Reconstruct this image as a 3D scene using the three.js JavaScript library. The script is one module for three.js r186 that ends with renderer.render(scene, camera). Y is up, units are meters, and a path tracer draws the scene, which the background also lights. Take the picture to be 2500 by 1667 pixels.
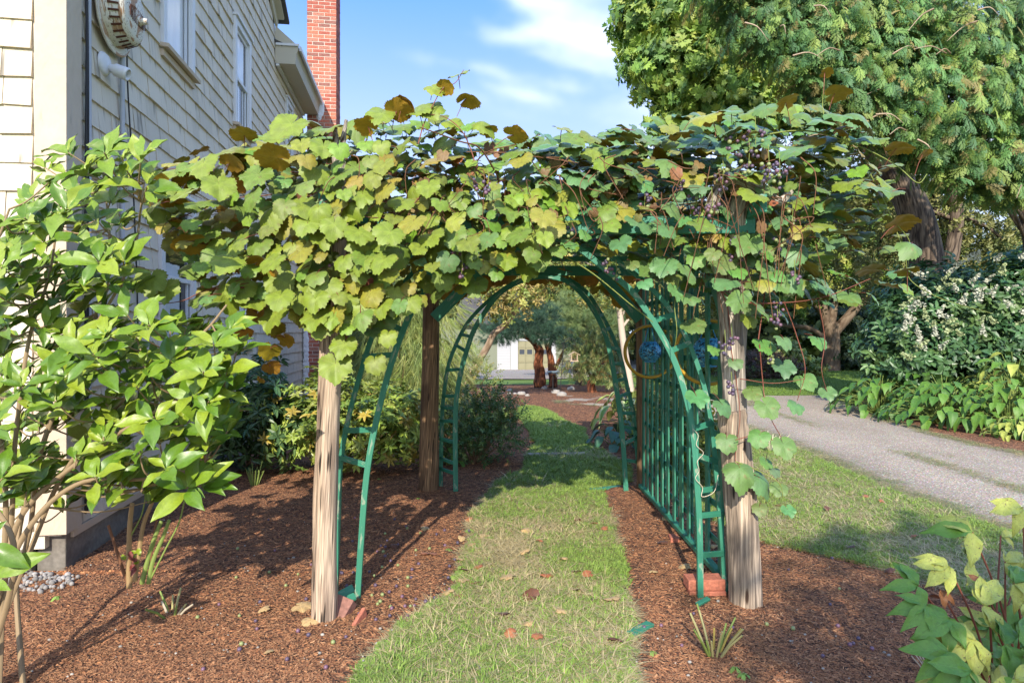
import * as THREE from 'three';
import { mergeGeometries } from 'three/addons/utils/BufferGeometryUtils.js';
import { RoundedBoxGeometry } from 'three/addons/geometries/RoundedBoxGeometry.js';

// ---------------------------------------------------------------- camera, sky, sun, exposure
const scene = new THREE.Scene();
const EYE = 1.43, FOC = 1600, CX = 1250, HY = 810;
const camera = new THREE.PerspectiveCamera((2 * Math.atan(833.5 / FOC) * 180) / Math.PI, 2500 / 1667, 0.05, 900);
camera.position.set(0, EYE, 0);
camera.lookAt(0, EYE, -10);
camera.setViewOffset(2500, 1667, 0, 23.5, 2500, 1667);
camera.updateProjectionMatrix();
const renderer = new THREE.WebGLRenderer({ antialias: true });
renderer.setSize(1024, 682);
renderer.toneMapping = THREE.LinearToneMapping;
renderer.toneMappingExposure = 1.8;
renderer.shadowMap.enabled = true;

const SUN_AZ = (7 * Math.PI) / 180, SUN_EL = (30 * Math.PI) / 180;
const SUN = new THREE.Vector3(-Math.sin(SUN_AZ) * Math.cos(SUN_EL), Math.sin(SUN_EL), Math.cos(SUN_AZ) * Math.cos(SUN_EL));
const sun = new THREE.DirectionalLight(new THREE.Color(1.0, 0.91, 0.77), 3.7);
sun.position.copy(SUN).multiplyScalar(60);
sun.castShadow = true;
sun.shadow.mapSize.set(4096, 4096);
Object.assign(sun.shadow.camera, { left: -35, right: 35, top: 35, bottom: -35, near: 1, far: 160 });
scene.add(sun);
scene.add(sun.target);

// ---------------------------------------------------------------- random numbers and noise
function rng(seed) {
  let a = seed >>> 0;
  return () => {
    a = (a + 0x6d2b79f5) | 0;
    let t = Math.imul(a ^ (a >>> 15), 1 | a);
    t = (t + Math.imul(t ^ (t >>> 7), 61 | t)) ^ t;
    return ((t ^ (t >>> 14)) >>> 0) / 4294967296;
  };
}
const hash = (x, y, s = 0) => {
  let h = Math.imul(x | 0, 374761393) ^ Math.imul(y | 0, 668265263) ^ Math.imul(s | 0, 1274126177);
  h = Math.imul(h ^ (h >>> 13), 1274126177);
  return ((h ^ (h >>> 16)) >>> 0) / 4294967296;
};
function vnoise(x, y, px = 0, py = 0, s = 0) {           // value noise, periodic when px, py > 0
  const ix = Math.floor(x), iy = Math.floor(y), fx = x - ix, fy = y - iy;
  const m = (i, p) => (p ? ((i % p) + p) % p : i);
  const u = fx * fx * (3 - 2 * fx), v = fy * fy * (3 - 2 * fy);
  const a = hash(m(ix, px), m(iy, py), s), b = hash(m(ix + 1, px), m(iy, py), s), c = hash(m(ix, px), m(iy + 1, py), s), d = hash(m(ix + 1, px), m(iy + 1, py), s);
  return a + (b - a) * u + (c - a) * v + (a - b - c + d) * u * v;
}
function fbm(x, y, oct = 4, px = 0, py = 0, s = 0) {
  let t = 0, a = 0.5, n = 0;
  for (let i = 0; i < oct; i++) { t += a * vnoise(x, y, px, py, s + i); n += a; a *= 0.5; x *= 2; y *= 2; px *= 2; py *= 2; }
  return t / n;
}
const lerp = (a, b, t) => a + (b - a) * t, clamp = (x, a = 0, b = 1) => Math.min(b, Math.max(a, x));
const smooth = (a, b, x) => { const t = clamp((x - a) / (b - a)); return t * t * (3 - 2 * t); };
const V = (x, y, z) => new THREE.Vector3(x, y, z);
// a point of the place that the survey photograph shows at (px, py) when it lies d metres ahead
const P = (px, py, d) => V(((px - CX) / FOC) * d, EYE - ((py - HY) / FOC) * d, -d);
const Q = (px, py, d) => P(px * 1.063, py * 1.063, d);

{ // sky: blue, paler towards the horizon, thin cirrus; cloud and sun-side glow strengthened to lift the shade
  const W = 1024, Hh = 512, data = new Float32Array(W * Hh * 4);
  for (let r = 0; r < Hh; r++) {
    const up = ((r + 0.5) / Hh - 0.5) * Math.PI, y = Math.sin(up);
    for (let c = 0; c < W; c++) {
      const az = ((c + 0.5) / W - 0.5) * 2 * Math.PI, x = Math.cos(az) * Math.cos(up), z = Math.sin(az) * Math.cos(up);
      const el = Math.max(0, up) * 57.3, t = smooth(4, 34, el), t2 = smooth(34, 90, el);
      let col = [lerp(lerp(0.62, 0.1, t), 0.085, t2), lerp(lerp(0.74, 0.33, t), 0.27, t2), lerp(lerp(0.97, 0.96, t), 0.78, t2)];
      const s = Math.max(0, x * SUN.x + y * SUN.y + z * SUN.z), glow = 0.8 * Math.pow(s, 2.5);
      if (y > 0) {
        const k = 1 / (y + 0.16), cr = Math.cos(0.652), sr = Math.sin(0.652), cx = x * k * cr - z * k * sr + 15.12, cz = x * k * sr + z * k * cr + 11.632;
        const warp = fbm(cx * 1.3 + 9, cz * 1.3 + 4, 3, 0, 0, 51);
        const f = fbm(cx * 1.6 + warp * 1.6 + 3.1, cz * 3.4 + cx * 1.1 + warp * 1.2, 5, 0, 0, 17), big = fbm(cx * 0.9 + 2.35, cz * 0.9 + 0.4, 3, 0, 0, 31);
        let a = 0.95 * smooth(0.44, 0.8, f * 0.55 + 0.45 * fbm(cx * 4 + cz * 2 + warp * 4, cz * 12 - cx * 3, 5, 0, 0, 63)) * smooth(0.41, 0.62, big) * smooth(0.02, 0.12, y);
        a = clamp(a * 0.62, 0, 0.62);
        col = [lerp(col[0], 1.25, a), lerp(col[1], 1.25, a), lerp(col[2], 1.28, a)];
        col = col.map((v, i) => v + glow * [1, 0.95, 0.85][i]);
      }
      const i = (r * W + c) * 4;
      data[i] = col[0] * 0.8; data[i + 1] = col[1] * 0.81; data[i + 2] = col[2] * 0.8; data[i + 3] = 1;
    }
  }
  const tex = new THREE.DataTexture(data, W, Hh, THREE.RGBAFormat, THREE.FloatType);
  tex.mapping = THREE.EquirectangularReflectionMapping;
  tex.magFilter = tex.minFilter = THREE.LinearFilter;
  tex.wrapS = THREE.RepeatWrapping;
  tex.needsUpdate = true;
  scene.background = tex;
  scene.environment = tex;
}

// ---------------------------------------------------------------- naming and tagging
const taken = {};
const numbered = (n) => { const k = (taken[n] = (taken[n] ?? -1) + 1); return k ? `${n}_${String(k).padStart(3, '0')}` : n; };
function thing(name, label, category, pos = [0, 0, 0], group, turn = 0) {
  const o = new THREE.Group();
  o.name = numbered(name);
  if (pos.isVector3) o.position.copy(pos); else o.position.set(...pos);
  o.rotation.y = turn;
  o.userData = { label, category };
  if (group) o.userData.group = group;
  scene.add(o);
  return o;
}
function part(name, geo, mat, parent, stuff) {
  const m = new THREE.Mesh(geo, mat);
  m.name = name; m.castShadow = m.receiveShadow = true;
  if (stuff) m.userData.kind = 'stuff';
  parent.add(m);
  return m;
}
function sub(name, parent) { const g = new THREE.Group(); g.name = name; parent.add(g); return g; }
function solo(name, geo, mat, label, category, pos = [0, 0, 0], group) {
  const m = new THREE.Mesh(geo, mat);
  m.name = numbered(name); m.castShadow = m.receiveShadow = true;
  if (pos.isVector3) m.position.copy(pos); else m.position.set(...pos);
  m.userData = { label, category };
  if (group) m.userData.group = group;
  scene.add(m);
  return m;
}
function struct(name, geo, mat) {
  const m = new THREE.Mesh(geo, mat);
  m.name = numbered(name); m.receiveShadow = true; m.castShadow = true; m.userData.kind = 'structure';
  scene.add(m);
  return m;
}
function inst(name, geo, mat, list, parent, stuff = true, extra) {   // list of {m: Matrix4, c: [r,g,b]}
  const im = new THREE.InstancedMesh(geo, mat, list.length);
  const c = new THREE.Color();
  list.forEach((e, i) => { im.setMatrixAt(i, e.m); if (e.c) im.setColorAt(i, c.setRGB(...e.c)); });
  im.name = parent === scene ? numbered(name) : name;
  im.castShadow = im.receiveShadow = true;
  if (stuff) im.userData.kind = 'stuff';
  if (extra) Object.assign(im.userData, extra);
  parent.add(im);
  return im;
}

// ---------------------------------------------------------------- geometry helpers
function metreUV(g, grain) {                               // uv in metres; v runs along the axis `grain` where the face has it
  g = g.index ? g.toNonIndexed() : g;
  const p = g.attributes.position, n = g.attributes.normal, uv = new Float32Array(p.count * 2);
  for (let i = 0; i < p.count; i += 3) {
    let ax = [0, 0, 0];
    for (let k = 0; k < 3; k++) { ax[0] += Math.abs(n.getX(i + k)); ax[1] += Math.abs(n.getY(i + k)); ax[2] += Math.abs(n.getZ(i + k)); }
    const d = ax.indexOf(Math.max(...ax));
    let [a, b] = d === 0 ? [2, 1] : d === 1 ? [0, 2] : [0, 1];
    if (a === grain) [a, b] = [b, a];
    for (let k = 0; k < 3; k++) { uv[(i + k) * 2] = p.getComponent(i + k, a); uv[(i + k) * 2 + 1] = p.getComponent(i + k, b); }
  }
  g.setAttribute('uv', new THREE.BufferAttribute(uv, 2));
  return g;
}
function box(w, h, d, r = 0) {
  const g = r > 0 ? new RoundedBoxGeometry(w, h, d, 1, r) : new THREE.BoxGeometry(w, h, d);
  const s = [w, h, d];
  return metreUV(g, s.indexOf(Math.max(...s)));
}
const at = (g, x, y, z, rx = 0, ry = 0, rz = 0) => { g.applyMatrix4(new THREE.Matrix4().compose(V(x, y, z), new THREE.Quaternion().setFromEuler(new THREE.Euler(rx, ry, rz)), V(1, 1, 1))); return g; };
function between(a, b, w, t, hint = V(0, 0, 1), r = 0.003) { // a board from a to b: w across, t thick along hint
  const y = b.clone().sub(a), L = y.length(); y.normalize();
  const x = new THREE.Vector3().crossVectors(y, hint).normalize(), z = new THREE.Vector3().crossVectors(x, y);
  const g = box(w, L, t, r), uvs = g.attributes.uv, o = hash(Math.round(a.x * 977), Math.round(b.y * 991), Math.round(a.z * 983));
  for (let i = 0; i < uvs.count; i++) uvs.setXY(i, uvs.getX(i) + o * 7, uvs.getY(i) + o * 13);
  g.applyMatrix4(new THREE.Matrix4().makeBasis(x, y, z).setPosition(a.clone().add(b).multiplyScalar(0.5)));
  return g;
}
function tube(pts, rad, seg = 6, closed = true) {           // tapered tube through points, uv in metres
  const n = pts.length, pos = [], uv = [], idx = [];
  const R = (i) => (typeof rad === 'function' ? rad(i / (n - 1)) : Array.isArray(rad) ? lerp(rad[0], rad[rad.length - 1], i / (n - 1)) : rad);
  let T = pts[1].clone().sub(pts[0]).normalize(), N = Math.abs(T.y) > 0.9 ? V(1, 0, 0) : V(0, 1, 0);
  N.sub(T.clone().multiplyScalar(N.dot(T))).normalize();
  let len = 0;
  for (let i = 0; i < n; i++) {
    const t = (i === 0 ? pts[1].clone().sub(pts[0]) : i === n - 1 ? pts[n - 1].clone().sub(pts[n - 2]) : pts[i + 1].clone().sub(pts[i - 1])).normalize();
    N.sub(t.clone().multiplyScalar(N.dot(t))).normalize();
    const B = new THREE.Vector3().crossVectors(t, N);
    if (i) len += pts[i].distanceTo(pts[i - 1]);
    const r = R(i);
    for (let k = 0; k <= seg; k++) {
      const a = (k / seg) * Math.PI * 2, c = Math.cos(a), s = Math.sin(a);
      const rr = typeof rad === 'object' && rad.shape ? r * rad.shape(a, len) : r;
      pos.push(pts[i].x + (N.x * c + B.x * s) * rr, pts[i].y + (N.y * c + B.y * s) * rr, pts[i].z + (N.z * c + B.z * s) * rr);
      uv.push((k / seg) * 6.283 * Math.max(r, 0.004), len);
    }
  }
  for (let i = 0; i < n - 1; i++) for (let k = 0; k < seg; k++) {
    const a = i * (seg + 1) + k, b = a + seg + 1;
    idx.push(a, a + 1, b, b, a + 1, b + 1);
  }
  if (closed) for (const [i, f] of [[0, 1], [n - 1, 0]]) {
    const c = pos.length / 3; pos.push(pts[i].x, pts[i].y, pts[i].z); uv.push(0, 0);
    for (let k = 0; k < seg; k++) { const a = i * (seg + 1) + k; f ? idx.push(c, a + 1, a) : idx.push(c, a, a + 1); }
  }
  const g = new THREE.BufferGeometry();
  g.setAttribute('position', new THREE.Float32BufferAttribute(pos, 3));
  g.setAttribute('uv', new THREE.Float32BufferAttribute(uv, 2));
  g.setIndex(idx);
  g.computeVertexNormals();
  return g;
}
function log(pts, radii, seg, seed, rough = 0.06) {          // a weathered log: radius wanders round and along
  const curve = new THREE.CatmullRomCurve3(pts), n = 40, ps = [];
  for (let i = 0; i <= n; i++) ps.push(curve.getPoint(i / n));
  const g = tube(ps, (t) => lerp(radii[0], radii[1], t), seg);
  const p = g.attributes.position, ring = seg + 1;
  for (let i = 0; i <= n; i++) for (let k = 0; k <= seg; k++) {
    const j = i * ring + k, kk = k % seg;
    const f = 1 + rough * (2 * vnoise(kk * 0.5, i * 0.22, Math.max(2, seg * 0.5 | 0), 0, seed) - 1) + rough * 0.35 * (2 * hash(kk, 0, seed) - 1);
    p.setXYZ(j, ps[i].x + (p.getX(j) - ps[i].x) * f, ps[i].y + (p.getY(j) - ps[i].y) * f, ps[i].z + (p.getZ(j) - ps[i].z) * f);
  }
  g.computeVertexNormals();
  return g;
}
const curvePts = (ctrl, n) => new THREE.CatmullRomCurve3(ctrl).getPoints(n);
function merge(list) {
  const l = list.map((g) => { const q = g.index ? g.toNonIndexed() : g; for (const k of Object.keys(q.attributes)) if (!['position', 'normal', 'uv', 'color'].includes(k)) q.deleteAttribute(k); return q; });
  return l.length === 1 ? l[0] : mergeGeometries(l);
}
const qFrom = (n, t) => {                                    // basis: z = n (face), y = t made perpendicular (tip)
  const z = n.clone().normalize(), y = t.clone().sub(z.clone().multiplyScalar(t.dot(z)));
  if (y.lengthSq() < 1e-6) y.set(1, 0, 0).sub(z.clone().multiplyScalar(z.x));
  y.normalize();
  return new THREE.Matrix4().makeBasis(new THREE.Vector3().crossVectors(y, z), y, z);
};
const placed = (m, p, s, sy = s, sz = s) => m.clone().scale(V(s, sy, sz)).setPosition(p);

// ---------------------------------------------------------------- textures
function dataTex(w, h, fn, srgb = true, rep = 1, rep2 = rep) {
  const d = new Uint8Array(w * h * 4);
  for (let y = 0; y < h; y++) for (let x = 0; x < w; x++) {
    const c = fn(x / w, y / h, x, y), i = (y * w + x) * 4;
    if (typeof c === 'number') d[i] = d[i + 1] = d[i + 2] = clamp(c) * 255; else for (let k = 0; k < 3; k++) d[i + k] = clamp(c[k]) * 255;
    d[i + 3] = 255;
  }
  const t = new THREE.DataTexture(d, w, h, THREE.RGBAFormat);
  t.wrapS = t.wrapT = THREE.RepeatWrapping; t.magFilter = THREE.LinearFilter; t.minFilter = THREE.LinearMipmapLinearFilter; t.generateMipmaps = true;
  t.repeat.set(rep, rep2);
  if (srgb) t.colorSpace = THREE.SRGBColorSpace;
  t.needsUpdate = true;
  return t;
}
function canvasTex(w, h, draw, srgb = true, rep = 1, rep2 = rep) {
  const c = document.createElement('canvas'); c.width = w; c.height = h;
  draw(c.getContext('2d'), w, h);
  const t = new THREE.CanvasTexture(c);
  t.wrapS = t.wrapT = THREE.RepeatWrapping; t.repeat.set(rep, rep2); t.magFilter = THREE.LinearFilter;
  if (srgb) t.colorSpace = THREE.SRGBColorSpace;
  return t;
}
const rgb = (r, g, b) => `rgb(${r | 0},${g | 0},${b | 0})`;
const mix3 = (a, b, t) => [lerp(a[0], b[0], t), lerp(a[1], b[1], t), lerp(a[2], b[2], t)];
const mat = (o) => new THREE.MeshStandardMaterial({ roughness: 0.85, side: THREE.DoubleSide, ...o });
const phys = (o) => new THREE.MeshPhysicalMaterial({ roughness: 0.6, side: THREE.DoubleSide, ...o });
const lin = (r, g, b) => new THREE.Color().setRGB(r, g, b);

// wood: long fibres and dark checks running along v
const woodH = (u, v, s) => { const w = 0.35 * (fbm(u * 3, v * 2, 3, 3, 2, s) - 0.5); return 0.55 * fbm((u + w * 0.06) * 48, v * 3, 3, 48, 3, s + 3) + 0.45 * fbm((u + w * 0.1) * 14, v * 2, 3, 14, 2, s + 9); };
const crack = (u, v, s) => { const f = vnoise((u + 0.03 * vnoise(u * 4, v * 6, 4, 6, s)) * 46, v * 4, 46, 4, s + 20); return smooth(0.82, 0.95, f) * smooth(0.35, 0.6, vnoise(u * 8, v * 6, 8, 6, s + 5)); };
const logMap = (a, b, dark, s) => dataTex(1024, 1024, (u, v) => { const h = woodH(u, v, s), st = smooth(0.55, 0.8, fbm(u * 4, v * 3, 4, 4, 3, s + 40)); let c = mix3(a, b, smooth(0.36, 0.64, h)); const fine = fbm((u + 0.012 * vnoise(u * 5, v * 8, 5, 8, s)) * 170, v * 9, 2, 170, 9, s + 70); c = c.map((q) => q * (0.72 + 0.56 * fine)); const kd = (kx, ky, R) => { const du = Math.abs(u - kx), dv = (v - ky) * 0.55, q = Math.hypot(du, dv) / R; return Math.max(0, 1 - q) ; }; const kn = Math.max(kd(0.22, 0.3, 0.035), kd(0.71, 0.62, 0.04), kd(0.48, 0.86, 0.028)); c = mix3(c, [0.25, 0.18, 0.13], smooth(0, 0.6, kn)); c = mix3(c, dark, st * 0.6); return mix3(c, [0.1, 0.075, 0.055], crack(u, v, s) * 0.85); }, true, 3.2, 1.3);
const logBump = dataTex(512, 512, (u, v) => woodH(u, v, 4) - 0.6 * crack(u, v, 4), false, 3.2, 1.3);
const M = {};
M.postFront = mat({ map: logMap([0.72, 0.635, 0.55], [0.5, 0.43, 0.37], [0.42, 0.36, 0.31], 4), bumpMap: logBump, bumpScale: 0.004, roughness: 0.9 });
M.postStain = mat({ map: logMap([0.74, 0.66, 0.57], [0.5, 0.44, 0.38], [0.2, 0.18, 0.17], 61), bumpMap: logBump, bumpScale: 0.008, roughness: 0.9 });
M.postGrey = mat({ map: logMap([0.72, 0.68, 0.62], [0.5, 0.46, 0.42], [0.24, 0.21, 0.2], 61), bumpMap: logBump, bumpScale: 0.006, roughness: 0.9 });
M.postBrown = mat({ map: logMap([0.6, 0.48, 0.35], [0.42, 0.32, 0.23], [0.3, 0.22, 0.16], 14), bumpMap: logBump, bumpScale: 0.006, roughness: 0.9 });
M.green = mat({
  map: dataTex(512, 512, (u, v) => {
    const g = fbm(u * 40, v * 2, 3, 40, 2, 5), l = fbm(u * 4, v * 4, 4, 4, 4, 8), worn = smooth(0.6, 0.7, fbm(u * 26, v * 9, 4, 26, 9, 12)) * smooth(0.5, 0.6, l);
    const c = mix3([0.16, 0.45, 0.355], [0.26, 0.54, 0.44], g * 0.6 + l * 0.4);
    return mix3(c, [0.62, 0.63, 0.55], worn * 0.8);
  }, true, 3, 2),
  bumpMap: dataTex(256, 256, (u, v) => fbm(u * 40, v * 3, 3, 40, 3, 5), false, 3, 2), bumpScale: 0.002, roughness: 0.55,
});
M.paint = mat({
  map: dataTex(512, 512, (u, v) => {
    const g = fbm(u * 70, v * 3, 3, 70, 3, 25), l = fbm(u * 3, v * 3, 5, 3, 3, 28), st = smooth(0.58, 0.8, fbm(u * 24, v * 3, 4, 24, 3, 33)) * smooth(0.36, 0.7, fbm(u * 3, v * 4, 3, 3, 4, 36));
    let c = mix3([0.87, 0.825, 0.745], [0.81, 0.765, 0.69], g * 0.5 + l * 0.5);
    return mix3(c, [0.45, 0.42, 0.37], st * 0.75);
  }, true, 1, 1),
  bumpMap: dataTex(512, 512, (u, v) => fbm(u * 90, v * 3, 3, 90, 3, 25), false, 1, 1), bumpScale: 0.003, roughness: 0.7,
});
M.trim = mat({
  map: dataTex(512, 512, (u, v) => {
    const l = fbm(u * 4, v * 4, 4, 4, 4, 88), fl = smooth(0.66, 0.74, fbm(u * 22, v * 22, 4, 22, 22, 91)) * smooth(0.5, 0.68, fbm(u * 3, v * 3, 3, 3, 3, 93));
    return mix3(mix3([0.8, 0.735, 0.65], [0.74, 0.67, 0.585], l), [0.36, 0.31, 0.26], fl * 0.8);
  }, true, 1.6, 0.9),
  bumpMap: dataTex(256, 256, (u, v) => fbm(u * 22, v * 22, 4, 22, 22, 91), false, 1.6, 0.9), bumpScale: 0.004, roughness: 0.7,
});
M.white = mat({ color: lin(0.68, 0.69, 0.7), roughness: 0.5 });
M.soffit = mat({ color: lin(0.5, 0.46, 0.36), roughness: 0.7 });
M.concrete = mat({
  map: dataTex(512, 512, (u, v) => { const l = fbm(u * 4, v * 4, 5, 4, 4, 101), f = fbm(u * 60, v * 60, 2, 60, 60, 104), st = smooth(0.45, 0.75, fbm(u * 8, v * 3, 4, 8, 3, 107)); return mix3(mix3([0.56, 0.53, 0.49], [0.42, 0.4, 0.37], l), [0.3, 0.28, 0.26], st * 0.5).map((c) => c * (0.9 + 0.2 * f)); }, true, 1),
  bumpMap: dataTex(256, 256, (u, v) => fbm(u * 30, v * 30, 4, 30, 30, 104), false, 1), bumpScale: 0.006, roughness: 0.95,
});
const brickTone = (a, s) => mat({ map: dataTex(128, 128, (u, v) => { const f = fbm(u * 16, v * 16, 4, 16, 16, s); return a.map((c) => c * (0.78 + 0.44 * f)); }, true, 5), roughness: 0.9 });
M.bricks = [brickTone([0.7, 0.4, 0.32], 3), brickTone([0.63, 0.35, 0.29], 5), brickTone([0.68, 0.45, 0.38], 7), brickTone([0.54, 0.36, 0.32], 9), brickTone([0.74, 0.44, 0.35], 11)];
M.mortar = mat({ color: lin(0.62, 0.57, 0.5), roughness: 0.95 });
M.black = mat({ color: lin(0.015, 0.015, 0.017), roughness: 0.6 });
M.conduit = mat({ color: lin(0.42, 0.45, 0.5), roughness: 0.45 });
M.rusty = mat({
  map: dataTex(512, 512, (u, v) => { const r = smooth(0.52, 0.68, fbm(u * 7, v * 7, 5, 7, 7, 120)), d = smooth(0.66, 0.74, fbm(u * 40, v * 40, 3, 40, 40, 123)); return mix3(mix3([0.85, 0.83, 0.78], [0.6, 0.4, 0.24], r * 0.75), [0.32, 0.2, 0.13], d * 0.7); }, true, 1.6),
  roughness: 0.6,
});
M.bark = mat({
  map: dataTex(512, 512, (u, v) => { const h = fbm(u * 24 + 2 * vnoise(u * 6, v * 5, 6, 5, 3), v * 6, 4, 24, 6, 140); return mix3([0.2, 0.16, 0.13], [0.46, 0.4, 0.34], smooth(0.25, 0.75, h)); }, true, 1.4, 0.7),
  bumpMap: dataTex(256, 256, (u, v) => fbm(u * 24, v * 6, 4, 24, 6, 140), false, 1.4, 0.7), bumpScale: 0.03, roughness: 0.95,
});
M.barkRed = mat({ map: dataTex(256, 256, (u, v) => { const h = fbm(u * 14, v * 5, 4, 14, 5, 150); return mix3([0.26, 0.14, 0.09], [0.62, 0.38, 0.25], smooth(0.25, 0.75, h)); }, true, 2, 1), roughness: 0.95 });
M.barkPale = mat({ map: dataTex(256, 256, (u, v) => { const h = fbm(u * 10, v * 6, 4, 10, 6, 160); return mix3([0.5, 0.42, 0.34], [0.72, 0.64, 0.55], smooth(0.25, 0.75, h)); }, true, 2, 1), roughness: 0.9 });
M.cane = mat({ color: lin(0.17, 0.075, 0.035), roughness: 0.8 });
M.caneRed = mat({ color: lin(0.2, 0.06, 0.035), roughness: 0.6 });
M.caneGreen = mat({ color: lin(0.2, 0.24, 0.05), roughness: 0.6 });
M.twig = mat({ color: lin(0.22, 0.14, 0.08), roughness: 0.85 });
M.stem = mat({ color: lin(0.28, 0.2, 0.11), roughness: 0.8 });
M.iron = mat({ color: lin(0.02, 0.02, 0.022), roughness: 0.5 });

// ---------------------------------------------------------------- the lie of the land
const table = (pts) => (d) => { if (d <= pts[0][0]) return pts[0][1]; for (let i = 1; i < pts.length; i++) if (d <= pts[i][0]) { const t = (d - pts[i - 1][0]) / (pts[i][0] - pts[i - 1][0]); return lerp(pts[i - 1][1], pts[i][1], t * t * (3 - 2 * t) * 0.6 + t * 0.4); } return pts[pts.length - 1][1]; };
const wob = (d, s) => 0.035 * (vnoise(d * 2.2, 0.5, 0, 0, s) - 0.5) * 2 + 0.02 * (vnoise(d * 9, 0.5, 0, 0, s + 1) - 0.5) * 2;
const pathLraw = table([[0.2, -1.15], [1.6, -0.95], [2.67, -0.614], [3.04, -0.557], [3.73, -0.3], [4.41, -0.281], [5.15, -0.312], [6.02, -0.184], [6.77, 0.11], [7.48, 0.19], [8.35, 0.3], [9.5, 0.25], [10.9, 0.1], [12.4, 0.12]]);
const pathRraw = table([[0.2, 0.4], [2.67, 0.496], [3.27, 0.595], [4.15, 0.729], [5.15, 0.766], [5.85, 0.83], [6.25, 1.12], [7, 1.22], [7.6, 1.12], [8.35, 0.966], [9.45, 1.03], [10.6, 0.8], [11.7, 0.65], [12.4, 0.45]]);
const lawnBraw = table([[0.2, 3.3], [3, 2.85], [3.63, 2.4], [3.83, 2.28], [4.02, 2.12], [4.18, 1.93], [4.47, 1.65], [5, 1.5], [6, 1.45], [8, 1.6], [8.7, 2.4], [9.6, 3.4]]);
const driveLraw = table([[0, 3.5], [4.5, 3.5], [6.2, 3.38], [7.8, 3.45], [9.6, 3.42], [11, 3.1], [12.2, 2.2], [13, 0.9]]);
const driveRraw = table([[0, 6.2], [7.75, 6.05], [9, 5.9], [11, 6.2], [12.4, 6.6], [13.6, 6.9], [14.6, 7.2]]);
const pathL = (d) => pathLraw(d) + wob(d, 1), pathR = (d) => pathRraw(d) + wob(d, 4), lawnB = (d) => lawnBraw(d) + wob(d, 7), driveL = (d) => driveLraw(d) + 1.6 * wob(d, 10), driveR = (d) => driveRraw(d) + 2 * wob(d, 13);
function H(x, z) {                                           // height of the land
  const d = -z;
  let h = -1.37 * smooth(7, 1.5, x) * clamp((d - 15) / 33, 0, 1.6);
  h += 0.02 * (fbm(x * 1.1 + 5, z * 1.1, 3, 0, 0, 200) - 0.5);
  return h;
}
function sheet(rowsD, L, R, cols, off, relief) {             // a strip of land between two edges, row by row
  const pos = [], uv = [], idx = [];
  rowsD.forEach((d) => {
    const a = L(d), b = R(d);
    for (let c = 0; c <= cols; c++) {
      const x = lerp(a, b, c / cols), z = -d;
      pos.push(x, H(x, z) + off + (relief ? relief(x, z, Math.min(x - a, b - x)) : 0), z);
      uv.push(x, -z);
    }
  });
  for (let r = 0; r < rowsD.length - 1; r++) for (let c = 0; c < cols; c++) { const a = r * (cols + 1) + c, b = a + cols + 1; idx.push(a, a + 1, b, b, a + 1, b + 1); }
  const g = new THREE.BufferGeometry();
  g.setAttribute('position', new THREE.Float32BufferAttribute(pos, 3));
  g.setAttribute('uv', new THREE.Float32BufferAttribute(uv, 2));
  g.setIndex(idx); g.computeVertexNormals();
  return g;
}
const rows = (a, b, k = 0.018, m = 0.03) => { const o = []; for (let d = a; d < b; d += Math.max(m, d * k)) o.push(d); o.push(b); return o; };

const rG = rng(77);
function strokes(ctx, w, h, n, cols, len, wid, rand, spread = Math.PI * 2) {   // tileable short strokes
  for (let i = 0; i < n; i++) {
    const x = rand() * w, y = rand() * h, a = rand() * spread, l = len * (0.4 + rand()), c = cols[(rand() * cols.length) | 0], k = 0.75 + rand() * 0.5;
    ctx.strokeStyle = rgb(c[0] * k, c[1] * k, c[2] * k); ctx.lineWidth = wid * (0.5 + rand()); ctx.lineCap = 'round';
    for (const ox of [0, -w, w]) for (const oy of [0, -h, h]) {
      if (x + ox < -len * 2 || x + ox > w + len * 2 || y + oy < -len * 2 || y + oy > h + len * 2) continue;
      ctx.beginPath(); ctx.moveTo(x + ox, y + oy); ctx.quadraticCurveTo(x + ox + Math.cos(a + 0.3) * l * 0.5, y + oy + Math.sin(a + 0.3) * l * 0.5, x + ox + Math.cos(a) * l, y + oy + Math.sin(a) * l); ctx.stroke();
    }
  }
}
const barkCols = [[160, 106, 70], [136, 88, 56], [114, 72, 46], [176, 124, 84], [92, 58, 38], [148, 98, 66], [68, 44, 32], [190, 144, 104]];
M.mulch = mat({
  map: canvasTex(1024, 1024, (c, w, h) => { c.fillStyle = rgb(98, 62, 42); c.fillRect(0, 0, w, h); strokes(c, w, h, 9000, barkCols.slice(2, 7), 22, 6, rng(5)); strokes(c, w, h, 9000, barkCols, 17, 3.4, rng(6)); }, true, 0.62),
  bumpMap: canvasTex(512, 512, (c, w, h) => { c.fillStyle = rgb(60, 60, 60); c.fillRect(0, 0, w, h); strokes(c, w, h, 9000, [[120, 120, 120], [90, 90, 90], [170, 170, 170], [220, 220, 220]], 11, 2.6, rng(6)); }, false, 0.62),
  bumpScale: 0.02, roughness: 1,
});
M.turf = mat({
  map: canvasTex(1024, 1024, (c, w, h) => { c.fillStyle = rgb(128, 118, 74); c.fillRect(0, 0, w, h); strokes(c, w, h, 14000, [[150, 140, 92], [118, 128, 58], [96, 116, 48], [172, 160, 116], [130, 118, 78]], 16, 1.8, rng(8)); }, true, 0.8),
  bumpMap: canvasTex(512, 512, (c, w, h) => { c.fillStyle = rgb(90, 90, 90); c.fillRect(0, 0, w, h); strokes(c, w, h, 9000, [[60, 60, 60], [150, 150, 150], [200, 200, 200]], 8, 1.4, rng(9)); }, false, 0.8), bumpScale: 0.012, roughness: 1,
});
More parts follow.
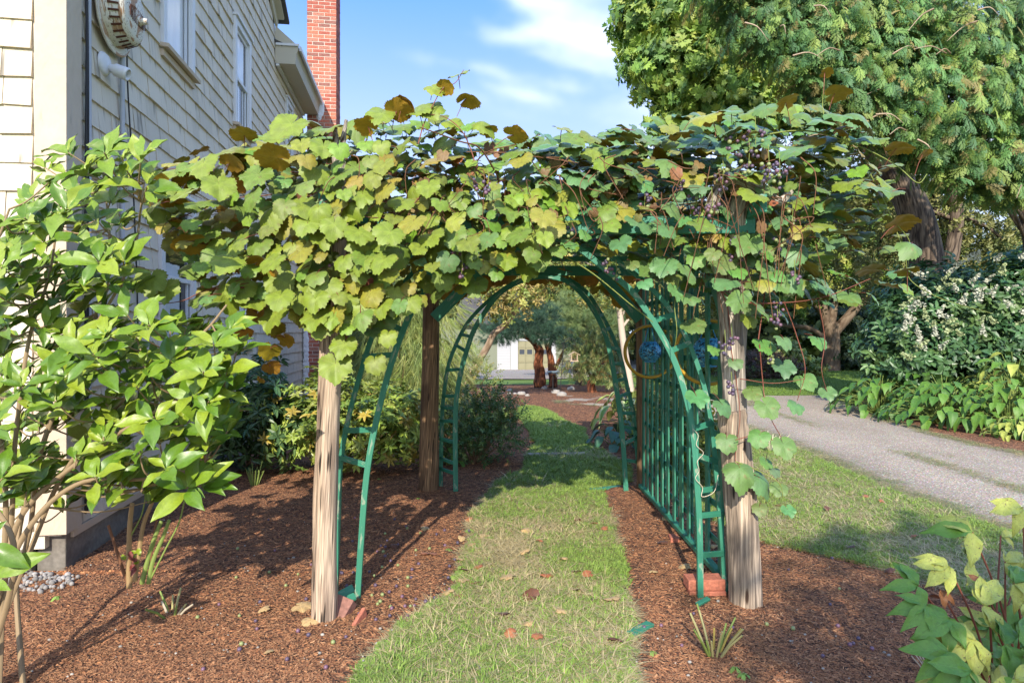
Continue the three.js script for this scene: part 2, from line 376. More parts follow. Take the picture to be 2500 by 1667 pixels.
M.lawn = mat({
  map: canvasTex(512, 512, (c, w, h) => { c.fillStyle = rgb(92, 118, 44); c.fillRect(0, 0, w, h); strokes(c, w, h, 9000, [[120, 150, 56], [84, 120, 40], [140, 156, 74], [70, 102, 36]], 9, 1.6, rng(10)); }, true, 0.4), roughness: 1,
});
const gravelCols = [[196, 186, 172], [170, 160, 148], [212, 203, 190], [146, 136, 126], [186, 172, 156], [224, 217, 206]];
M.gravel = mat({
  map: canvasTex(1024, 1024, (c, w, h) => { c.fillStyle = rgb(154, 143, 129); c.fillRect(0, 0, w, h); const r = rng(12); for (let i = 0; i < 26000; i++) { const k = gravelCols[(r() * 6) | 0], s = 1 + r() * 3.4 * r(); c.fillStyle = rgb(...k.map((v) => v * (0.75 + r() * 0.4))); c.beginPath(); c.ellipse(r() * w, r() * h, s * 1.3, s, r() * 3, 0, 7); c.fill(); } }, true, 0.55),
  bumpMap: canvasTex(512, 512, (c, w, h) => { c.fillStyle = rgb(70, 70, 70); c.fillRect(0, 0, w, h); const r = rng(12); for (let i = 0; i < 14000; i++) { const s = 0.6 + r() * 2.2 * r(), v = 100 + r() * 150; c.fillStyle = rgb(v, v, v); c.beginPath(); c.ellipse(r() * w, r() * h, s * 1.3, s, r() * 3, 0, 7); c.fill(); } }, false, 0.55), bumpScale: 0.012, roughness: 1,
});

{ // the ground itself, one sheet to the horizon
  const xs = [], zs = [];
  for (let x = -400; x <= 400; x += Math.abs(x) < 30 ? 1.5 : 25) xs.push(x);
  for (let z = 60; z >= -500; z -= z > -60 && z < 20 ? 1.5 : 20) zs.push(z);
  const pos = [], uv = [], idx = [];
  zs.forEach((z) => xs.forEach((x) => { pos.push(x, H(x, z) - 0.02, z); uv.push(x, -z); }));
  for (let r = 0; r < zs.length - 1; r++) for (let c = 0; c < xs.length - 1; c++) { const a = r * xs.length + c, b = a + xs.length; idx.push(a, a + 1, b, b, a + 1, b + 1); }
  const g = new THREE.BufferGeometry();
  g.setAttribute('position', new THREE.Float32BufferAttribute(pos, 3)); g.setAttribute('uv', new THREE.Float32BufferAttribute(uv, 2)); g.setIndex(idx); g.computeVertexNormals();
  struct('ground', g, M.lawn);
}
const clod = (x, z, e) => (0.022 * (fbm(x * 9, z * 9, 3, 0, 0, 210) - 0.5) + 0.03 * fbm(x * 2.2, z * 2.2, 2, 0, 0, 214)) * smooth(0, 0.12, e) ;
const houseX = (d) => (d < 3.85 ? -7 : -2.66 - 0.147 * (d - 3.88) - 0.06);
struct('mulch_bed', sheet(rows(0.6, 12.4, 0.009, 0.022), houseX, (d) => pathL(d) + 0.03, 130, 0.0, clod), M.mulch);
struct('mulch_bed', sheet(rows(0.6, 12.4, 0.009, 0.022), (d) => pathR(d) - 0.03, (d) => Math.min(lawnB(d) + 0.03, driveL(d) + 0.02), 80, 0.0, clod), M.mulch);
struct('mulch_bed', sheet(rows(12.4, 20.5, 0.01), () => -5, (d) => 3.6 - 1.2 * smooth(17, 20.5, d), 90, 0.0, clod), M.mulch);
const tuss = (x, z, e) => 0.012 * smooth(0, 0.08, e) + 0.012 * (fbm(x * 6, z * 6, 2, 0, 0, 220) - 0.5);
struct('grass_path', sheet(rows(0.6, 12.4, 0.012), pathL, pathR, 40, 0.012, tuss), M.turf);
struct('lawn_strip', sheet(rows(0.6, 9.5, 0.015), lawnB, (d) => driveL(d) + 0.02, 40, 0.014, tuss), M.turf);
const driveCol = (x, z) => { const e = fbm(x * 0.9 + 1, z * 0.35, 4, 0, 0, 250), f = fbm(x * 5, z * 5, 3, 0, 0, 254), rut = Math.exp(-(((x - 4.1) / 0.35) ** 2)) + Math.exp(-(((x - 5.4) / 0.35) ** 2)); const k = 0.72 + 0.42 * e + 0.18 * (f - 0.5) + 0.1 * rut; return [k * 1.06, k * 1.0, k * 0.92]; };
const ruts = (x, z, e) => 0.015 * smooth(0, 0.3, e) + 0.02 * (fbm(x * 1.5, z * 0.7, 3, 0, 0, 230) - 0.5);
{ const g = sheet(rows(-3, 14.6, 0.02, 0.08), driveL, driveR, 60, 0.0, ruts), p = g.attributes.position, c = []; for (let i = 0; i < p.count; i++) c.push(...driveCol(p.getX(i), p.getZ(i))); g.setAttribute('color', new THREE.Float32BufferAttribute(c, 3)); const m = M.gravel.clone(); m.vertexColors = true; struct('gravel_driveway', g, m); }
struct('gravel_apron', sheet(rows(26, 49, 0.03), (d) => -4 - 0.05 * d, (d) => 6.5, 30, 0.02), M.gravel);
struct('mulch_border', sheet(rows(3, 14, 0.02), (d) => driveR(d) - 0.05, (d) => 10 + 0.2 * d, 50, -0.006, clod), M.mulch);

// shredded bark lying on the beds, and grass
const inPath = (x, d) => x > pathL(d) && x < pathR(d) && d < 12.3;
const inLawn = (x, d) => x > lawnB(d) && x < driveL(d) + 0.05 && d < 9.4;
const inHouse = (x, d) => d > 3.8 && x < houseX(d) + 0.02;
{
  const chipG = (() => { const g = new THREE.BufferGeometry(); g.setAttribute('position', new THREE.Float32BufferAttribute([-0.5, 0, -0.1, 0.5, 0, -0.06, 0.45, 0.05, 0.1, -0.46, 0.06, 0.12, 0, 0.16, 0], 3)); g.setIndex([0, 4, 1, 1, 4, 2, 2, 4, 3, 3, 4, 0]); const n = g.toNonIndexed(); n.computeVertexNormals(); return n; })();
  const r = rng(301), list = [], cols = barkCols.map((c) => c.map((v) => Math.pow(v / 255, 2.2)));
  for (let tries = 0; list.length < 170000 && tries < 1200000; tries++) {
    const d = 2.2 + 5.6 * Math.pow(r(), 1.7), x = ((r() * 2700 - 100 - CX) / FOC) * d;
    if (inPath(x, d) && (r() > 0.06)) continue;
    if (inLawn(x, d) || inHouse(x, d) || x > 3.3 || x < -5) continue;
    const l = (0.006 + 0.022 * r() * r() * r() + 0.006 * r()) , c = cols[(r() * cols.length) | 0], k = 0.85 + 0.35 * r();
    const e = Math.min(Math.abs(x - pathL(d)), Math.abs(x - pathR(d)));
    list.push({ m: new THREE.Matrix4().compose(V(x, H(x, -d) + clod(x, -d, Math.min(e, 0.2)) + 0.001 + 0.003 * r(), -d), new THREE.Quaternion().setFromEuler(new THREE.Euler((r() - 0.5) * 0.7, r() * 6.3, (r() - 0.5) * 0.7)), V(l, l * 0.8, l * (0.5 + r()))), c: mix3(c, [0.27, 0.143, 0.076], 0.6).map((v) => v * k * 1.18) });
  }
  inst('bark_chips', chipG, mat({ color: 0xffffff, roughness: 1 }), list, scene, true, { label: 'shredded brown bark mulch strewn over the garden beds', category: 'mulch' });
}
function tuftGeo(n, seed, spread, bend, wid) {                 // n blades, height about 1
  const r = rng(seed), pos = [], idx = [];
  for (let i = 0; i < n; i++) {
    const a = r() * 6.283, o = spread * r(), h = 0.55 + 0.6 * r(), b = bend * (0.3 + r()), w = wid * (0.6 + 0.7 * r()), bx = Math.cos(a) * o, bz = Math.sin(a) * o, dx = Math.cos(a + (r() - 0.5)), dz = Math.sin(a + (r() - 0.5)), k = pos.length / 3;
    const nx = -dz * w, nz = dx * w;
    pos.push(bx - nx, -0.1, bz - nz, bx + nx, -0.1, bz + nz, bx + dx * b * 0.35 + nx * 0.7, h * 0.6, bz + dz * b * 0.35 + nz * 0.7, bx + dx * b * 0.35 - nx * 0.7, h * 0.6, bz + dz * b * 0.35 - nz * 0.7, bx + dx * b, h * (1 - 0.25 * b), bz + dz * b);
    idx.push(k, k + 1, k + 2, k, k + 2, k + 3, k + 3, k + 2, k + 4);
  }
  const g = new THREE.BufferGeometry(); g.setAttribute('position', new THREE.Float32BufferAttribute(pos, 3)); g.setIndex(idx);
  const n2 = g.toNonIndexed(); n2.computeVertexNormals(); return n2;
}
M.grass = phys({ color: 0xffffff, roughness: 0.75, transmission: 0.25, thickness: 0 });
{
  const g1 = tuftGeo(9, 41, 0.5, 0.9, 0.07), g2 = tuftGeo(9, 43, 0.9, 2.6, 0.05), r = rng(302), A = [], B = [], A2 = [], B2 = [];
  const put = (x, d, near, lawn) => {
    const dry = clamp(0.27 + 1.9 * (fbm(x * 1.5 + 3, d * 1.5, 3, 0, 0, 240) - 0.5) + (lawn ? 0.06 : d < 5.6 ? 0.12 : -0.42)) , isDry = r() < dry;
    const edge = lawn ? 1 : smooth(0, 0.12, Math.min(x - pathL(d), pathR(d) - x));
    const s = (0.014 + 0.022 * r() * (0.4 + r())) * (isDry ? 0.85 : 1) * (d > 6 && !lawn ? 1.5 : 1) * lerp(0.8, 1, edge) * (lawn ? 1.05 : 1);
    const k = 0.75 + 0.5 * r();
    const c = isDry ? [0.54 * k, 0.45 * k, 0.24 * k] : mix3([0.2, 0.34, 0.045], [0.28, 0.38, 0.08], r()).map((v) => v * k);
    const m = new THREE.Matrix4().compose(V(x, H(x, -d) + 0.014, -d), new THREE.Quaternion().setFromEuler(new THREE.Euler((r() - 0.5) * 0.5, r() * 6.3, (r() - 0.5) * 0.5)), isDry ? V(s * 1.5, s * (0.35 + 0.4 * r()), s * 1.5) : V(s * 1.3, s * (0.7 + 0.7 * r()), s * 1.3));
    const dst = lawn ? (isDry ? B2 : A2) : isDry ? B : A;
    dst.push({ m, c });
  };
  for (let i = 0; i < 60000; i++) { const d = 2.2 + 10.1 * Math.pow(r(), 1.9), x = lerp(pathL(d), pathR(d), r()); put(x + (r() - 0.5) * 0.05, d, true, false); }
  for (let i = 0; i < 46000; i++) { const d = 3.3 + 6 * Math.pow(r(), 1.4), x = lerp(lawnB(d), driveL(d), r()); put(x, d, true, true); }
  inst('path_grass', g1, M.grass, A, scene, true, { label: 'green grass growing along the path under the arbor', category: 'grass' });
  inst('path_straw', g2, M.grass, B, scene, true, { label: 'dry straw coloured grass on the path under the arbor', category: 'dry grass' });
  inst('lawn_grass', g1, M.grass, A2, scene, true, { label: 'green grass on the lawn beside the driveway', category: 'grass' });
  inst('lawn_straw', g2, M.grass, B2, scene, true, { label: 'dry straw coloured grass on the lawn beside the driveway', category: 'dry grass' });
  // wisps of grass and litter on the drive
  const D = [], D2 = [];
  for (let i = 0; i < 5200; i++) { const d = 4.5 + 9 * r(), mid = r() < 0.4, x = mid ? 4.75 + (r() - 0.5) * 0.5 : r() < 0.6 ? driveL(d) + 0.35 * r() * r() : driveR(d) - 0.3 * r() * r(); if (fbm(x * 2, d * 0.8, 3, 0, 0, 260) < (mid ? 0.58 : 0.42)) continue; const s = 0.016 + 0.02 * r(), k = 0.7 + 0.6 * r(); (r() < 0.5 ? D : D2).push({ m: new THREE.Matrix4().compose(V(x, H(x, -d) + 0.012, -d), new THREE.Quaternion().setFromEuler(new THREE.Euler(0, r() * 6.3, 0)), V(s * 1.4, s * 0.8, s * 1.4)), c: r() < 0.5 ? [0.4 * k, 0.32 * k, 0.14 * k] : [0.18 * k, 0.25 * k, 0.05 * k] }); }
  inst('drive_grass', g2, M.grass, [...D, ...D2], scene, true, { label: 'wisps of dry grass growing along the middle and edges of the gravel driveway', category: 'grass' });
  // far lawn
  const F = [];
  for (let i = 0; i < 30000; i++) { const d = 14.7 + 10 * Math.pow(r(), 1.3), x = 4 + r() * 10, s = 0.05 + 0.03 * r(), k = 0.8 + 0.4 * r(); F.push({ m: new THREE.Matrix4().compose(V(x, H(x, -d) - 0.02, -d), new THREE.Quaternion().setFromEuler(new THREE.Euler(0, r() * 6.3, 0)), V(s, s * 0.8, s)), c: [0.19 * k, 0.31 * k, 0.04 * k] }); }
  inst('far_lawn_grass', g1, M.grass, F, scene, true, { label: 'mown green lawn beyond the gravel driveway', category: 'lawn' });
}

// ---------------------------------------------------------------- the shingled house
// its own axes: x away along the long wall, y up, z out of the long wall; origin at the near corner
const house = thing('shingled_house', 'cream shingled house with red brick chimney at the left of the arbor', 'house', [-2.66, 0, -3.88], null, Math.atan2(0.98938, -0.1453));
{
  const EX = 0.1685, Y0 = 0.236, r = rng(401);
  const rake = (x) => 5.92 + (6.06 - x) * 0.55;                    // underside of the sloping roof edge over the long wall
  const topAt = (x) => (x < 5.9 ? rake(x) : 5.42);
  const wins = [                                                     // openings in the long wall with their casings: x0, x1, y0, y1
    [1.5, 2.27, 3.76, 5.35], [3.66, 4.39, 3.8, 5.06], [1.46, 2.3, 1.2, 2.62], [3.62, 4.42, 1.24, 2.62], [6.7, 7.25, 4.1, 5.2],
  ];
  // wall boards behind the shingles, built round the openings
  const wallG = [];
  const cols = [...new Set([0.02, 8.5, 5.9, ...wins.flatMap((w) => [w[0], w[1]])])].sort((a, b) => a - b);
  for (let i = 0; i < cols.length - 1; i++) {
    const x0 = cols[i], x1 = cols[i + 1], xm = (x0 + x1) / 2, ws = wins.filter((w) => xm > w[0] && xm < w[1]).sort((a, b) => a[2] - b[2]);
    let y = Y0 - 0.02;
    const top = Math.min(topAt(x0), topAt(x1)) + (x1 <= 5.9 ? 0 : 0.02);
    const slab = (a, b) => b > a && wallG.push(at(box(x1 - x0, b - a, 0.1), xm, (a + b) / 2, -0.07));
    for (const w of ws) { slab(y, w[2]); y = w[3]; }
    slab(y, top);
    if (x1 <= 5.9) { const s = new THREE.Shape([new THREE.Vector2(x0, top), new THREE.Vector2(x1, top), new THREE.Vector2(x1, rake(x1)), new THREE.Vector2(x0, rake(x0))]); wallG.push(metreUV(at(new THREE.ExtrudeGeometry(s, { depth: 0.1, bevelEnabled: false }), 0, 0, -0.12), 1)); }
  }
  wallG.push(at(box(0.1, 6.0, 3.9), 0.07, Y0 + 3.0, -2.05));          // the near wall
  wallG.push(at(box(0.1, 5.4, 6), 8.2, 2.7, -3.1), at(box(8.1, 5.4, 0.1), 4.1, 2.7, -6.2), at(box(8.6, 0.1, 6), 4.3, 0.2, -3.1), at(box(0.1, 3.2, 3.9), 0.07, 7.8, -2.05), at(box(0.1, 8.8, 2.2), 0.07, 4.4, -5.1));
  part('wall', merge(wallG), M.paint, house);

  // shingles: tapered, thick at the butt, each a little crooked
  const shingleGeo = (w, h, s) => {
    const q = rng(s), tb = 0.017 + 0.006 * q(), tt = 0.001, dy0 = (q() - 0.5) * 0.007, dy1 = (q() - 0.5) * 0.007, x0 = -w / 2, x1 = w / 2;
    const g = new THREE.BufferGeometry(), p = [x0, dy0, 0, x1, dy1, 0, x1, h, 0, x0, h, 0, x0, dy0, tb, x1, dy1, tb, x1, h, tt, x0, h, tt];
    g.setAttribute('position', new THREE.Float32BufferAttribute(p, 3));
    g.setIndex([4, 5, 6, 4, 6, 7, 0, 1, 5, 0, 5, 4, 0, 4, 7, 0, 7, 3, 1, 2, 6, 1, 6, 5, 3, 7, 6, 3, 6, 2]);
    const n = g.toNonIndexed(); n.computeVertexNormals();
    const o = q() * 9; metreUV(n, 1); const uv = n.attributes.uv; for (let i = 0; i < uv.count; i++) uv.setXY(i, uv.getX(i) + o, uv.getY(i) + o * 1.7);
    return n;
  };
  const kinds = {}, tone = [M.paint, M.paint, ...[0.9, 1.05].map((k) => { const m = M.paint.clone(); m.color.setScalar(k); return m; })];
  const many = [], one = [];
  const side = [], near = [];
  for (let k = 0; k < 36; k++) {
    const y = Y0 + k * EX;
    let x = 0.158 - 0.2 * r();
    while (x < 8.35) {
      let w = 0.11 + 0.17 * r(), a = Math.max(x, 0.158), b = Math.min(x + w, 8.4);
      x += w;
      const block = wins.find((q) => y + EX > q[2] + 0.02 && y < q[3] - 0.02 && b > q[0] && a < q[1]);
      if (block) { if (a < block[0] - 0.02) b = block[0] - 0.001; else if (b > block[1] + 0.02) a = block[1] + 0.001; else continue; }
      if (b - a < 0.03 || y + EX > topAt((a + b) / 2) + 0.06) continue;
      side.push({ a, b, y });
    }
  }
  for (let k = 0; k < 40; k++) { const y = Y0 + k * EX; let z = -0.172; while (z > -1.6) { const w = 0.12 + 0.2 * r(); near.push({ a: z - w, b: z, y }); z -= w; } }
  const put = (s, front) => {
    const w = Math.max(0.03, Math.round((s.b - s.a - 0.0035) * 100) / 100), v = (r() * 3) | 0, key = w + '_' + v;
    const g = (kinds[key] ??= shingleGeo(w, EX + 0.035, Math.round(w * 1000) + v * 7919)), mt = tone[(r() * 4) | 0];
    const pos = front ? V(0.02 - 0.006 * r(), s.y, (s.a + s.b) / 2) : V((s.a + s.b) / 2, s.y, -0.02 + 0.006 * r());
    if (s.own) { const m = part('shingle', g, mt, house); m.position.copy(pos); if (front) m.rotation.y = -Math.PI / 2; } else { const c = g.clone(); if (front) c.rotateY(-Math.PI / 2); c.translate(pos.x, pos.y, pos.z); many.push(c); }
  };
  near.filter((s) => s.y < 4 && s.b > -0.75).forEach((s) => (s.own = 1));
  side.filter((s) => s.y > 2.1 && s.y < 1.6 + 0.55 * (3.88 + s.a)).sort((p, q) => p.a - q.a).slice(0, 205).forEach((s) => (s.own = 1));
  side.filter((s) => s.y < 0.6).slice(0, 40).forEach((s) => (s.own = 1));
  side.forEach((s) => put(s, false)); near.forEach((s) => put(s, true));
  part('shingles', merge(many), M.paint, house, true);

  part('corner_board', at(box(0.03, 6.4, 0.172, 0.002), -0.012, Y0 + 3.2, -0.086 + 0.03), M.trim, house);
  part('corner_board', at(box(0.152, 6.4, 0.03, 0.002), 0.0795, Y0 + 3.2, 0.014), M.trim, house);

  // foundation
  const fg = [at(box(8.4, 0.6, 0.16, 0.01), 4.2 + 0.05, Y0 - 0.305, -0.09), at(box(0.16, 0.6, 4, 0.01), 0.09, Y0 - 0.305, -2.18)];
  part('foundation', merge(fg), M.concrete, house);
  part('concrete_ledge', at(box(1.5, 0.2, 0.28, 0.015), 2.6, 0.0, 0.13), M.concrete, house);
  part('sill_board', at(box(8.2, 0.05, 0.02, 0.002), 4.2, Y0 - 0.028, 0.0), M.trim, house);

  // roof edge: rake board and roof over the long wall, then the boxed eave that runs on to the chimney
  const A = V(5.98, rake(5.98) + 0.06, 0.02), B = V(0.0, rake(0) + 0.06, 0.02);
  part('rake_board', merge([between(A.clone().setZ(0.012), B.clone().setZ(0.012), 0.16, 0.03, V(0, 0, 1)), between(A.clone().add(V(0, 0.09, 0.045)), B.clone().add(V(0, 0.09, 0.045)), 0.05, 0.1, V(0, 0, 1))]), M.soffit, house);
  M.roof = mat({ color: lin(0.08, 0.075, 0.07), roughness: 0.95 });
  part('roof', merge([between(A.clone().add(V(0.12, 0.08, -3.0)), B.clone().add(V(-0.3, 0.22, -3.0)), 0.05, 6.3, V(0, 0, 1)), at(box(2.6, 0.05, 3.2), 7.2, 6.35, -1.35, 0.42, 0, 0)]), M.roof, house);
  const ev = [];
  const prof = [[0, 5.42], [0.29, 5.42], [0.3, 5.56], [0.33, 5.64], [0.33, 5.69], [0, 5.98]];
  const es = new THREE.Shape(prof.map((p) => new THREE.Vector2(p[0], p[1])));
  const eg = metreUV(new THREE.ExtrudeGeometry(es, { depth: 2.3, bevelEnabled: false }), 2);
  eg.applyMatrix4(new THREE.Matrix4().makeBasis(V(0, 0, 1), V(0, 1, 0), V(-1, 0, 0)).setPosition(8.21, 0, 0));
  part('eave', eg, M.soffit, house);
  part('gutter_board', merge([at(box(2.3, 0.07, 0.03, 0.004), 7.06, 5.655, 0.36), at(box(2.3, 0.03, 0.05, 0.004), 7.06, 5.4, 0.03), at(box(0.02, 0.035, 0.34, 0.003), 5.895, 5.7, 0.18)]), M.white, house);

  // windows
  M.pane = phys({ color: lin(0.96, 0.98, 1), roughness: 0.03, transmission: 1, thickness: 0, ior: 1.5 });
  M.curtain = mat({ color: lin(0.72, 0.73, 0.74), roughness: 0.95 });
  M.dark = mat({ color: lin(0.03, 0.03, 0.032), roughness: 0.9 });
  M.screen = mat({ color: lin(0.06, 0.063, 0.07), roughness: 0.8 });
  const curtain = (w, h) => { const g = new THREE.PlaneGeometry(w, h, 40, 1), p = g.attributes.position; for (let i = 0; i < p.count; i++) p.setZ(i, 0.012 * Math.sin(p.getX(i) * 70) + 0.008 * Math.sin(p.getX(i) * 31 + 1)); g.computeVertexNormals(); return g; };
  wins.forEach(([x0, x1, y0, y1], n) => {
    const w = sub('window', house), xm = (x0 + x1) / 2, ym = (y0 + y1) / 2, W = x1 - x0, Hh = y1 - y0, c = 0.075;
    part('frame', merge([at(box(c, Hh, 0.04, 0.003), x0 + c / 2, ym, 0.006), at(box(c, Hh, 0.04, 0.003), x1 - c / 2, ym, 0.006), at(box(W - 2 * c - 0.004, c, 0.04, 0.003), xm, y1 - c / 2, 0.006), at(box(W + 0.02, 0.03, 0.07, 0.003), xm, y1 + 0.017, 0.015)]), M.white, w);
    part('sill', merge([at(box(W + 0.05, 0.035, 0.09, 0.004), xm, y0 + 0.018, 0.025, 0.12, 0, 0), at(box(W, 0.06, 0.035, 0.003), xm, y0 - 0.034, 0.005)]), M.trim, w);
    const a = x0 + c + 0.002, b = x1 - c - 0.002, s = 0.04, y00 = y0 + 0.038, y11 = y1 - c - 0.002, mid = (y00 + y11) / 2;
    for (const [lo, hi, z] of [[y00, mid + 0.02, -0.028], [mid - 0.02, y11, -0.012]]) {
      part('sash', merge([at(box(s, hi - lo, 0.018, 0.002), a + s / 2, (lo + hi) / 2, z), at(box(s, hi - lo, 0.018, 0.002), b - s / 2, (lo + hi) / 2, z), at(box(b - a - 2 * s - 0.002, s, 0.018, 0.002), xm, lo + s / 2, z), at(box(b - a - 2 * s - 0.002, s, 0.018, 0.002), xm, hi - s / 2, z)]), M.white, w);
      part('pane', at(new THREE.PlaneGeometry(b - a - 2 * s + 0.01, hi - lo - 2 * s + 0.01), xm, (lo + hi) / 2, z - 0.003), M.pane, w);
    }
    if (n === 1) part('insect_screen', at(new THREE.PlaneGeometry(b - a - 2 * s, mid - y00 - s), xm, (mid + y00) / 2, -0.045), M.screen, w);
    part('curtain', at(curtain(b - a - 0.02, n === 2 ? Hh * 0.5 : Hh - 0.16), xm + (n === 2 ? -0.1 : 0), n === 2 ? y0 + Hh * 0.33 : ym, -0.055), M.curtain, w);
    part('reveal', merge([at(box(0.01, Hh - 0.02, 0.2), x0 + 0.02, ym, -0.14), at(box(0.01, Hh - 0.02, 0.2), x1 - 0.02, ym, -0.14), at(box(W - 0.06, Hh - 0.06, 0.01), xm, ym, -0.23)]), M.dark, w);
  });

  // chimney: bricks and mortar
  const ch = sub('chimney', house);
  const cx0 = 8.24, cz0 = 0.085, CW = 0.525, CD = 0.63, CO = 0.0678, top = 8.7;
  part('mortar', at(box(CD - 0.012, top + 0.2, CW - 0.012), cx0 + CD / 2, top / 2 - 0.1, cz0 + CW / 2), M.mortar, ch);
  const bw = 0.2, J = 0.0105, bh = CO - J, bg = {}, rest = [], rb = rng(415);
  const brickG = (w, v) => (bg[w + '_' + v] ??= (() => { const g = box(w, bh, 0.09, 0.003), o = v * 3.3, uv = g.attributes.uv; for (let i = 0; i < uv.count; i++) uv.setXY(i, uv.getX(i) + o, uv.getY(i) + o * 0.7); return g; })());
  let own = 0;
  for (let k = 0; k < Math.floor(top / CO); k++) {
    const y = k * CO + bh / 2 + 0.004, odd = k % 2, yy = y;
    const vis = (yy > 5.1 && yy < 7.7) || (yy > 0.4 && yy < 1.5);
    const lay = (list, face) => list.forEach(([a, w]) => {
      const m = M.bricks[Math.min(4, (rb() * 5.4) | 0)], g = brickG(w, (rb() * 3) | 0), jut = (rb() - 0.5) * 0.004;
      const pos = face ? V(cx0 + a + w / 2, y, cz0 + CW - 0.045 + jut) : V(cx0 + 0.045 + jut, y, cz0 + a + w / 2), ry = face ? 0 : Math.PI / 2;
      if (vis && own < 298) { own++; const b = part('brick', g, m, ch); b.position.copy(pos); b.rotation.y = ry; } else { const c = g.clone(); c.rotateY(ry); c.translate(pos.x, pos.y, pos.z); rest.push(c); }
    });
    // near face, 2.5 bricks wide; the course against the corner shows a half brick on every second row
    if (odd) lay([[0, 0.095], [0.105, bw], [0.315, 0.21]], 0); else lay([[0, bw], [0.21, bw], [0.42, 0.105]], 0);
    if (odd) lay([[0.092, bw], [0.302, bw], [0.512, 0.116]], 1); else lay([[0.092, 0.1], [0.202, bw], [0.412, 0.216]], 1);
  }
  part('bricks', merge(rest), M.bricks[1], ch, true);
  M.caulk = mat({ color: lin(0.72, 0.74, 0.78), roughness: 0.9 });
  const blob = (x, y, z, sx, sy, sz, s) => { const g = new THREE.IcosahedronGeometry(1, 3), p = g.attributes.position; for (let i = 0; i < p.count; i++) { const k = 0.75 + 0.5 * fbm(p.getX(i) * 2 + s, p.getY(i) * 2 + p.getZ(i), 3, 0, 0, s); p.setXYZ(i, p.getX(i) * k * sx, p.getY(i) * k * sy, p.getZ(i) * k * sz); } g.computeVertexNormals(); return at(g, x, y, z); };
  part('caulk', merge([blob(cx0 - 0.005, 5.72, cz0 + 0.19, 0.012, 0.12, 0.05, 3), blob(cx0 - 0.005, 5.55, cz0 + 0.25, 0.014, 0.15, 0.06, 5), blob(cx0, 5.42, cz0 + 0.22, 0.03, 0.09, 0.05, 8), ...Array.from({ length: 22 }, (_, i) => blob(cx0 - 0.005, 0.2 + i * 0.09, cz0 - 0.03 + 0.02 * hash(i, 3), 0.02, 0.07, 0.04 + 0.02 * hash(i, 1), i))]), M.caulk, ch);
}
const HM = (() => { house.updateMatrixWorld(true); return house.matrixWorld.clone(); })();
const hp = (x, y, z) => V(x, y, z).applyMatrix4(HM);                // a point given in the house's own axes
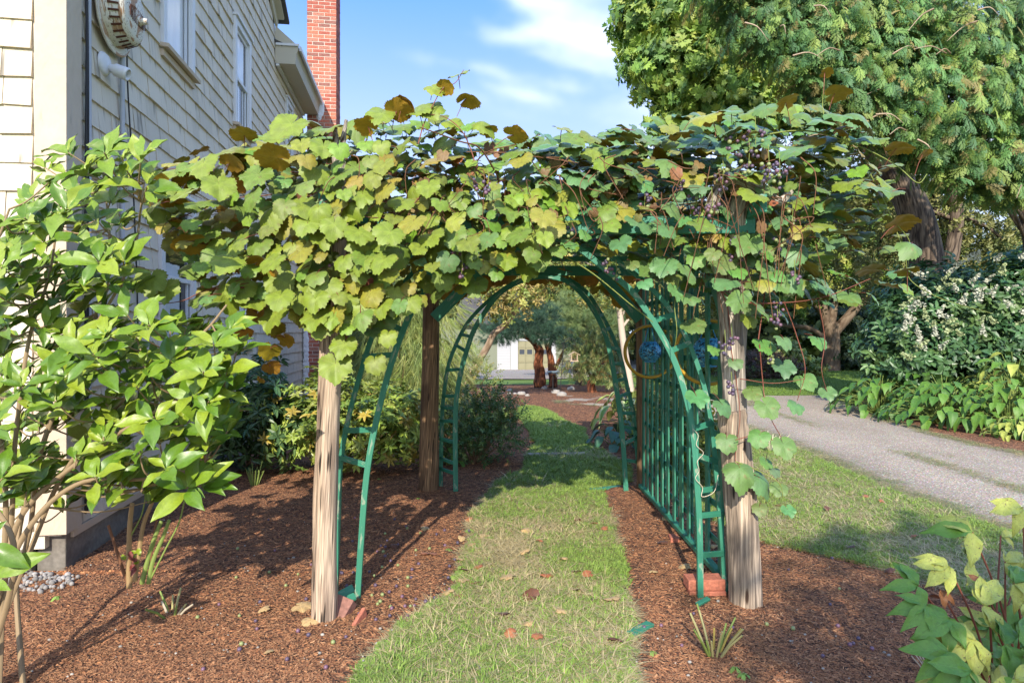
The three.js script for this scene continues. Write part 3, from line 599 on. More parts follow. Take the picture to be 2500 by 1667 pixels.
{
  // rusted round vent housing with slots
  const t = thing('vent_housing', 'rusted white round metal housing with slots, mounted high on the wall', 'vent housing', hp(0.586, 3.6, 0.0), null, house.rotation.y);
  part('flange', at(new THREE.LatheGeometry([[0.001, 0.012], [0.24, 0.012], [0.275, 0.02], [0.28, 0.03], [0.272, 0.036], [0.22, 0.03]].map((p) => new THREE.Vector2(...p)), 48), 0, 0, 0.01, Math.PI / 2, 0, 0), M.rusty, t);
  const drum = new THREE.LatheGeometry([[0.225, 0.03], [0.22, 0.06], [0.2, 0.12], [0.185, 0.145], [0.16, 0.16], [0.1, 0.17], [0.03, 0.175], [0.001, 0.175]].map((p) => new THREE.Vector2(...p)), 64);
  part('drum', at(drum, 0, 0, 0.01, Math.PI / 2, 0, 0), M.rusty, t);
  M.slot = mat({ color: lin(0.09, 0.03, 0.015), roughness: 0.9 });
  for (let i = 0; i < 30; i++) { const a = (i / 30) * 6.283 + 0.1; part('slot', between(V(Math.cos(a) * 0.221, Math.sin(a) * 0.221, 0.082), V(Math.cos(a) * 0.2015, Math.sin(a) * 0.2015, 0.142), 0.013, 0.004, V(Math.cos(a), Math.sin(a), 0.3), 0), M.slot, t); }
  for (let i = 0; i < 13; i++) { const x = -0.12 + i * 0.02, h = 0.11 * Math.sqrt(Math.max(0.1, 1 - (x / 0.16) ** 2)); part('slot', at(box(0.005, h, 0.004), x, -0.02, 0.1835), M.slot, t); }
  part('knob', at(new THREE.LatheGeometry([[0.001, 0.05], [0.02, 0.048], [0.022, 0.02], [0.035, 0.0]].map((p) => new THREE.Vector2(...p)), 18), 0.03, -0.03, 0.183, Math.PI / 2, 0, 0), M.rusty, t);
  const l = thing('lamp_holder', 'white lamp socket without a bulb below the rusted round housing', 'lamp socket', hp(0.5, 3.22, 0.0), null, house.rotation.y);
  part('base_plate', at(new THREE.LatheGeometry([[0.001, 0.03], [0.06, 0.028], [0.075, 0.012], [0.078, 0.0]].map((p) => new THREE.Vector2(...p)), 28), 0, 0, 0, Math.PI / 2, 0, 0), M.white, l);
  const so = [[0.024, -0.03], [0.03, 0.0], [0.042, 0.016], [0.043, 0.06], [0.045, 0.085], [0.042, 0.1], [0.03, 0.102], [0.027, 0.08], [0.025, 0.05], [0.001, 0.05]].map((p) => new THREE.Vector2(...p));
  part('socket', at(new THREE.LatheGeometry(so, 28), 0.03, -0.02, 0.05, Math.PI / 2 + 0.35, 0.55, 0), M.white, l);
  part('contact', at(new THREE.CylinderGeometry(0.0205, 0.0205, 0.004, 20), 0.03 + 0.052 * 0.56, -0.02 - 0.03, 0.05 + 0.06 * 0.75, Math.PI / 2 + 0.35, 0.55, 0), M.slot, l);
  // conduits and cables
  const run = (pts, rad, m, name, label, cat, group) => solo(name, tube(curvePts(pts.map((p) => hp(...p)), 60), rad, 7), m, label, cat, [0, 0, 0], group);
  run([[0.26, 0.3, 0.02], [0.26, 2, 0.022], [0.255, 4, 0.022], [0.25, 6, 0.02]], 0.016, M.conduit, 'conduit_pipe', 'grey conduit pipe nearest the house corner, left of the rusted housing', 'pipe');
  run([[0.74, 0.6, 0.02], [0.74, 2, 0.022], [0.735, 4, 0.022], [0.74, 6, 0.02]], 0.016, M.conduit, 'conduit_pipe', 'grey conduit pipe running down the wall right of the lamp socket', 'pipe');
  run([[0.19, 0.3, 0.035], [0.2, 2.2, 0.03], [0.2, 3.4, 0.036], [0.185, 4.2, 0.03], [0.18, 6, 0.03]], 0.007, M.black, 'black_cable', 'thick black cable beside the house corner board', 'cable');
  run([[0.225, 0.3, 0.03], [0.235, 2.2, 0.03], [0.22, 3.1, 0.036], [0.196, 3.8, 0.04], [0.19, 6, 0.04]], 0.005, M.black, 'black_cable', 'thin black cable bending away from the house corner board', 'cable');
  run([[0.245, 0.4, 0.03], [0.24, 2.6, 0.03], [0.222, 3.3, 0.03], [0.215, 3.5, 0.03]], 0.0035, M.conduit, 'grey_wire', 'thin grey wire hanging beside the black cables', 'wire');
  run([[1.0, 0.7, 0.03], [0.96, 1.8, 0.03], [0.87, 2.7, 0.03], [0.79, 3.2, 0.035], [0.77, 3.45, 0.04], [0.8, 3.6, 0.04], [0.79, 4.2, 0.03], [0.79, 6, 0.03]], 0.0055, M.black, 'black_cable', 'black cable looping away from the conduit right of the lamp socket', 'cable');
}

// ---------------------------------------------------------------- the arbor
const arbor = thing('garden_arbor', 'timber arbor with log posts, teal ladder arches and lattice under a grapevine', 'arbor', [0.2, 0, -4.6]);
const AO = V(0.2, 0, -4.6), rel = (p) => p.clone().sub(AO);
const apart = (name, g, m, parent = arbor) => { g.translate(-AO.x, 0, -AO.z); return part(name, g, m, parent); };
{
  // log posts
  const FL = [V(-0.925, -0.15, -3.22), V(-0.915, 0.6, -3.215), V(-0.885, 1.5, -3.22), V(-0.85, 2.2, -3.22)];
  apart('post', log(FL, [0.062, 0.05], 26, 5, 0.09), M.postFront);
  // split, weathered head of the left post
  apart('post_tip', merge([log([V(-0.852, 2.12, -3.22), V(-0.865, 2.3, -3.22), V(-0.868, 2.43, -3.215)], [0.03, 0.012], 9, 9, 0.25), log([V(-0.838, 2.12, -3.225), V(-0.835, 2.32, -3.22), V(-0.815, 2.47, -3.215)], [0.028, 0.008], 9, 12, 0.25)]), M.postGrey);
  apart('post', log([V(-0.75, -0.15, -5.9), V(-0.745, 0.5, -5.9), V(-0.73, 1.4, -5.9), V(-0.725, 2.15, -5.9)], [0.093, 0.068], 16, 15, 0.08), M.postBrown);
  apart('post', log([V(1.19, -0.15, -5.93), V(1.185, 0.7, -5.93), V(1.175, 1.5, -5.93), V(1.17, 2.2, -5.93)], [0.058, 0.05], 14, 25, 0.1), M.postBrown);
  apart('post', log([V(1.228, -0.15, -3.42), V(1.205, 0.4, -3.42), V(1.165, 0.9, -3.42), V(1.145, 1.02, -3.42)], [0.088, 0.07], 28, 35, 0.08), M.postStain);
  apart('post', log([V(1.175, 0.9, -3.44), V(1.16, 1.3, -3.44), V(1.13, 1.75, -3.44), V(1.115, 2.07, -3.44)], [0.064, 0.054], 26, 45, 0.08), M.postGrey);

  const B = (a, b, w, t, hint) => between(a, b, w, t, hint ?? V(0, 0, 1), 0.004);
  const E = [
    ['front_beam', V(-0.95, 1.97, -3.33), V(1.24, 1.975, -3.35), 0.088, 0.038],
    ['rear_beam', V(-0.85, 1.975, -5.82), V(1.28, 1.975, -5.86), 0.088, 0.038],
  ];
  for (const [n, a, b, w, t] of E) apart('beam', B(a, b, w, t), M.green);
  apart('beam', B(V(-0.9, 2.05, -3.1), V(-0.76, 2.05, -6.2), 0.088, 0.038, V(1, 0, 0)), M.green);
  apart('beam', B(V(1.21, 2.05, -3.15), V(1.24, 2.05, -6.25), 0.088, 0.038, V(1, 0, 0)), M.green);
  for (const z of [-4.0, -4.75, -5.3]) apart('rafter', B(V(-1.0, 2.02, z), V(1.35, 2.02, z), 0.038, 0.05), M.green);
  for (const x of [-0.45, 0.05, 0.55]) apart('purlin', B(V(x, 2.11, -3.4), V(x + 0.03, 2.11, -6.2), 0.03, 0.04, V(1, 0, 0)), M.green);
  // knee braces
  apart('brace', B(V(-0.69, 1.55, -5.82), V(-0.3, 1.95, -5.8), 0.1, 0.035), M.green);
  apart('brace', B(V(1.14, 1.54, -5.84), V(0.78, 1.95, -5.8), 0.1, 0.035), M.green);
  apart('brace', B(V(1.16, 1.5, -3.55), V(1.2, 2.0, -4.1), 0.1, 0.035, V(1, 0, 0)), M.green);
  apart('brace', B(V(-0.87, 1.5, -3.35), V(-0.86, 2.0, -3.85), 0.09, 0.035, V(1, 0, 0)), M.green);

  // ladder arches: two curved rails and rungs between them
  const rail = (pts, w, t, lift) => {
    const c = new THREE.CatmullRomCurve3(pts), n = 70, ps = c.getPoints(n), pos = [], uv = [], idx = [];
    let len = 0;
    for (let i = 0; i <= n; i++) {
      const T = ps[Math.min(i + 1, n)].clone().sub(ps[Math.max(i - 1, 0)]).normalize(), N = V(T.y, -T.x, 0).normalize();
      if (i) len += ps[i].distanceTo(ps[i - 1]);
      const q = [[-1, -1], [1, -1], [1, 1], [-1, 1]];
      for (let k = 0; k < 4; k++) for (const kk of [k, (k + 1) % 4]) { const [a, b] = q[kk]; pos.push(ps[i].x + N.x * a * w / 2, ps[i].y + N.y * a * w / 2, ps[i].z + (b * t) / 2); uv.push((kk === k ? 0 : 1) * (k % 2 ? t : w) + k * 0.3 + lift, len); }
    }
    for (let i = 0; i < n; i++) for (let k = 0; k < 4; k++) { const a = i * 8 + k * 2, b = a + 8; idx.push(a, b, a + 1, a + 1, b, b + 1); }
    const end = (i) => { const a = i * 8; idx.push(a, a + 2, a + 4, a, a + 4, a + 6); };
    end(0); end(n);
    const g = new THREE.BufferGeometry(); g.setAttribute('position', new THREE.Float32BufferAttribute(pos, 3)); g.setAttribute('uv', new THREE.Float32BufferAttribute(uv, 2)); g.setIndex(idx);
    const f = g.toNonIndexed(); f.computeVertexNormals(); return [f, ps];
  };
  const near = (ps, y, right) => ps.filter((p) => (right ? p.x > 0.2 : p.x < 0.2)).reduce((a, b) => (Math.abs(b.y - y) < Math.abs(a.y - y) ? b : a));
  const ladder = (inner, outer, d1, d2, w, t, rungs) => {
    const a = sub('ladder_arch', arbor);
    const [g1, p1] = rail(inner.map(([x, y]) => Q(x, y, d1)), w, t, 0), [g2, p2] = rail(outer.map(([x, y]) => Q(x, y, d2)), w * 0.8, t, 2.1);
    apart('rail', g1, M.green, a); apart('rail', g2, M.green, a);
    for (const [yi, yo, right] of rungs) { const i = near(p1, yi, right), o = near(p2, yo, right); apart('rung', between(i.clone().add(V(right ? -0.012 : 0.012, 0, 0.006)), o.clone().add(V(right ? 0.012 : -0.012, 0, 0.004)), 0.03, 0.014, V(0, 0, 1), 0.002), M.green, a); }
  };
  const Y = (y, d) => EYE - ((y - HY) / FOC) * d;
  const fr = [1045, 1115, 1187, 1257, 1334].map((y) => [Y(y, 3.47), Y(y - 1, 3.54), 1]);
  fr.push([Y(850, 3.47), Y(828, 3.54), 1], [Y(796, 3.47), Y(766, 3.54), 1], [Y(722, 3.47), Y(690, 3.54), 1], [Y(1056, 3.47), Y(1047, 3.54), 0], [Y(1136, 3.47), Y(1130, 3.54), 0], [Y(800, 3.47), Y(785, 3.54), 0], [Y(880, 3.47), Y(868, 3.54), 0]);
  ladder(
    [[820, 1392], [829, 1250], [841, 1100], [857, 1000], [880, 900], [910, 800], [948, 710], [1000, 630], [1070, 575], [1160, 545], [1240, 538], [1310, 558], [1390, 618], [1450, 668], [1500, 738], [1545, 820], [1575, 910], [1592, 1000], [1600, 1100], [1606, 1200], [1609, 1382]],
    [[769, 1396], [776, 1200], [782, 1060], [800, 960], [824, 870], [856, 770], [905, 680], [970, 605], [1050, 555], [1160, 525], [1260, 522], [1340, 548], [1420, 600], [1480, 648], [1532, 702], [1564, 752], [1592, 812], [1620, 900], [1637, 1000], [1646, 1100], [1655, 1200], [1666, 1384]],
    3.47, 3.54, 0.03, 0.022, fr);
  const s = (l) => l.map(([x, y]) => [x / 1.063, y / 1.063]);
  const yr = [1040, 1085, 1133, 1002, 966, 905].map((y) => [Y(y, 5.82), Y(y - 4, 5.98), 0]);
  yr.push([Y(856, 5.82), Y(845, 5.98), 0], [Y(826, 5.82), Y(814, 5.98), 0], [Y(1160, 5.82), Y(1155, 5.98), 0]);
  for (const y of [776, 812, 852, 892, 930, 965, 1005, 1043, 1082, 1122]) yr.push([Y(y, 5.82), Y(y - 5, 5.98), 1]);
  ladder(
    s([[1112.6, 1204], [1111.5, 1117], [1111.5, 1020], [1115, 966], [1126, 904], [1140, 854], [1155, 810], [1180, 767], [1220, 716], [1270, 687], [1328, 675], [1379, 684], [1419, 716], [1451, 760], [1473, 803], [1487.5, 850], [1502, 930], [1513, 1002], [1520, 1063], [1528.6, 1200]]),
    s([[1076, 1196], [1077, 1100], [1079, 1020], [1083, 966], [1095, 890], [1111, 846], [1126, 814], [1148, 779], [1214, 716], [1270, 684], [1330, 672], [1384, 680], [1430, 711], [1459, 752], [1491, 810], [1516, 875], [1531, 940], [1545, 1002], [1553, 1074], [1563, 1196]]),
    5.82, 5.98, 0.042, 0.022, yr);

  // lattice side panel: upright slats, a frame, and cross slats behind
  const lat = sub('lattice_panel', arbor);
  const LX = (z) => lerp(1.19, 1.16, (-z - 3.5) / 2.4), bot = 0.06, top = 1.97;
  const zs = [3.72, 3.97, 4.19, 4.37, 4.55, 4.74, 4.92, 5.1, 5.28, 5.45, 5.62, 5.78];
  zs.forEach((d, i) => { const w = i % 4 === 0 ? 0.085 : 0.06; apart('slat', between(V(LX(-d), bot, -d), V(LX(-d), top, -d), w, 0.012, V(1, 0, 0), 0.002), M.green, lat); });
  for (let i = 0; i < 9; i++) { const y = 0.2 + i * 0.21; apart('cross_slat', between(V(LX(-3.55) + 0.022, y, -3.55), V(LX(-5.85) + 0.022, y, -5.85), 0.035, 0.01, V(1, 0, 0), 0.002), M.green, lat); }
  [3.6, 3.86, 4.1, 4.46, 4.86, 5.2].forEach((d) => apart('rear_slat', between(V(LX(-d) + 0.05, bot, -d), V(LX(-d) + 0.05, top, -d), 0.04, 0.01, V(1, 0, 0), 0.002), M.green, lat));
  apart('bottom_rail', between(V(LX(-3.5) - 0.004, bot - 0.008, -3.5), V(LX(-5.88) - 0.004, bot - 0.008, -5.88), 0.03, 0.045, V(1, 0, 0), 0.003), M.green, lat);
  apart('frame_board', between(V(1.215, 0.05, -3.6), V(1.2, 2.0, -3.6), 0.045, 0.02, V(1, 0, 0), 0.003), M.green, lat);
}
// loose bits of timber, bricks
const loose = (label, a, b, w, t, hint, group, m = M.green) => solo('broken_slat', between(a, b, w, t, hint ?? V(0, 1, 0), 0.002), m, label, 'wood scrap', [0, 0, 0], group);
loose('teal slat lying over the brick at the foot of the left arch leg', V(-0.925, 0.045, -3.3), V(-0.805, 0.075, -3.36), 0.045, 0.014, V(0.2, 1, 0.3));
loose('short teal slat leaning behind another at the left arch leg', V(-0.95, 0.03, -3.42), V(-0.84, 0.075, -3.47), 0.04, 0.014, V(0.1, 0.6, 0.8));
loose('small teal offcut at the foot of the right arch leg', Q(1602, 1388, 3.37), Q(1628, 1374, 3.42), 0.026, 0.012, V(0, 1, 0.3));
loose('teal offcut lying on the mulch in front of the right post', Q(1638, 1407, 3.33), Q(1697, 1408, 3.32), 0.024, 0.012, V(0, 1, 0.2));
loose('weathered grey and teal offcut lying at the edge of the grass path', Q(1448, 1457, 3.05), Q(1494, 1432, 3.17), 0.045, 0.016, V(0, 1, 0.1), null, M.green);
const brickUnit = (m, label, p, ry, rx = 0, rz = 0, s = [0.2, 0.057, 0.095], group) => { const b = solo('brick_block', box(...s, 0.004), m, label, 'brick', p, group); b.rotation.set(rx, ry, rz); return b; };
M.terra = brickTone([0.7, 0.43, 0.34], 21); M.terraDark = brickTone([0.56, 0.4, 0.35], 23);
brickUnit(M.terra, 'red brick on top of another under the right arch leg', [1.045, 0.072, -3.56], 0.03, 0.02, 0, [0.2, 0.057, 0.1]);
brickUnit(M.terra, 'red brick at the bottom of the pair under the right arch leg', [1.05, 0.013, -3.552], -0.02, 0, 0, [0.197, 0.057, 0.102]);
brickUnit(M.terraDark, 'brown brick tilted in the mulch under the left arch leg', [-0.86, 0.025, -3.27], 1.15, 0.5, 0.35, [0.15, 0.06, 0.095]);
brickUnit(M.terra, 'sliver of red brick standing in the mulch beside the left arch foot', [-0.745, 0.02, -3.2], 1.25, 0.1, 0.35, [0.11, 0.06, 0.02]);
brickUnit(M.terra, 'red brick under the bottom rail of the lattice', [1.1, 0.02, -4.45], 1.5, 0, 0, [0.1, 0.05, 0.06]);
{
  // twine on the right arch leg
  const p = [[1592, 985], [1604, 1000], [1600, 1022], [1616, 1040], [1602, 1060], [1606, 1082], [1598, 1098], [1614, 1120], [1612, 1140], [1640, 1130], [1650, 1090]].map(([x, y], i) => Q(x, y, 3.44 + 0.01 * (i % 2)));
  solo('twine', tube(curvePts(p, 60), 0.0018, 5), mat({ color: lin(0.6, 0.52, 0.4) }), 'pale twine wound loosely down the right arch leg', 'twine');
}
{
  // hanging lanterns in yellow hoops
  M.lantern = mat({ map: canvasTex(512, 256, (c, w, h) => { c.fillStyle = rgb(52, 140, 190); c.fillRect(0, 0, w, h); const r = rng(9); for (let i = 0; i < 620; i++) { const s = 3 + 7 * r() * r(); c.fillStyle = r() < 0.62 ? rgb(14, 26, 34) : rgb(120, 190, 215); c.beginPath(); c.ellipse(r() * w, r() * h, s * 1.2, s, r() * 3, 0, 7); c.fill(); } }), roughness: 0.4 });
  M.lantBlue = mat({ color: lin(0.03, 0.26, 0.55), roughness: 0.4 });
  M.hoop = mat({ color: lin(0.5, 0.29, 0.02), roughness: 0.5 });
  const lantern = (label, c, r, R, turn) => {
    const t = thing('hanging_lantern', label, 'lantern', c, null, turn);
    const pts = []; for (let i = 0; i <= 20; i++) { const a = lerp(-1.05, 1.0, i / 20); pts.push(new THREE.Vector2(Math.cos(a) * r, Math.sin(a) * r)); }
    part('globe', new THREE.LatheGeometry(pts, 32), M.lantern, t);
    part('rim', at(new THREE.TorusGeometry(Math.cos(1.0) * r, 0.006, 8, 28), 0, Math.sin(1.0) * r, 0, Math.PI / 2), M.lantBlue, t);
    part('base', at(new THREE.CylinderGeometry(Math.cos(1.05) * r + 0.004, Math.cos(1.05) * r + 0.002, 0.012, 28), 0, -Math.sin(1.05) * r, 0), M.lantBlue, t);
    for (const s of [-1, 1]) part('hanger', between(V(s * r * 0.5, Math.sin(1.0) * r, 0), V(s * 0.01, R * 0.97, 0), 0.007, 0.007), M.lantBlue, t);
    const hoop = new THREE.TorusGeometry(R, 0.012, 8, 64); hoop.scale(1, 1, 2.2);
    part('hoop', hoop, M.hoop, t);
  };
  lantern('blue speckled globe lantern in a yellow hoop, nearer the rear post', V(1.075, 1.276, -5.1), 0.086, 0.2, 0.12);
  lantern('blue speckled globe lantern in a yellow hoop, beside the front right post', V(1.235, 1.302, -4.12), 0.098, 0.2, -0.15);
}

// ---------------------------------------------------------------- leaves
// a blade given as rings round the petiole, doubled so that its underside has a look of its own (right half of the texture)
function twoSided(pos, uv, idx, gap = 0.006) {
  const n = pos.length / 3, g = new THREE.BufferGeometry();
  g.setAttribute('position', new THREE.Float32BufferAttribute(pos, 3)); g.setIndex(idx); g.computeVertexNormals();
  const N = g.attributes.normal, P2 = [...pos], U = [], I = [...idx], nn = [];
  for (let i = 0; i < n; i++) { U.push(uv[i * 2] * 0.5, uv[i * 2 + 1]); nn.push(N.getX(i), N.getY(i), N.getZ(i)); }
  for (let i = 0; i < n; i++) { P2.push(pos[i * 3] - N.getX(i) * gap, pos[i * 3 + 1] - N.getY(i) * gap, pos[i * 3 + 2] - N.getZ(i) * gap); U.push(0.5 + uv[i * 2] * 0.5, uv[i * 2 + 1]); nn.push(-N.getX(i), -N.getY(i), -N.getZ(i)); }
  for (let i = 0; i < idx.length; i += 3) I.push(idx[i] + n, idx[i + 2] + n, idx[i + 1] + n);
  const o = new THREE.BufferGeometry();
  o.setAttribute('position', new THREE.Float32BufferAttribute(P2, 3)); o.setAttribute('normal', new THREE.Float32BufferAttribute(nn, 3)); o.setAttribute('uv', new THREE.Float32BufferAttribute(U, 2)); o.setIndex(I);
  return o;
}
function grapeLeaf(seed, curl = 0.25, N = 54) {                  // petiole at the origin, tip along +y, face +z; the blade is about 1 long and 1.5 wide
  const r = rng(seed), keys = [[0, 1], [12, 0.93], [28, 0.82], [42, 0.86], [54, 0.9], [68, 0.81], [84, 0.73], [102, 0.77], [118, 0.74], [138, 0.67], [156, 0.62], [170, 0.5], [180, 0.06]].map(([a, b]) => [a, b * (0.93 + 0.14 * r())]);
  const rad = (deg) => { const a = Math.abs(deg); for (let i = 1; i < keys.length; i++) if (a <= keys[i][0]) return lerp(keys[i - 1][1], keys[i][1], (a - keys[i - 1][0]) / (keys[i][0] - keys[i - 1][0])); return 0.06; };
  const fold = 0.14 + 0.3 * r(), droop = curl * (0.4 + 1.2 * r()), side = (r() - 0.5) * 0.5, f0 = r() * 6, pos = [], uv = [], idx = [];
  const edge = 0.25 * r();
  const lift = (x, y) => { const q = x * x + y * y; return fold * Math.abs(x) * 0.5 - droop * q * 0.75 + side * x * y * 0.6 + 0.12 * (vnoise(x * 3 + f0, y * 3 + f0, 0, 0, seed) - 0.5) * 2 * Math.min(1, q * 1.6) - edge * Math.max(0, q - 0.45) * 0.8; };
  const push = (x, y) => { pos.push(x, y, lift(x, y)); uv.push(clamp(x * 0.46 + 0.5), clamp(y * 0.46 + 0.36)); };
  push(0, 0);
  const rings = [0.36, 0.7, 1];
  for (const k of rings) for (let i = 0; i < N; i++) {
    const deg = -180 + (360 * (i + 0.5)) / N, a = (deg * Math.PI) / 180, tooth = k === 1 ? (i % 2 ? 0.032 : -0.03) : 0, R = (rad(deg) + tooth * (0.6 + 0.8 * r())) * k;
    push(Math.sin(a) * R, Math.cos(a) * R);
  }
  for (let i = 0; i < N - 1; i++) { idx.push(0, 1 + i + 1, 1 + i); for (let q = 0; q < rings.length - 1; q++) { const a = 1 + q * N + i, b = a + N; idx.push(a, a + 1, b, b, a + 1, b + 1); } }
  return twoSided(pos, uv, idx);
}
function ovalLeaf(seed, width = 0.4, opt = {}) {                   // base at the origin, tip along +y, length 1, face +z
  const { arch = 0.25, fold = 0.25, wave = 0.03, nx = 4, ny = 9, tip = 1.5, base = 0.7 } = opt, r = rng(seed), pos = [], uv = [], idx = [];
  const A = arch * (0.3 + 1.4 * r()), F = fold * (0.3 + 1.2 * r()), ph = r() * 6, sway = (r() - 0.5) * 0.16;
  for (let j = 0; j <= ny; j++) {
    const t = j / ny, w = (width / 2) * Math.pow(Math.sin(Math.PI * Math.pow(t, base)), 0.85) * Math.pow(1 - Math.pow(t, 6), 0.4 * tip) + 0.004;
    for (let i = 0; i <= nx; i++) { const s = (i / nx) * 2 - 1, x = s * w; pos.push(x + sway * t * t, t, F * Math.abs(x) - A * t * t + wave * Math.sin(t * 13 + ph + s) * Math.abs(s)); uv.push(0.5 + s * 0.46, 0.03 + t * 0.94); }
  }
  for (let j = 0; j < ny; j++) for (let i = 0; i < nx; i++) { const a = j * (nx + 1) + i, b = a + nx + 1; idx.push(a, a + 1, b, b, a + 1, b + 1); }
  return twoSided(pos, uv, idx, 0.004);
}
const veins = (ctx, x0, w, h, col, lw, kind) => {
  ctx.strokeStyle = col; ctx.lineCap = 'round';
  const line = (a, b, k) => { ctx.lineWidth = k; ctx.beginPath(); ctx.moveTo(...a); ctx.lineTo(...b); ctx.stroke(); };
  if (kind === 'palm') {
    const o = [x0 + w / 2, h * 0.36];                                // v = 0.36 is the petiole; canvas row = v when flipped below
    for (const deg of [0, 50, -50, 112, -112]) {
      const a = (deg * Math.PI) / 180, L = w * 0.4, e = [o[0] + Math.sin(a) * L, o[1] + Math.cos(a) * L * (h / w)];
      line(o, e, lw * 1.5);
      for (let k = 1; k < 6; k++) for (const s of [-1, 1]) { const t = k / 6, p = [lerp(o[0], e[0], t), lerp(o[1], e[1], t)], b = a + s * 0.8, l = L * 0.38 * (1 - t * 0.5); line(p, [p[0] + Math.sin(b) * l, p[1] + Math.cos(b) * l * (h / w)], lw * 0.6); }
    }
  } else {
    line([x0 + w / 2, 0], [x0 + w / 2, h * 0.97], lw * 1.6);
    for (let k = 1; k < 11; k++) for (const s of [-1, 1]) { const y = (k / 11) * h * 0.9; line([x0 + w / 2, y], [x0 + w / 2 + s * w * 0.42, y + h * 0.13], lw * 0.55); }
  }
};
function leafTex(top, under, spots, kind, seed, W = 512, Hh = 256, veinTop, veinUnder) {
  const c = document.createElement('canvas'); c.width = W; c.height = Hh; const ctx = c.getContext('2d'), r = rng(seed), w = W / 2;
  [[0, top], [w, under]].forEach(([x0, col], s) => {
    ctx.save(); ctx.beginPath(); ctx.rect(x0, 0, w, Hh); ctx.clip();
    ctx.fillStyle = rgb(...col); ctx.fillRect(x0, 0, w, Hh);
    for (let i = 0; i < 420; i++) { const k = 0.8 + 0.4 * r(), R = 2 + r() * 18; ctx.globalAlpha = 0.24; ctx.fillStyle = rgb(...col.map((v) => v * k)); ctx.beginPath(); ctx.arc(x0 + r() * w, r() * Hh, R, 0, 7); ctx.fill(); }
    if (spots) for (let i = 0; i < spots.n; i++) { ctx.globalAlpha = spots.a * (0.4 + r()); ctx.fillStyle = rgb(...spots.c[(r() * spots.c.length) | 0]); const e = r() < 0.5, x = e ? x0 + (r() < 0.5 ? r() * 0.2 : 1 - r() * 0.2) * w : x0 + r() * w; ctx.beginPath(); ctx.arc(x, r() * Hh, 1 + r() * r() * spots.r, 0, 7); ctx.fill(); }
    ctx.globalAlpha = 0.75;
    veins(ctx, x0, w, Hh, rgb(...((s ? veinUnder : veinTop) ?? col.map((v) => Math.min(255, v * 1.22)))), 1.5, kind);
    ctx.restore();
  });
  const t = new THREE.CanvasTexture(c); t.flipY = false; t.colorSpace = THREE.SRGBColorSpace; t.magFilter = THREE.LinearFilter;
  return t;
}
const leafMat = (t, o = {}) => phys({ map: t, bumpMap: t, bumpScale: 0.004, roughness: 0.55, transmission: 0.28, thickness: 0, ...o });
const spotBrown = { n: 60, a: 0.35, r: 9, c: [[150, 120, 70], [120, 96, 60], [176, 160, 110]] };
// grapevine: green above, tan felt below
const VT = [
  leafTex([138, 160, 44], [170, 132, 34], spotBrown, 'palm', 1, 512, 256, [160, 176, 78], [176, 150, 80]),
  leafTex([120, 150, 50], [164, 130, 38], { ...spotBrown, n: 110 }, 'palm', 2, 512, 256, [146, 168, 84], [170, 146, 84]),
  leafTex([112, 148, 72], [156, 130, 44], { ...spotBrown, n: 70 }, 'palm', 3, 512, 256, [130, 164, 104], [166, 144, 84]),
  leafTex([158, 156, 48], [180, 140, 38], { ...spotBrown, n: 260, c: [[190, 150, 80], [160, 120, 70], [200, 180, 90]] }, 'palm', 4, 512, 256, [182, 184, 80], [180, 150, 80]),
];
M.vine = VT.map((t) => leafMat(t, { transmission: 0.4 }));
M.vineBlue = leafMat(leafTex([100, 142, 84], [156, 130, 44], { ...spotBrown, n: 60 }, 'palm', 5, 512, 256, [118, 158, 112], [166, 144, 84]), { roughness: 0.5 });  // bluer leaves for the right half: own hue plus its shade put in colour
M.magnolia = [leafMat(leafTex([122, 152, 34], [146, 162, 80], { n: 16, a: 0.35, r: 7, c: [[150, 130, 70], [90, 80, 40]] }, 'pin', 11, 512, 512, [140, 168, 56]), { roughness: 0.46 }), leafMat(leafTex([98, 134, 32], [128, 150, 72], { n: 20, a: 0.25, r: 6, c: [[160, 140, 80]] }, 'pin', 12, 512, 512, [118, 152, 56]), { roughness: 0.36 }), leafMat(leafTex([146, 166, 44], [154, 168, 84], null, 'pin', 13, 512, 512, [166, 184, 74]), { roughness: 0.4 })];
M.leafWhite = phys({ color: 0xffffff, roughness: 0.6, transmission: 0.3, thickness: 0 });   // tinted copy by copy
M.glossWhite = phys({ color: 0xffffff, roughness: 0.42, transmission: 0.2, thickness: 0 });

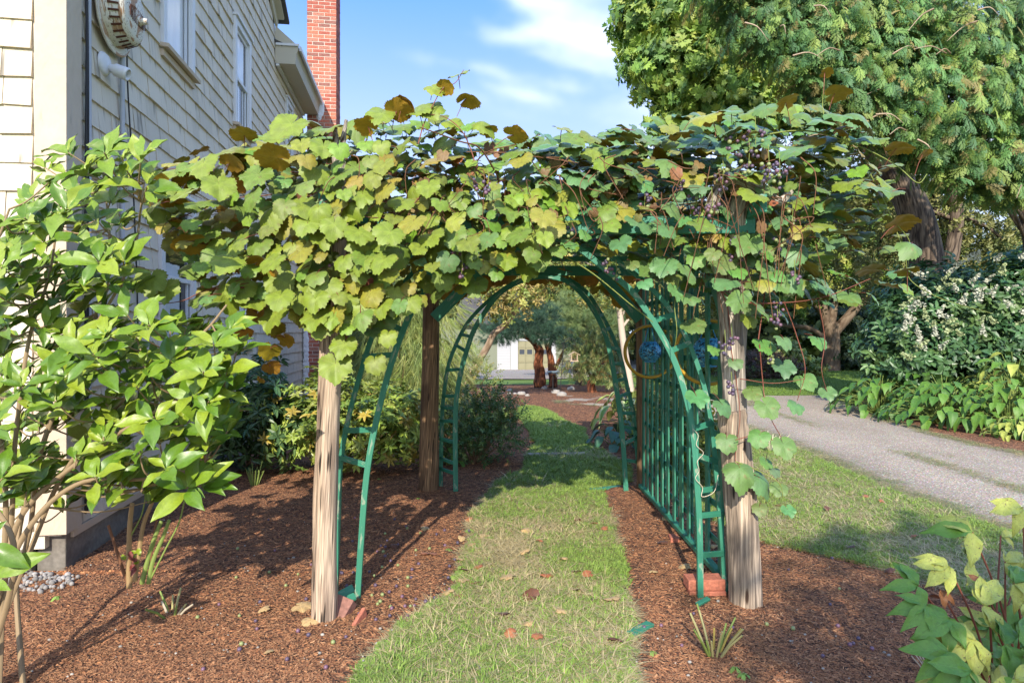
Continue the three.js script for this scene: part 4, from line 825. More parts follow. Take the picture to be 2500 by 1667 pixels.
// ---- sprigs: small bunches of leaves from which crowns and shrubs are made
function sprig(n, len, wid, opt = {}) {
  const { seed = 1, stem = 1, whorl = false, star = false, tiltA = 0.5, bend = 0.15, flat = 0 } = opt, r = rng(seed), pos = [], idx = [];
  for (let i = 0; i < n; i++) {
    const t = whorl ? 0.75 + 0.25 * r() : 0.15 + (0.85 * (i + 0.6 * r())) / n, a = i * 2.4 + r() * 0.8, el = tiltA * (0.5 + r()), L = len * (0.65 + 0.6 * r()), w = wid * (0.7 + 0.5 * r());
    const dir = V(Math.cos(a) * Math.cos(el), Math.sin(el), Math.sin(a) * Math.cos(el) * (1 - flat)).normalize();
    const sideV = new THREE.Vector3().crossVectors(dir, V(r() - 0.5, 1, r() - 0.5)).normalize(), nrm = new THREE.Vector3().crossVectors(sideV, dir);
    const o = V(0, t * stem, 0), k = pos.length / 3;
    const add = (u, v, z) => { const p = o.clone().addScaledVector(dir, u * L).addScaledVector(sideV, v * w).addScaledVector(nrm, z * L); pos.push(p.x, p.y, p.z); };
    if (star) {                                                      // a maple leaf
      add(0.05, 0, 0); const pts = [[0.05, 0.35], [0.2, 0.95], [0.42, 0.5], [0.72, 0.75], [0.68, 0.3], [1.05, 0], [0.68, -0.3], [0.72, -0.75], [0.42, -0.5], [0.2, -0.95], [0.05, -0.35]];
      pts.forEach(([u, v]) => add(u, v * 0.62, -bend * u * u - 0.12 * Math.abs(v)));
      for (let q = 1; q < pts.length; q++) idx.push(k, k + q, k + q + 1);
    } else { add(0, 0, 0); add(0.4, 0.5, 0.06); add(0.5, 0, -bend * 0.25); add(0.4, -0.5, 0.06); add(1, 0, -bend); add(0.78, 0.32, -bend * 0.45); add(0.78, -0.32, -bend * 0.45); idx.push(k, k + 2, k + 1, k, k + 3, k + 2, k + 1, k + 2, k + 5, k + 3, k + 6, k + 2, k + 2, k + 4, k + 5, k + 2, k + 6, k + 4); }
  }
  const g = new THREE.BufferGeometry(); g.setAttribute('position', new THREE.Float32BufferAttribute(pos, 3)); g.setIndex(idx);
  const q = g.toNonIndexed(); q.computeVertexNormals(); return q;
}
function frond(seed, opt = {}) {                                    // flat feathery spray hanging along +y, length 1
  const { nb = 13, spread = 0.34, subs = 4, w = 0.022, angle = 0.75, droop = 0.25 } = opt, r = rng(seed), pos = [], idx = [];
  const leaf = (a, b, wd) => { const k = pos.length / 3, d = b.clone().sub(a), s = V(-d.y, d.x, 0).normalize().multiplyScalar(wd), m = a.clone().lerp(b, 0.45); pos.push(a.x, a.y, a.z, m.x + s.x, m.y + s.y, m.z + wd * 0.6, b.x, b.y, b.z, m.x - s.x, m.y - s.y, m.z - wd * 0.6); idx.push(k, k + 1, k + 2, k, k + 2, k + 3); };
  const zf = (y, x) => -droop * y * y * 0.5 - 0.25 * Math.abs(x) + 0.05 * (vnoise(x * 5 + seed, y * 5) - 0.5);
  for (let i = 0; i < nb; i++) {
    const t = (i + 0.3 + 0.4 * r()) / nb, s = i % 2 ? 1 : -1, L = spread * (0.4 + 1.1 * Math.sin(Math.PI * Math.pow(t, 0.75)) ) * (0.75 + 0.5 * r()), an = angle * (0.8 + 0.4 * r());
    const a = V(0, t, zf(t, 0)), b = V(Math.sin(an) * L * s, t + Math.cos(an) * L, 0); b.z = zf(b.y, b.x);
    leaf(a, b, w);
    for (let q = 1; q <= subs; q++) for (const ss of [-1, 1]) { const u = q / (subs + 1), p = a.clone().lerp(b, u), l = L * 0.42 * (1 - u * 0.55), aa = an * s + ss * 0.6, e = V(p.x + Math.sin(aa) * l, p.y + Math.cos(aa) * l, 0); e.z = zf(e.y, e.x); leaf(p, e, w * 0.85); }
  }
  leaf(V(0, 0, 0), V(0, 1.05, zf(1.05, 0)), w * 0.8);
  const g = new THREE.BufferGeometry(); g.setAttribute('position', new THREE.Float32BufferAttribute(pos, 3)); g.setIndex(idx);
  const q = g.toNonIndexed(); q.computeVertexNormals(); return q;
}
function needles(n, seed, len = 1, w = 0.02, spread = 0.9) {          // a tuft of needles fanning out round +y
  const r = rng(seed), pos = [], idx = [];
  for (let i = 0; i < n; i++) { const a = r() * 6.283, e = spread * (0.2 + 0.8 * r()), d = V(Math.cos(a) * Math.sin(e), Math.cos(e), Math.sin(a) * Math.sin(e)), s = new THREE.Vector3().crossVectors(d, V(r() - 0.5, r() - 0.5, r() - 0.5)).normalize().multiplyScalar(w), L = len * (0.7 + 0.4 * r()), o = V(0, 0.4 * r(), 0), k = pos.length / 3; const b = o.clone().addScaledVector(d, L); pos.push(o.x - s.x, o.y - s.y, o.z - s.z, o.x + s.x, o.y + s.y, o.z + s.z, b.x, b.y, b.z); idx.push(k, k + 1, k + 2); }
  const g = new THREE.BufferGeometry(); g.setAttribute('position', new THREE.Float32BufferAttribute(pos, 3)); g.setIndex(idx);
  const q = g.toNonIndexed(); q.computeVertexNormals(); return q;
}
// points through a set of ellipsoids [x, y, z, rx, ry, rz], mostly near their skins
function fill(lobes, n, seed, skin = 0.42) {
  if (!lobes.length) return [];
  const r = rng(seed), wts = lobes.map((l) => Math.pow(l[3] * l[4] * l[5], 0.67)), sum = wts.reduce((a, b) => a + b), out = [];
  while (out.length < n) {
    let k = 0, q = r() * sum; while (q > wts[k]) q -= wts[k++];
    const l = lobes[k], u = 2 * r() - 1, a = r() * 6.283, s = Math.sqrt(1 - u * u), d = V(s * Math.cos(a), u, s * Math.sin(a));
    const lump = 0.78 + 0.44 * vnoise(d.x * 2.6 + k * 7, d.y * 2.6 + d.z * 2.1, 0, 0, seed + k), rad = Math.pow(r(), skin) * lump;
    out.push({ p: V(l[0] + d.x * rad * l[3], l[1] + d.y * rad * l[4], l[2] + d.z * rad * l[5]), o: V(d.x / l[3], d.y / l[4], d.z / l[5]).normalize(), rad });
  }
  return out;
}
function foliage(name, parent, geo, m, pts, o) {                      // sprigs standing out of the points
  const { size = [0.1, 0.2], up = 0.4, jit = 0.7, cols, seed = 5, filter, hang = 0, name2 } = o, r = rng(seed), list = [];
  for (const q of pts) {
    if (filter && !filter(q.p, r)) continue;
    const d = q.o.clone().multiplyScalar(1 - hang).add(V((r() - 0.5) * 2 * jit, (r() - 0.5) * 2 * jit + up, (r() - 0.5) * 2 * jit)); if (hang) d.y -= hang * 1.6;
    d.normalize();
    const quat = new THREE.Quaternion().setFromUnitVectors(V(0, 1, 0), d).multiply(new THREE.Quaternion().setFromAxisAngle(V(0, 1, 0), r() * 6.283));
    if (hang) { const z = q.o.clone().setY(0.35 * (1 + r())).add(V((r() - 0.5) * jit, 0, (r() - 0.5) * jit)); quat.setFromRotationMatrix(qFrom(z, d)); }
    const s = lerp(size[0], size[1], r()), c = cols[(Math.pow(r(), 1.2) * cols.length) | 0], k = 0.75 + 0.5 * r(), inner = lerp(0.75, 1.05, clamp(q.rad));
    const patch = 0.8 + 0.4 * vnoise(q.p.x * 1.3, q.p.y * 1.3 + q.p.z, 0, 0, seed);
    list.push({ m: new THREE.Matrix4().compose(q.p, quat, V(s, s, s)), c: c.map((v) => v * k * patch) });
  }
  return inst(name, geo, m, list, parent, true);
}
function limbs(parent, m, trunkPts, rad, lobes, seed, opt = {}) {      // trunk with limbs reaching into the lobes
  const r = rng(seed), gs = [tube(curvePts(trunkPts, 26), (t) => lerp(rad[0], rad[1], t) * (1 + 0.35 * Math.max(0, 1 - t * 9)), opt.seg ?? 12)];
  const cv = new THREE.CatmullRomCurve3(trunkPts);
  part('trunk', gs[0], m, parent);
  const ls = [];
  lobes.forEach((l, i) => { const a = cv.getPoint(lerp(opt.from ?? 0.5, 1, r())), b = V(l[0], l[1], l[2]), mid = a.clone().lerp(b, 0.5).add(V((r() - 0.5) * 0.3, 0.12 * a.distanceTo(b), (r() - 0.5) * 0.3)); ls.push(tube(curvePts([a, mid, b], 10), [rad[1] * (opt.limb ?? 0.6), rad[1] * 0.12], 7)); for (let k = 0; k < (opt.twigs ?? 3); k++) { const c = b.clone().add(V((r() - 0.5) * 1.7 * l[3], (r() - 0.3) * 1.3 * l[4], (r() - 0.5) * 1.7 * l[5])); ls.push(tube(curvePts([mid.clone().lerp(b, 0.4 + 0.5 * r()), b.clone().lerp(c, 0.4).add(V(0, 0.05, 0)), c], 6), [rad[1] * 0.16, rad[1] * 0.04], 5)); } });
  if (ls.length) part('limbs', merge(ls), m, parent);
}

// ---------------------------------------------------------------- the grapevine on the arbor
{
  const vine = thing('grapevine', 'large fruiting grapevine with broad leaves sprawling over the arbor', 'grapevine', [0, 0, 0]);
  const r = rng(501), geos = Array.from({ length: 9 }, (_, i) => grapeLeaf(520 + i, 0.12 + 0.13 * (i % 5)));
  const small = Array.from({ length: 4 }, (_, i) => grapeLeaf(560 + i, 0.35, 28));
  const inside = (poly, x, y) => { let c = false; for (let i = 0, j = poly.length - 1; i < poly.length; j = i++) { const [xi, yi] = poly[i], [xj, yj] = poly[j]; if (yi > y !== yj > y && x < ((xj - xi) * (y - yi)) / (yj - yi) + xi) c = !c; } return c; };
  const A = [[420, 345], [520, 330], [640, 300], [760, 315], [860, 250], [1000, 245], [1090, 320], [1250, 320], [1260, 580], [1180, 590], [1090, 615], [1040, 660], [970, 690], [900, 720], [870, 780], [800, 760], [740, 750], [690, 730], [600, 715], [520, 690], [450, 690], [430, 600], [380, 540], [350, 480], [350, 400]];
  const C = [[1240, 320], [1400, 310], [1560, 255], [1800, 240], [1930, 245], [2050, 330], [2040, 470], [1990, 540], [1900, 560], [1800, 520], [1760, 560], [1780, 690], [1720, 740], [1660, 640], [1600, 690], [1480, 650], [1380, 560], [1250, 560]];
  const D = [[1760, 420], [2000, 440], [2090, 560], [2110, 660], [1960, 700], [1830, 700], [1760, 720]];
  const L = [];                                                       // leaves: position of petiole, normal, tip direction, size, material, importance
  const add = (p, n, t, s, m, own) => L.push({ p, n, t, s, m, own });
  const poisson = (poly, gap, n, fn, seed) => {
    const q = rng(seed), xs = poly.map((p) => p[0]), ys = poly.map((p) => p[1]), got = [];
    for (let k = 0; k < 9000 && got.length < n; k++) { const x = lerp(Math.min(...xs), Math.max(...xs), q()), y = lerp(Math.min(...ys), Math.max(...ys), q()); if (!inside(poly, x, y) || got.some((g) => Math.hypot(g[0] - x, g[1] - y) < gap)) continue; got.push([x, y]); fn(x, y, q); }
  };
  const shape = (x) => 0.14 * Math.cos(((x - 1180) / 1000) * 1.3);
  // left half: large leaves facing the light, tips down
  const leftLeaf = (depth, big) => (x, y, q) => {
    const top = smooth(480, 300, y), out = smooth(640, 420, x), d = depth + 0.28 * q() - 0.1 * (1 - top) + 0.55 * top * q();
    const n = V((q() - 0.5) * 1.15 - 0.08, 0.3 + 0.75 * q() + 0.4 * top, 0.95 - 0.3 * q() - 0.55 * top * q() - 0.6 * out * q()), t = V((q() - 0.5) * 1.2, -1, 0.35);
    const p = Q(x, y, d), s = big * (0.5 + 0.62 * q()) * (x > 950 ? 0.82 : 1);
    add(p, n, t, s, q() < 0.16 ? 3 : q() < 0.55 ? 0 : q() < 0.75 ? 1 : 2, true);
  };
  poisson(A, 33, 150, leftLeaf(3.0, 0.094), 601);
  const Eo = [[330, 400], [640, 330], [650, 700], [520, 690], [440, 640], [370, 540], [330, 470]];
  poisson(Eo, 36, 40, (x, y, q) => { const und = q() < 0.35; add(Q(x, y, 3.02 + 0.3 * q()), und ? V((q() - 0.5) * 0.8, 0.8, -0.55) : V((q() - 0.5) * 1.1, 0.5 + 0.5 * q(), 0.9), V((q() - 0.5) * 1.2, und ? -0.3 : -1, 0.3), 0.1 * (0.6 + 0.5 * q()), und ? 3 : q() < 0.6 ? 0 : 1, true); }, 611);
  poisson(A, 21, 230, leftLeaf(3.2, 0.078), 602);
  const rightLeaf = (depth, big, sparse) => (x, y, q) => {
    const top = smooth(430, 280, y), d = depth + 0.3 * q() + 0.4 * top * q(), sideOut = smooth(1750, 2000, x);
    const n = V((q() - 0.5) * 1.3 + 0.1, 0.6 + 0.5 * q(), 0.65 + 0.6 * (q() - 0.5) - sideOut * 0.7 * q()), t = V((q() - 0.5) * 1.7, -0.7, 0.6 * q());
    add(Q(x, y, d), n, t, big * (0.5 + 0.65 * q()), q() < 0.26 ? 4 : q() < 0.4 ? 2 : q() < 0.2 ? 3 : q() < 0.5 ? 0 : 1, true);
  };
  poisson(C, 31, 150, rightLeaf(3.12, 0.088), 603);
  poisson(C, 21, 210, rightLeaf(3.3, 0.072), 604);
  poisson(D, 40, 44, rightLeaf(3.2, 0.086), 605);
  const ridge = [[700, 300], [860, 262], [1000, 262], [1100, 318], [1250, 308], [1400, 300], [1560, 268], [1740, 262], [1740, 400], [1400, 430], [1000, 420], [700, 420]];
  poisson(ridge, 30, 130, (x, y, q) => add(Q(x, y, 3.15 + 0.75 * q()), V((q() - 0.5) * 1.0, 0.6 + 0.5 * q(), 0.9 - 0.9 * q()), V((q() - 0.5) * 1.4, -0.8, 0.4), 0.1 * (0.7 + 0.4 * q()), x > 1200 ? (q() < 0.5 ? 2 : 4) : q() < 0.2 ? 3 : q() < 0.6 ? 0 : 1, true), 606);
  // over the head of the left post, and the fringe before the front beam
  const postP = [[690, 320], [880, 310], [890, 700], [800, 760], [720, 740], [690, 640]];
  poisson(postP, 34, 48, (x, y, q) => add(Q(x, y, 2.93 + 0.12 * q()), V((q() - 0.5) * 1.1 - 0.1, 0.35 + 0.6 * q(), 0.9), V((q() - 0.5) * 1.1, -1, 0.3), 0.09 * (0.5 + 0.6 * q()), q() < 0.12 ? 3 : q() < 0.6 ? 0 : 1, true), 612);
  const fringe = [[960, 440], [1330, 440], [1340, 560], [1200, 620], [1060, 660], [960, 640]];
  poisson(fringe, 30, 52, (x, y, q) => add(Q(x, y, 3.1 + 0.25 * q()), V((q() - 0.5) * 1.2, 0.35 + 0.7 * q(), 0.85), V((q() - 0.5) * 1.3, -1, 0.3), 0.085 * (0.55 + 0.55 * q()), q() < 0.15 ? 3 : q() < 0.6 ? 0 : 1, true), 613);
  // hanging down the right post and beside it
  for (const [x, y, s] of [[1590, 745, .085], [1640, 800, .05], [1600, 910, .08], [1660, 930, .075], [1720, 700, .08], [1780, 640, .1], [1800, 840, .085], [1850, 870, .08], [1760, 930, .085], [1690, 830, .055], [1900, 900, .06], [1745, 1000, .075], [1800, 1020, .085], [1670, 1010, .08], [1760, 1060, .05], [1820, 640, .085], [1950, 680, .08], [1880, 780, .07], [1700, 1075, .11], [1745, 1098, .1], [1790, 1120, .06], [1745, 1165, .055], [1810, 1170, .05], [1780, 1080, .045], [1730, 900, .07], [1830, 930, .065], [1755, 790, .08], [1800, 780, .07], [1690, 620, .075], [1735, 560, .085], [1830, 570, .09], [1880, 650, .08]])
    add(Q(x, y, 3.2 + 0.15 * r()), V((r() - 0.5) * 0.8, 0.6 + 0.5 * r(), 0.8), V((r() - 0.5) * 1.3, -0.9, 0.3), s * 0.95, r() < 0.5 ? 2 : 4, true);
  // low leaves at the left post, and a few hanging loose
  for (const [x, y, s] of [[770, 835, .105], [735, 735, .1], [800, 720, .095], [860, 830, .07], [790, 790, .08], [890, 770, .06], [905, 700, .07], [940, 690, .08], [840, 700, .09], [690, 680, .095], [640, 640, .1], [720, 640, .1], [510, 575, .115], [515, 660, .115], [345, 640, .1], [380, 660, .09]])
    add(Q(x, y, 3.0 + 0.08 * r()), V((r() - 0.5) * 0.6, 0.35 + 0.3 * r(), 0.95), V((r() - 0.5) * 0.7, -1, 0.2), s, 0, true);
  for (const [x, y, s] of [[620, 800, .075], [655, 775, .06], [620, 840, .06], [600, 870, .03], [560, 760, .06], [590, 720, .07], [630, 750, .07]])
    add(Q(x, y, 3.25), V((r() - 0.5) * 0.8, 0.7, -0.7), V((r() - 0.5), -0.3, -0.6), s, 3, true);
  // shoots standing above the ridge
  const shootLeaf = [[1020, 200, .06, -.6], [1052, 172, .075, .3], [995, 200, .07, .8], [1072, 225, .085, -.3], [1105, 280, .085, .5], [1070, 290, .07, .5], [985, 245, .1, .7], [960, 250, .095, .6], [925, 245, .08, -.6], [875, 260, .1, .7], [910, 255, .09, -.5], [845, 290, .08, -.5], [1125, 300, .06, -.4], [1030, 300, .06, .2], [668, 285, .13, .9], [560, 310, .09, -.2], [1895, 165, .045, -.3], [1918, 215, .085, -.35], [1805, 235, .08, -.4], [1850, 260, .09, .4], [1970, 262, .12, .25], [1760, 245, .085, .5], [1600, 262, .06, .4], [1680, 255, .07, .3], [1640, 270, .08, -.3], [2120, 355, .05, -.4], [2060, 515, .105, -.4], [2095, 560, .09, .5], [2000, 430, .11, .4], [2050, 440, .08, .3], [2085, 620, .075, -.3], [2060, 340, .085, -.2], [1980, 320, .09, .3], [1290, 295, .07, .3], [1180, 310, .09, -.3], [1400, 300, .06, .4], [1460, 300, .06, .4], [270, 315, .06, .5], [300, 330, .06, .6], [230, 360, .07, .5], [400, 395, .09, .4]];
  for (const [x, y, s, f] of shootLeaf) add(Q(x, y, 3.1 + 0.1 * r()), V((r() - 0.5) * 0.7, 0.7, f), V((r() - 0.5) * 1.6, f < 0 ? 0.25 : -0.75, 0.1 + (r() - 0.5) * 0.4), s * 0.95, x > 1300 ? (f < 0 ? 3 : 2) : f < 0 ? 3 : 0, true);
  for (let i = 0; i < 340; i++) { const x = lerp(-0.95, 1.4, r()), z = -4.4 - 1.75 * r(), y = 2.14 + 0.22 * r(); add(V(x, y, z), V((r() - 0.5) * 0.8, 0.8, 0.7 + (r() - 0.5) * 0.7), V(r() - 0.5, -0.4, 0.3 * r()), 0.08 + 0.04 * r(), x < 0.1 ? 1 : 2, false); }
  // the roof of leaves, back to the rear beam, and the inside of the mass
  for (let i = 0; i < 620; i++) { const x = lerp(-1.35, 1.75, r()), z = -3.1 - 3.15 * r(), y = 2.18 + 0.26 * r() + 0.08 * fbm(x * 2, z * 2, 2); add(V(x, y, z), V((r() - 0.5) * 0.9, 1, 0.25 + (r() - 0.5) * 0.9), V(r() - 0.5, -0.25, r() - 0.5), 0.065 + 0.045 * r(), r() < 0.25 ? 3 : x < 0.1 ? 1 : 2, false); }
  for (let i = 0; i < 170; i++) { const left = r() < 0.5, x = left ? -1.0 - 0.5 * r() : 1.3 + 0.45 * r(), z = -3.2 - 3 * r(), y = left ? 1.75 + 0.6 * r() : 1.55 + 0.8 * r(); add(V(x, y, z), V(left ? -0.6 : 0.6, 0.7, r() - 0.4), V(r() - 0.5, -1, r() - 0.5), 0.06 + 0.04 * r(), left ? 1 : 2, false); }
  for (let i = 0; i < 200; i++) { const x = -1.2 + 2.8 * r(), y = 1.98 + 0.4 * r(), z = -3.3 - 0.5 * r(); add(V(x, y, z), V((r() - 0.5) * 1.4, 0.6 + r() * 0.4, 0.6 * (r() - 0.3)), V(r() - 0.5, -1, r() - 0.5), 0.05 + 0.04 * r(), r() < 0.4 ? 3 : 1, false); }
  for (let i = 0; i < 70; i++) { const x = -0.75 + 1.95 * r(), e = Math.abs(x - 0.2) / 1, y = 1.98 - 0.42 * e * e * r() - 0.05 * r(), z = -5.85 - 0.35 * r(); add(V(x, y, z), V((r() - 0.5), 0.5, -0.8), V(r() - 0.5, -1, 0), 0.06 + 0.04 * r(), 3, false); }

  const mats = [...M.vine, M.vineBlue];
  const owned = L.filter((l) => l.own).sort((a, b) => b.s / -b.p.z - a.s / -a.p.z);
  owned.forEach((l, i) => { l.part = i < 300; });
  const big = L.filter((l) => l.part), rest = L.filter((l) => !l.part), tw = [];
  const groups = {};
  // dry brown curled leaves caught among the stems
  const dead = leafMat(leafTex([146, 108, 66], [130, 92, 54], { n: 60, a: 0.4, r: 9, c: [[110, 74, 50]] }, 'palm', 9)), dry = [];
  for (let i = 0; i < 80; i++) { const x = 640 + 1150 * r(), y = 330 + 190 * r() + (x < 1000 ? 150 * r() : 0); dry.push({ m: placed(qFrom(V(r() - 0.5, r() - 0.3, 0.7), V(r() - 0.5, -1, r() - 0.5)), Q(x, y, 3.12 + 0.35 * r()), 0.018 + 0.03 * r()), c: [1, 1, 1].map((v) => v * (0.6 + 0.6 * r())) }); }
  inst('dry_leaves', small[0], dead, dry, vine, true);
  L.forEach((l, i) => {
    const q = qFrom(l.n, l.t), k = (r() * geos.length) | 0, mi = l.m;
    if (l.part) { const m = part('leaf', geos[k], mats[mi], vine); m.matrixAutoUpdate = true; placed(q, l.p, l.s * (0.9 + 0.15 * r()), l.s, l.s).decompose(m.position, m.quaternion, m.scale); }
    else { const kk = mi * 10 + (i % 2); (groups[kk] ??= []).push({ m: placed(q, l.p, l.s), c: [1, 1, 1].map((v) => v * (0.8 + 0.4 * r())) }); }
    // petiole
    if (l.own && -l.p.z < 3.6) { const back = l.n.clone().normalize().multiplyScalar(-0.5).add(l.t.clone().normalize().multiplyScalar(-0.5)).add(V((r() - 0.5) * 0.6, (r() - 0.5) * 0.4 + (l.p.y > 2.4 ? -0.5 : 0.1), -0.25)); const e = l.p.clone().addScaledVector(back.normalize(), 0.07 + 0.05 * r()); tw.push(tube([l.p.clone(), l.p.clone().lerp(e, 0.5).add(V(0, 0.008, 0)), e], [0.0022, 0.0016], 4, false)); }
  });
  for (const [k, list] of Object.entries(groups)) inst('leaves', k % 2 ? small[1] : geos[(k | 0) % 7], mats[(k / 10) | 0], list, vine, true);
  part('petioles', merge(tw), M.caneRed, vine, true);

  // old trunks, canes and tendrils
  part('trunk', log([V(1.2, -0.05, -3.6), V(1.2, 0.6, -3.55), V(1.21, 1.2, -3.52), V(1.2, 1.75, -3.44), V(1.16, 2.05, -3.36), V(1.24, 2.2, -3.34)], [0.03, 0.055], 12, 71, 0.22), M.postGrey, vine);
  part('trunk', log([V(1.12, 2.1, -3.4), V(1.0, 2.05, -3.3), V(1.06, 2.18, -3.25), V(1.2, 2.17, -3.27), V(1.34, 2.08, -3.3), V(1.42, 2.14, -3.34)], [0.035, 0.02], 10, 75, 0.3), M.postGrey, vine);
  part('trunk', log([V(-0.86, 1.2, -3.3), V(-0.83, 1.6, -3.31), V(-0.86, 2.0, -3.3), V(-0.8, 2.2, -3.32), V(-0.6, 2.25, -3.4)], [0.012, 0.016], 9, 79, 0.3), M.cane, vine);
  const canes = [];
  for (let i = 0; i < 30; i++) { const x = -1.1 + 2.6 * r(), z = -3.45 - 2.4 * r(); let p = V(x, 2.08 + 0.14 * r(), z); const pts = [p.clone()], d = V(r() - 0.5, 0.05, r() - 0.5).normalize(); for (let k = 0; k < 7; k++) { d.add(V((r() - 0.5) * 0.7, (r() - 0.5) * 0.4 - 0.03, (r() - 0.5) * 0.7)).normalize(); p = p.clone().addScaledVector(d, 0.14); p.y = clamp(p.y, 1.96, 2.28); pts.push(p); } canes.push(tube(curvePts(pts, 22), [0.006, 0.0025], 5)); }
  for (let i = 0; i < 230; i++) { const x = -1.0 + 2.4 * r(), y0 = 1.95 + 0.35 * r(), z = -3.05 - 0.5 * r(); const pts = [V(x, y0, z), V(x + (r() - 0.5) * 0.15, y0 - 0.1 * r(), z + 0.05), V(x + (r() - 0.5) * 0.3, y0 - 0.25 * r() * (x > 0.9 ? 2.4 : 1), z + 0.03)]; canes.push(tube(curvePts(pts, 10), [0.003, 0.0018], 4, false)); }
  const cane = (pts, d, rad = 0.0034, m = M.caneRed) => part('cane', tube(curvePts(pts.map(([x, y], i) => Q(x, y, d + 0.03 * (i % 2))), 40), [rad, rad * 0.5], 6), m, vine);
  part('canes', merge(canes), M.cane, vine, true);
  cane([[740, 400], [620, 395], [520, 415], [420, 430], [350, 445]], 3.28); cane([[640, 470], [560, 500], [470, 480], [360, 470]], 3.28); cane([[560, 660], [470, 668], [420, 690], [350, 700]], 3.05);
  cane([[1095, 390], [1080, 340], [1060, 300], [1020, 268], [985, 262]], 3.12); cane([[960, 330], [975, 280], [1000, 230], [1015, 205], [1045, 190], [1065, 160]], 3.12, 0.003);
  cane([[1640, 640], [1670, 700], [1680, 800], [1695, 900], [1700, 960], [1690, 1040], [1692, 1080]], 3.3); cane([[1640, 650], [1690, 690], [1800, 695], [1900, 680], [2000, 640]], 3.24);
  cane([[1660, 460], [1700, 600], [1745, 500], [1760, 620], [1740, 800]], 3.4, 0.006); cane([[1700, 320], [1850, 300], [1960, 330], [2060, 380], [2110, 420], [2130, 400]], 3.2, 0.004, M.caneGreen);
  cane([[1900, 300], [1890, 240], [1895, 180]], 3.15, 0.003, M.caneGreen); cane([[2000, 400], [2040, 480], [2080, 590], [2090, 640], [2150, 680], [2280, 720]], 3.25, 0.003, M.caneGreen); cane([[1240, 560], [1350, 620], [1450, 700], [1500, 740]], 3.35, 0.004, M.caneGreen);
  cane([[1690, 1060], [1740, 1080], [1790, 1110], [1800, 1150]], 3.25, 0.003, M.caneGreen); cane([[1560, 640], [1550, 700], [1555, 760], [1550, 800]], 3.2, 0.0025, M.caneGreen);

  cane([[1800, 690], [1830, 770], [1850, 850], [1832, 920]], 3.27, 0.003); cane([[1745, 790], [1752, 870], [1762, 940], [1798, 1010], [1812, 1040]], 3.27, 0.003); cane([[1880, 690], [1895, 780], [1888, 850], [1902, 905]], 3.27, 0.0025); cane([[1690, 1010], [1740, 1000], [1800, 1020]], 3.26, 0.0025); cane([[1700, 870], [1780, 880], [1850, 870]], 3.27, 0.0025); cane([[2060, 515], [2090, 555], [2085, 620]], 3.17, 0.0025, M.caneGreen); cane([[470, 668], [510, 655], [560, 640]], 3.06, 0.003);
  // grapes
  const sph = new THREE.SphereGeometry(1, 12, 9);
  const skin = (a, b, s) => phys({ map: dataTex(64, 64, (u, v) => mix3(a, b, fbm(u * 4, v * 4, 3, 4, 4, s))), roughness: 0.42, clearcoat: 0.2, clearcoatRoughness: 0.4 });
  M.grapes = [skin([0.32, 0.25, 0.33], [0.44, 0.37, 0.44], 3), skin([0.36, 0.24, 0.33], [0.5, 0.38, 0.44], 4), skin([0.26, 0.22, 0.3], [0.4, 0.36, 0.44], 5), skin([0.5, 0.55, 0.34], [0.6, 0.62, 0.42], 6)];
  let left = 298;
  const bunch = (x, y, d, n, R, green) => {
    const c = sub('grape_cluster', vine); c.position.copy(Q(x, y, d));
    const st = [tube([V(0, R * 2.6, 0), V(0.004, R, 0), V(0, -R * 0.5, 0)], [0.002, 0.0015], 4, false)];
    const got = [];
    for (let k = 0; k < 400 && got.length < n; k++) { const t = r(), w = R * (1.1 - 0.75 * t), a = r() * 6.283, q = Math.sqrt(r()), p = V(Math.cos(a) * w * q, R - t * 2.1 * R, Math.sin(a) * w * q * 0.9); if (got.every((g) => g.distanceTo(p) > 0.0152)) got.push(p); }
    got.forEach((p) => { const s = 0.0082 + 0.0022 * r(), m = r() < green ? M.grapes[3] : M.grapes[(r() * 3) | 0]; if (left-- > 0) { const b = part('grape', sph, m, c); b.position.copy(p); b.scale.setScalar(s); } else { const g = sph.clone(); g.scale(s, s, s); g.translate(p.x, p.y, p.z); st.push(g); } });
    part('stalk', merge(st), M.caneGreen, c);
  };
  const bs = [[1060, 620, 3.12, 10, .035, .2], [1050, 590, 3.14, 6, .03, .4], [1395, 610, 3.3, 9, .03, .2], [1415, 632, 3.32, 7, .03, .5], [1635, 485, 3.16, 14, .045, .2], [1600, 470, 3.2, 12, .045, .3], [1560, 430, 3.2, 7, .035, .4], [1690, 340, 3.12, 14, .05, .1], [1735, 330, 3.12, 14, .05, .2], [1765, 395, 3.06, 16, .05, .15], [1790, 410, 3.06, 14, .05, .25], [1720, 370, 3.12, 12, .05, .2], [1660, 410, 3.15, 14, .05, .3], [1690, 600, 3.3, 10, .04, .05], [1690, 560, 3.3, 7, .03, .2], [1820, 500, 3.2, 6, .035, .8], [1825, 640, 3.2, 7, .035, .1], [1790, 715, 3.25, 9, .045, .05], [1785, 740, 3.25, 9, .04, .1], [1680, 785, 3.22, 8, .035, .05], [1665, 800, 3.22, 8, .035, .1], [1680, 890, 3.24, 8, .03, .15], [1120, 430, 3.1, 8, .035, .2], [1090, 425, 3.12, 6, .03, .2], [700, 530, 2.98, 5, .03, .1], [665, 680, 3.0, 4, .022, .1], [885, 440, 3.04, 5, .03, .9], [1310, 530, 3.2, 6, .03, .4], [1480, 470, 3.18, 8, .04, .4], [1790, 560, 3.25, 8, .03, .6], [1770, 820, 3.28, 7, .03, .5], [760, 600, 3.05, 8, .03, .9]];
  bs.forEach((b) => bunch(...b));
}

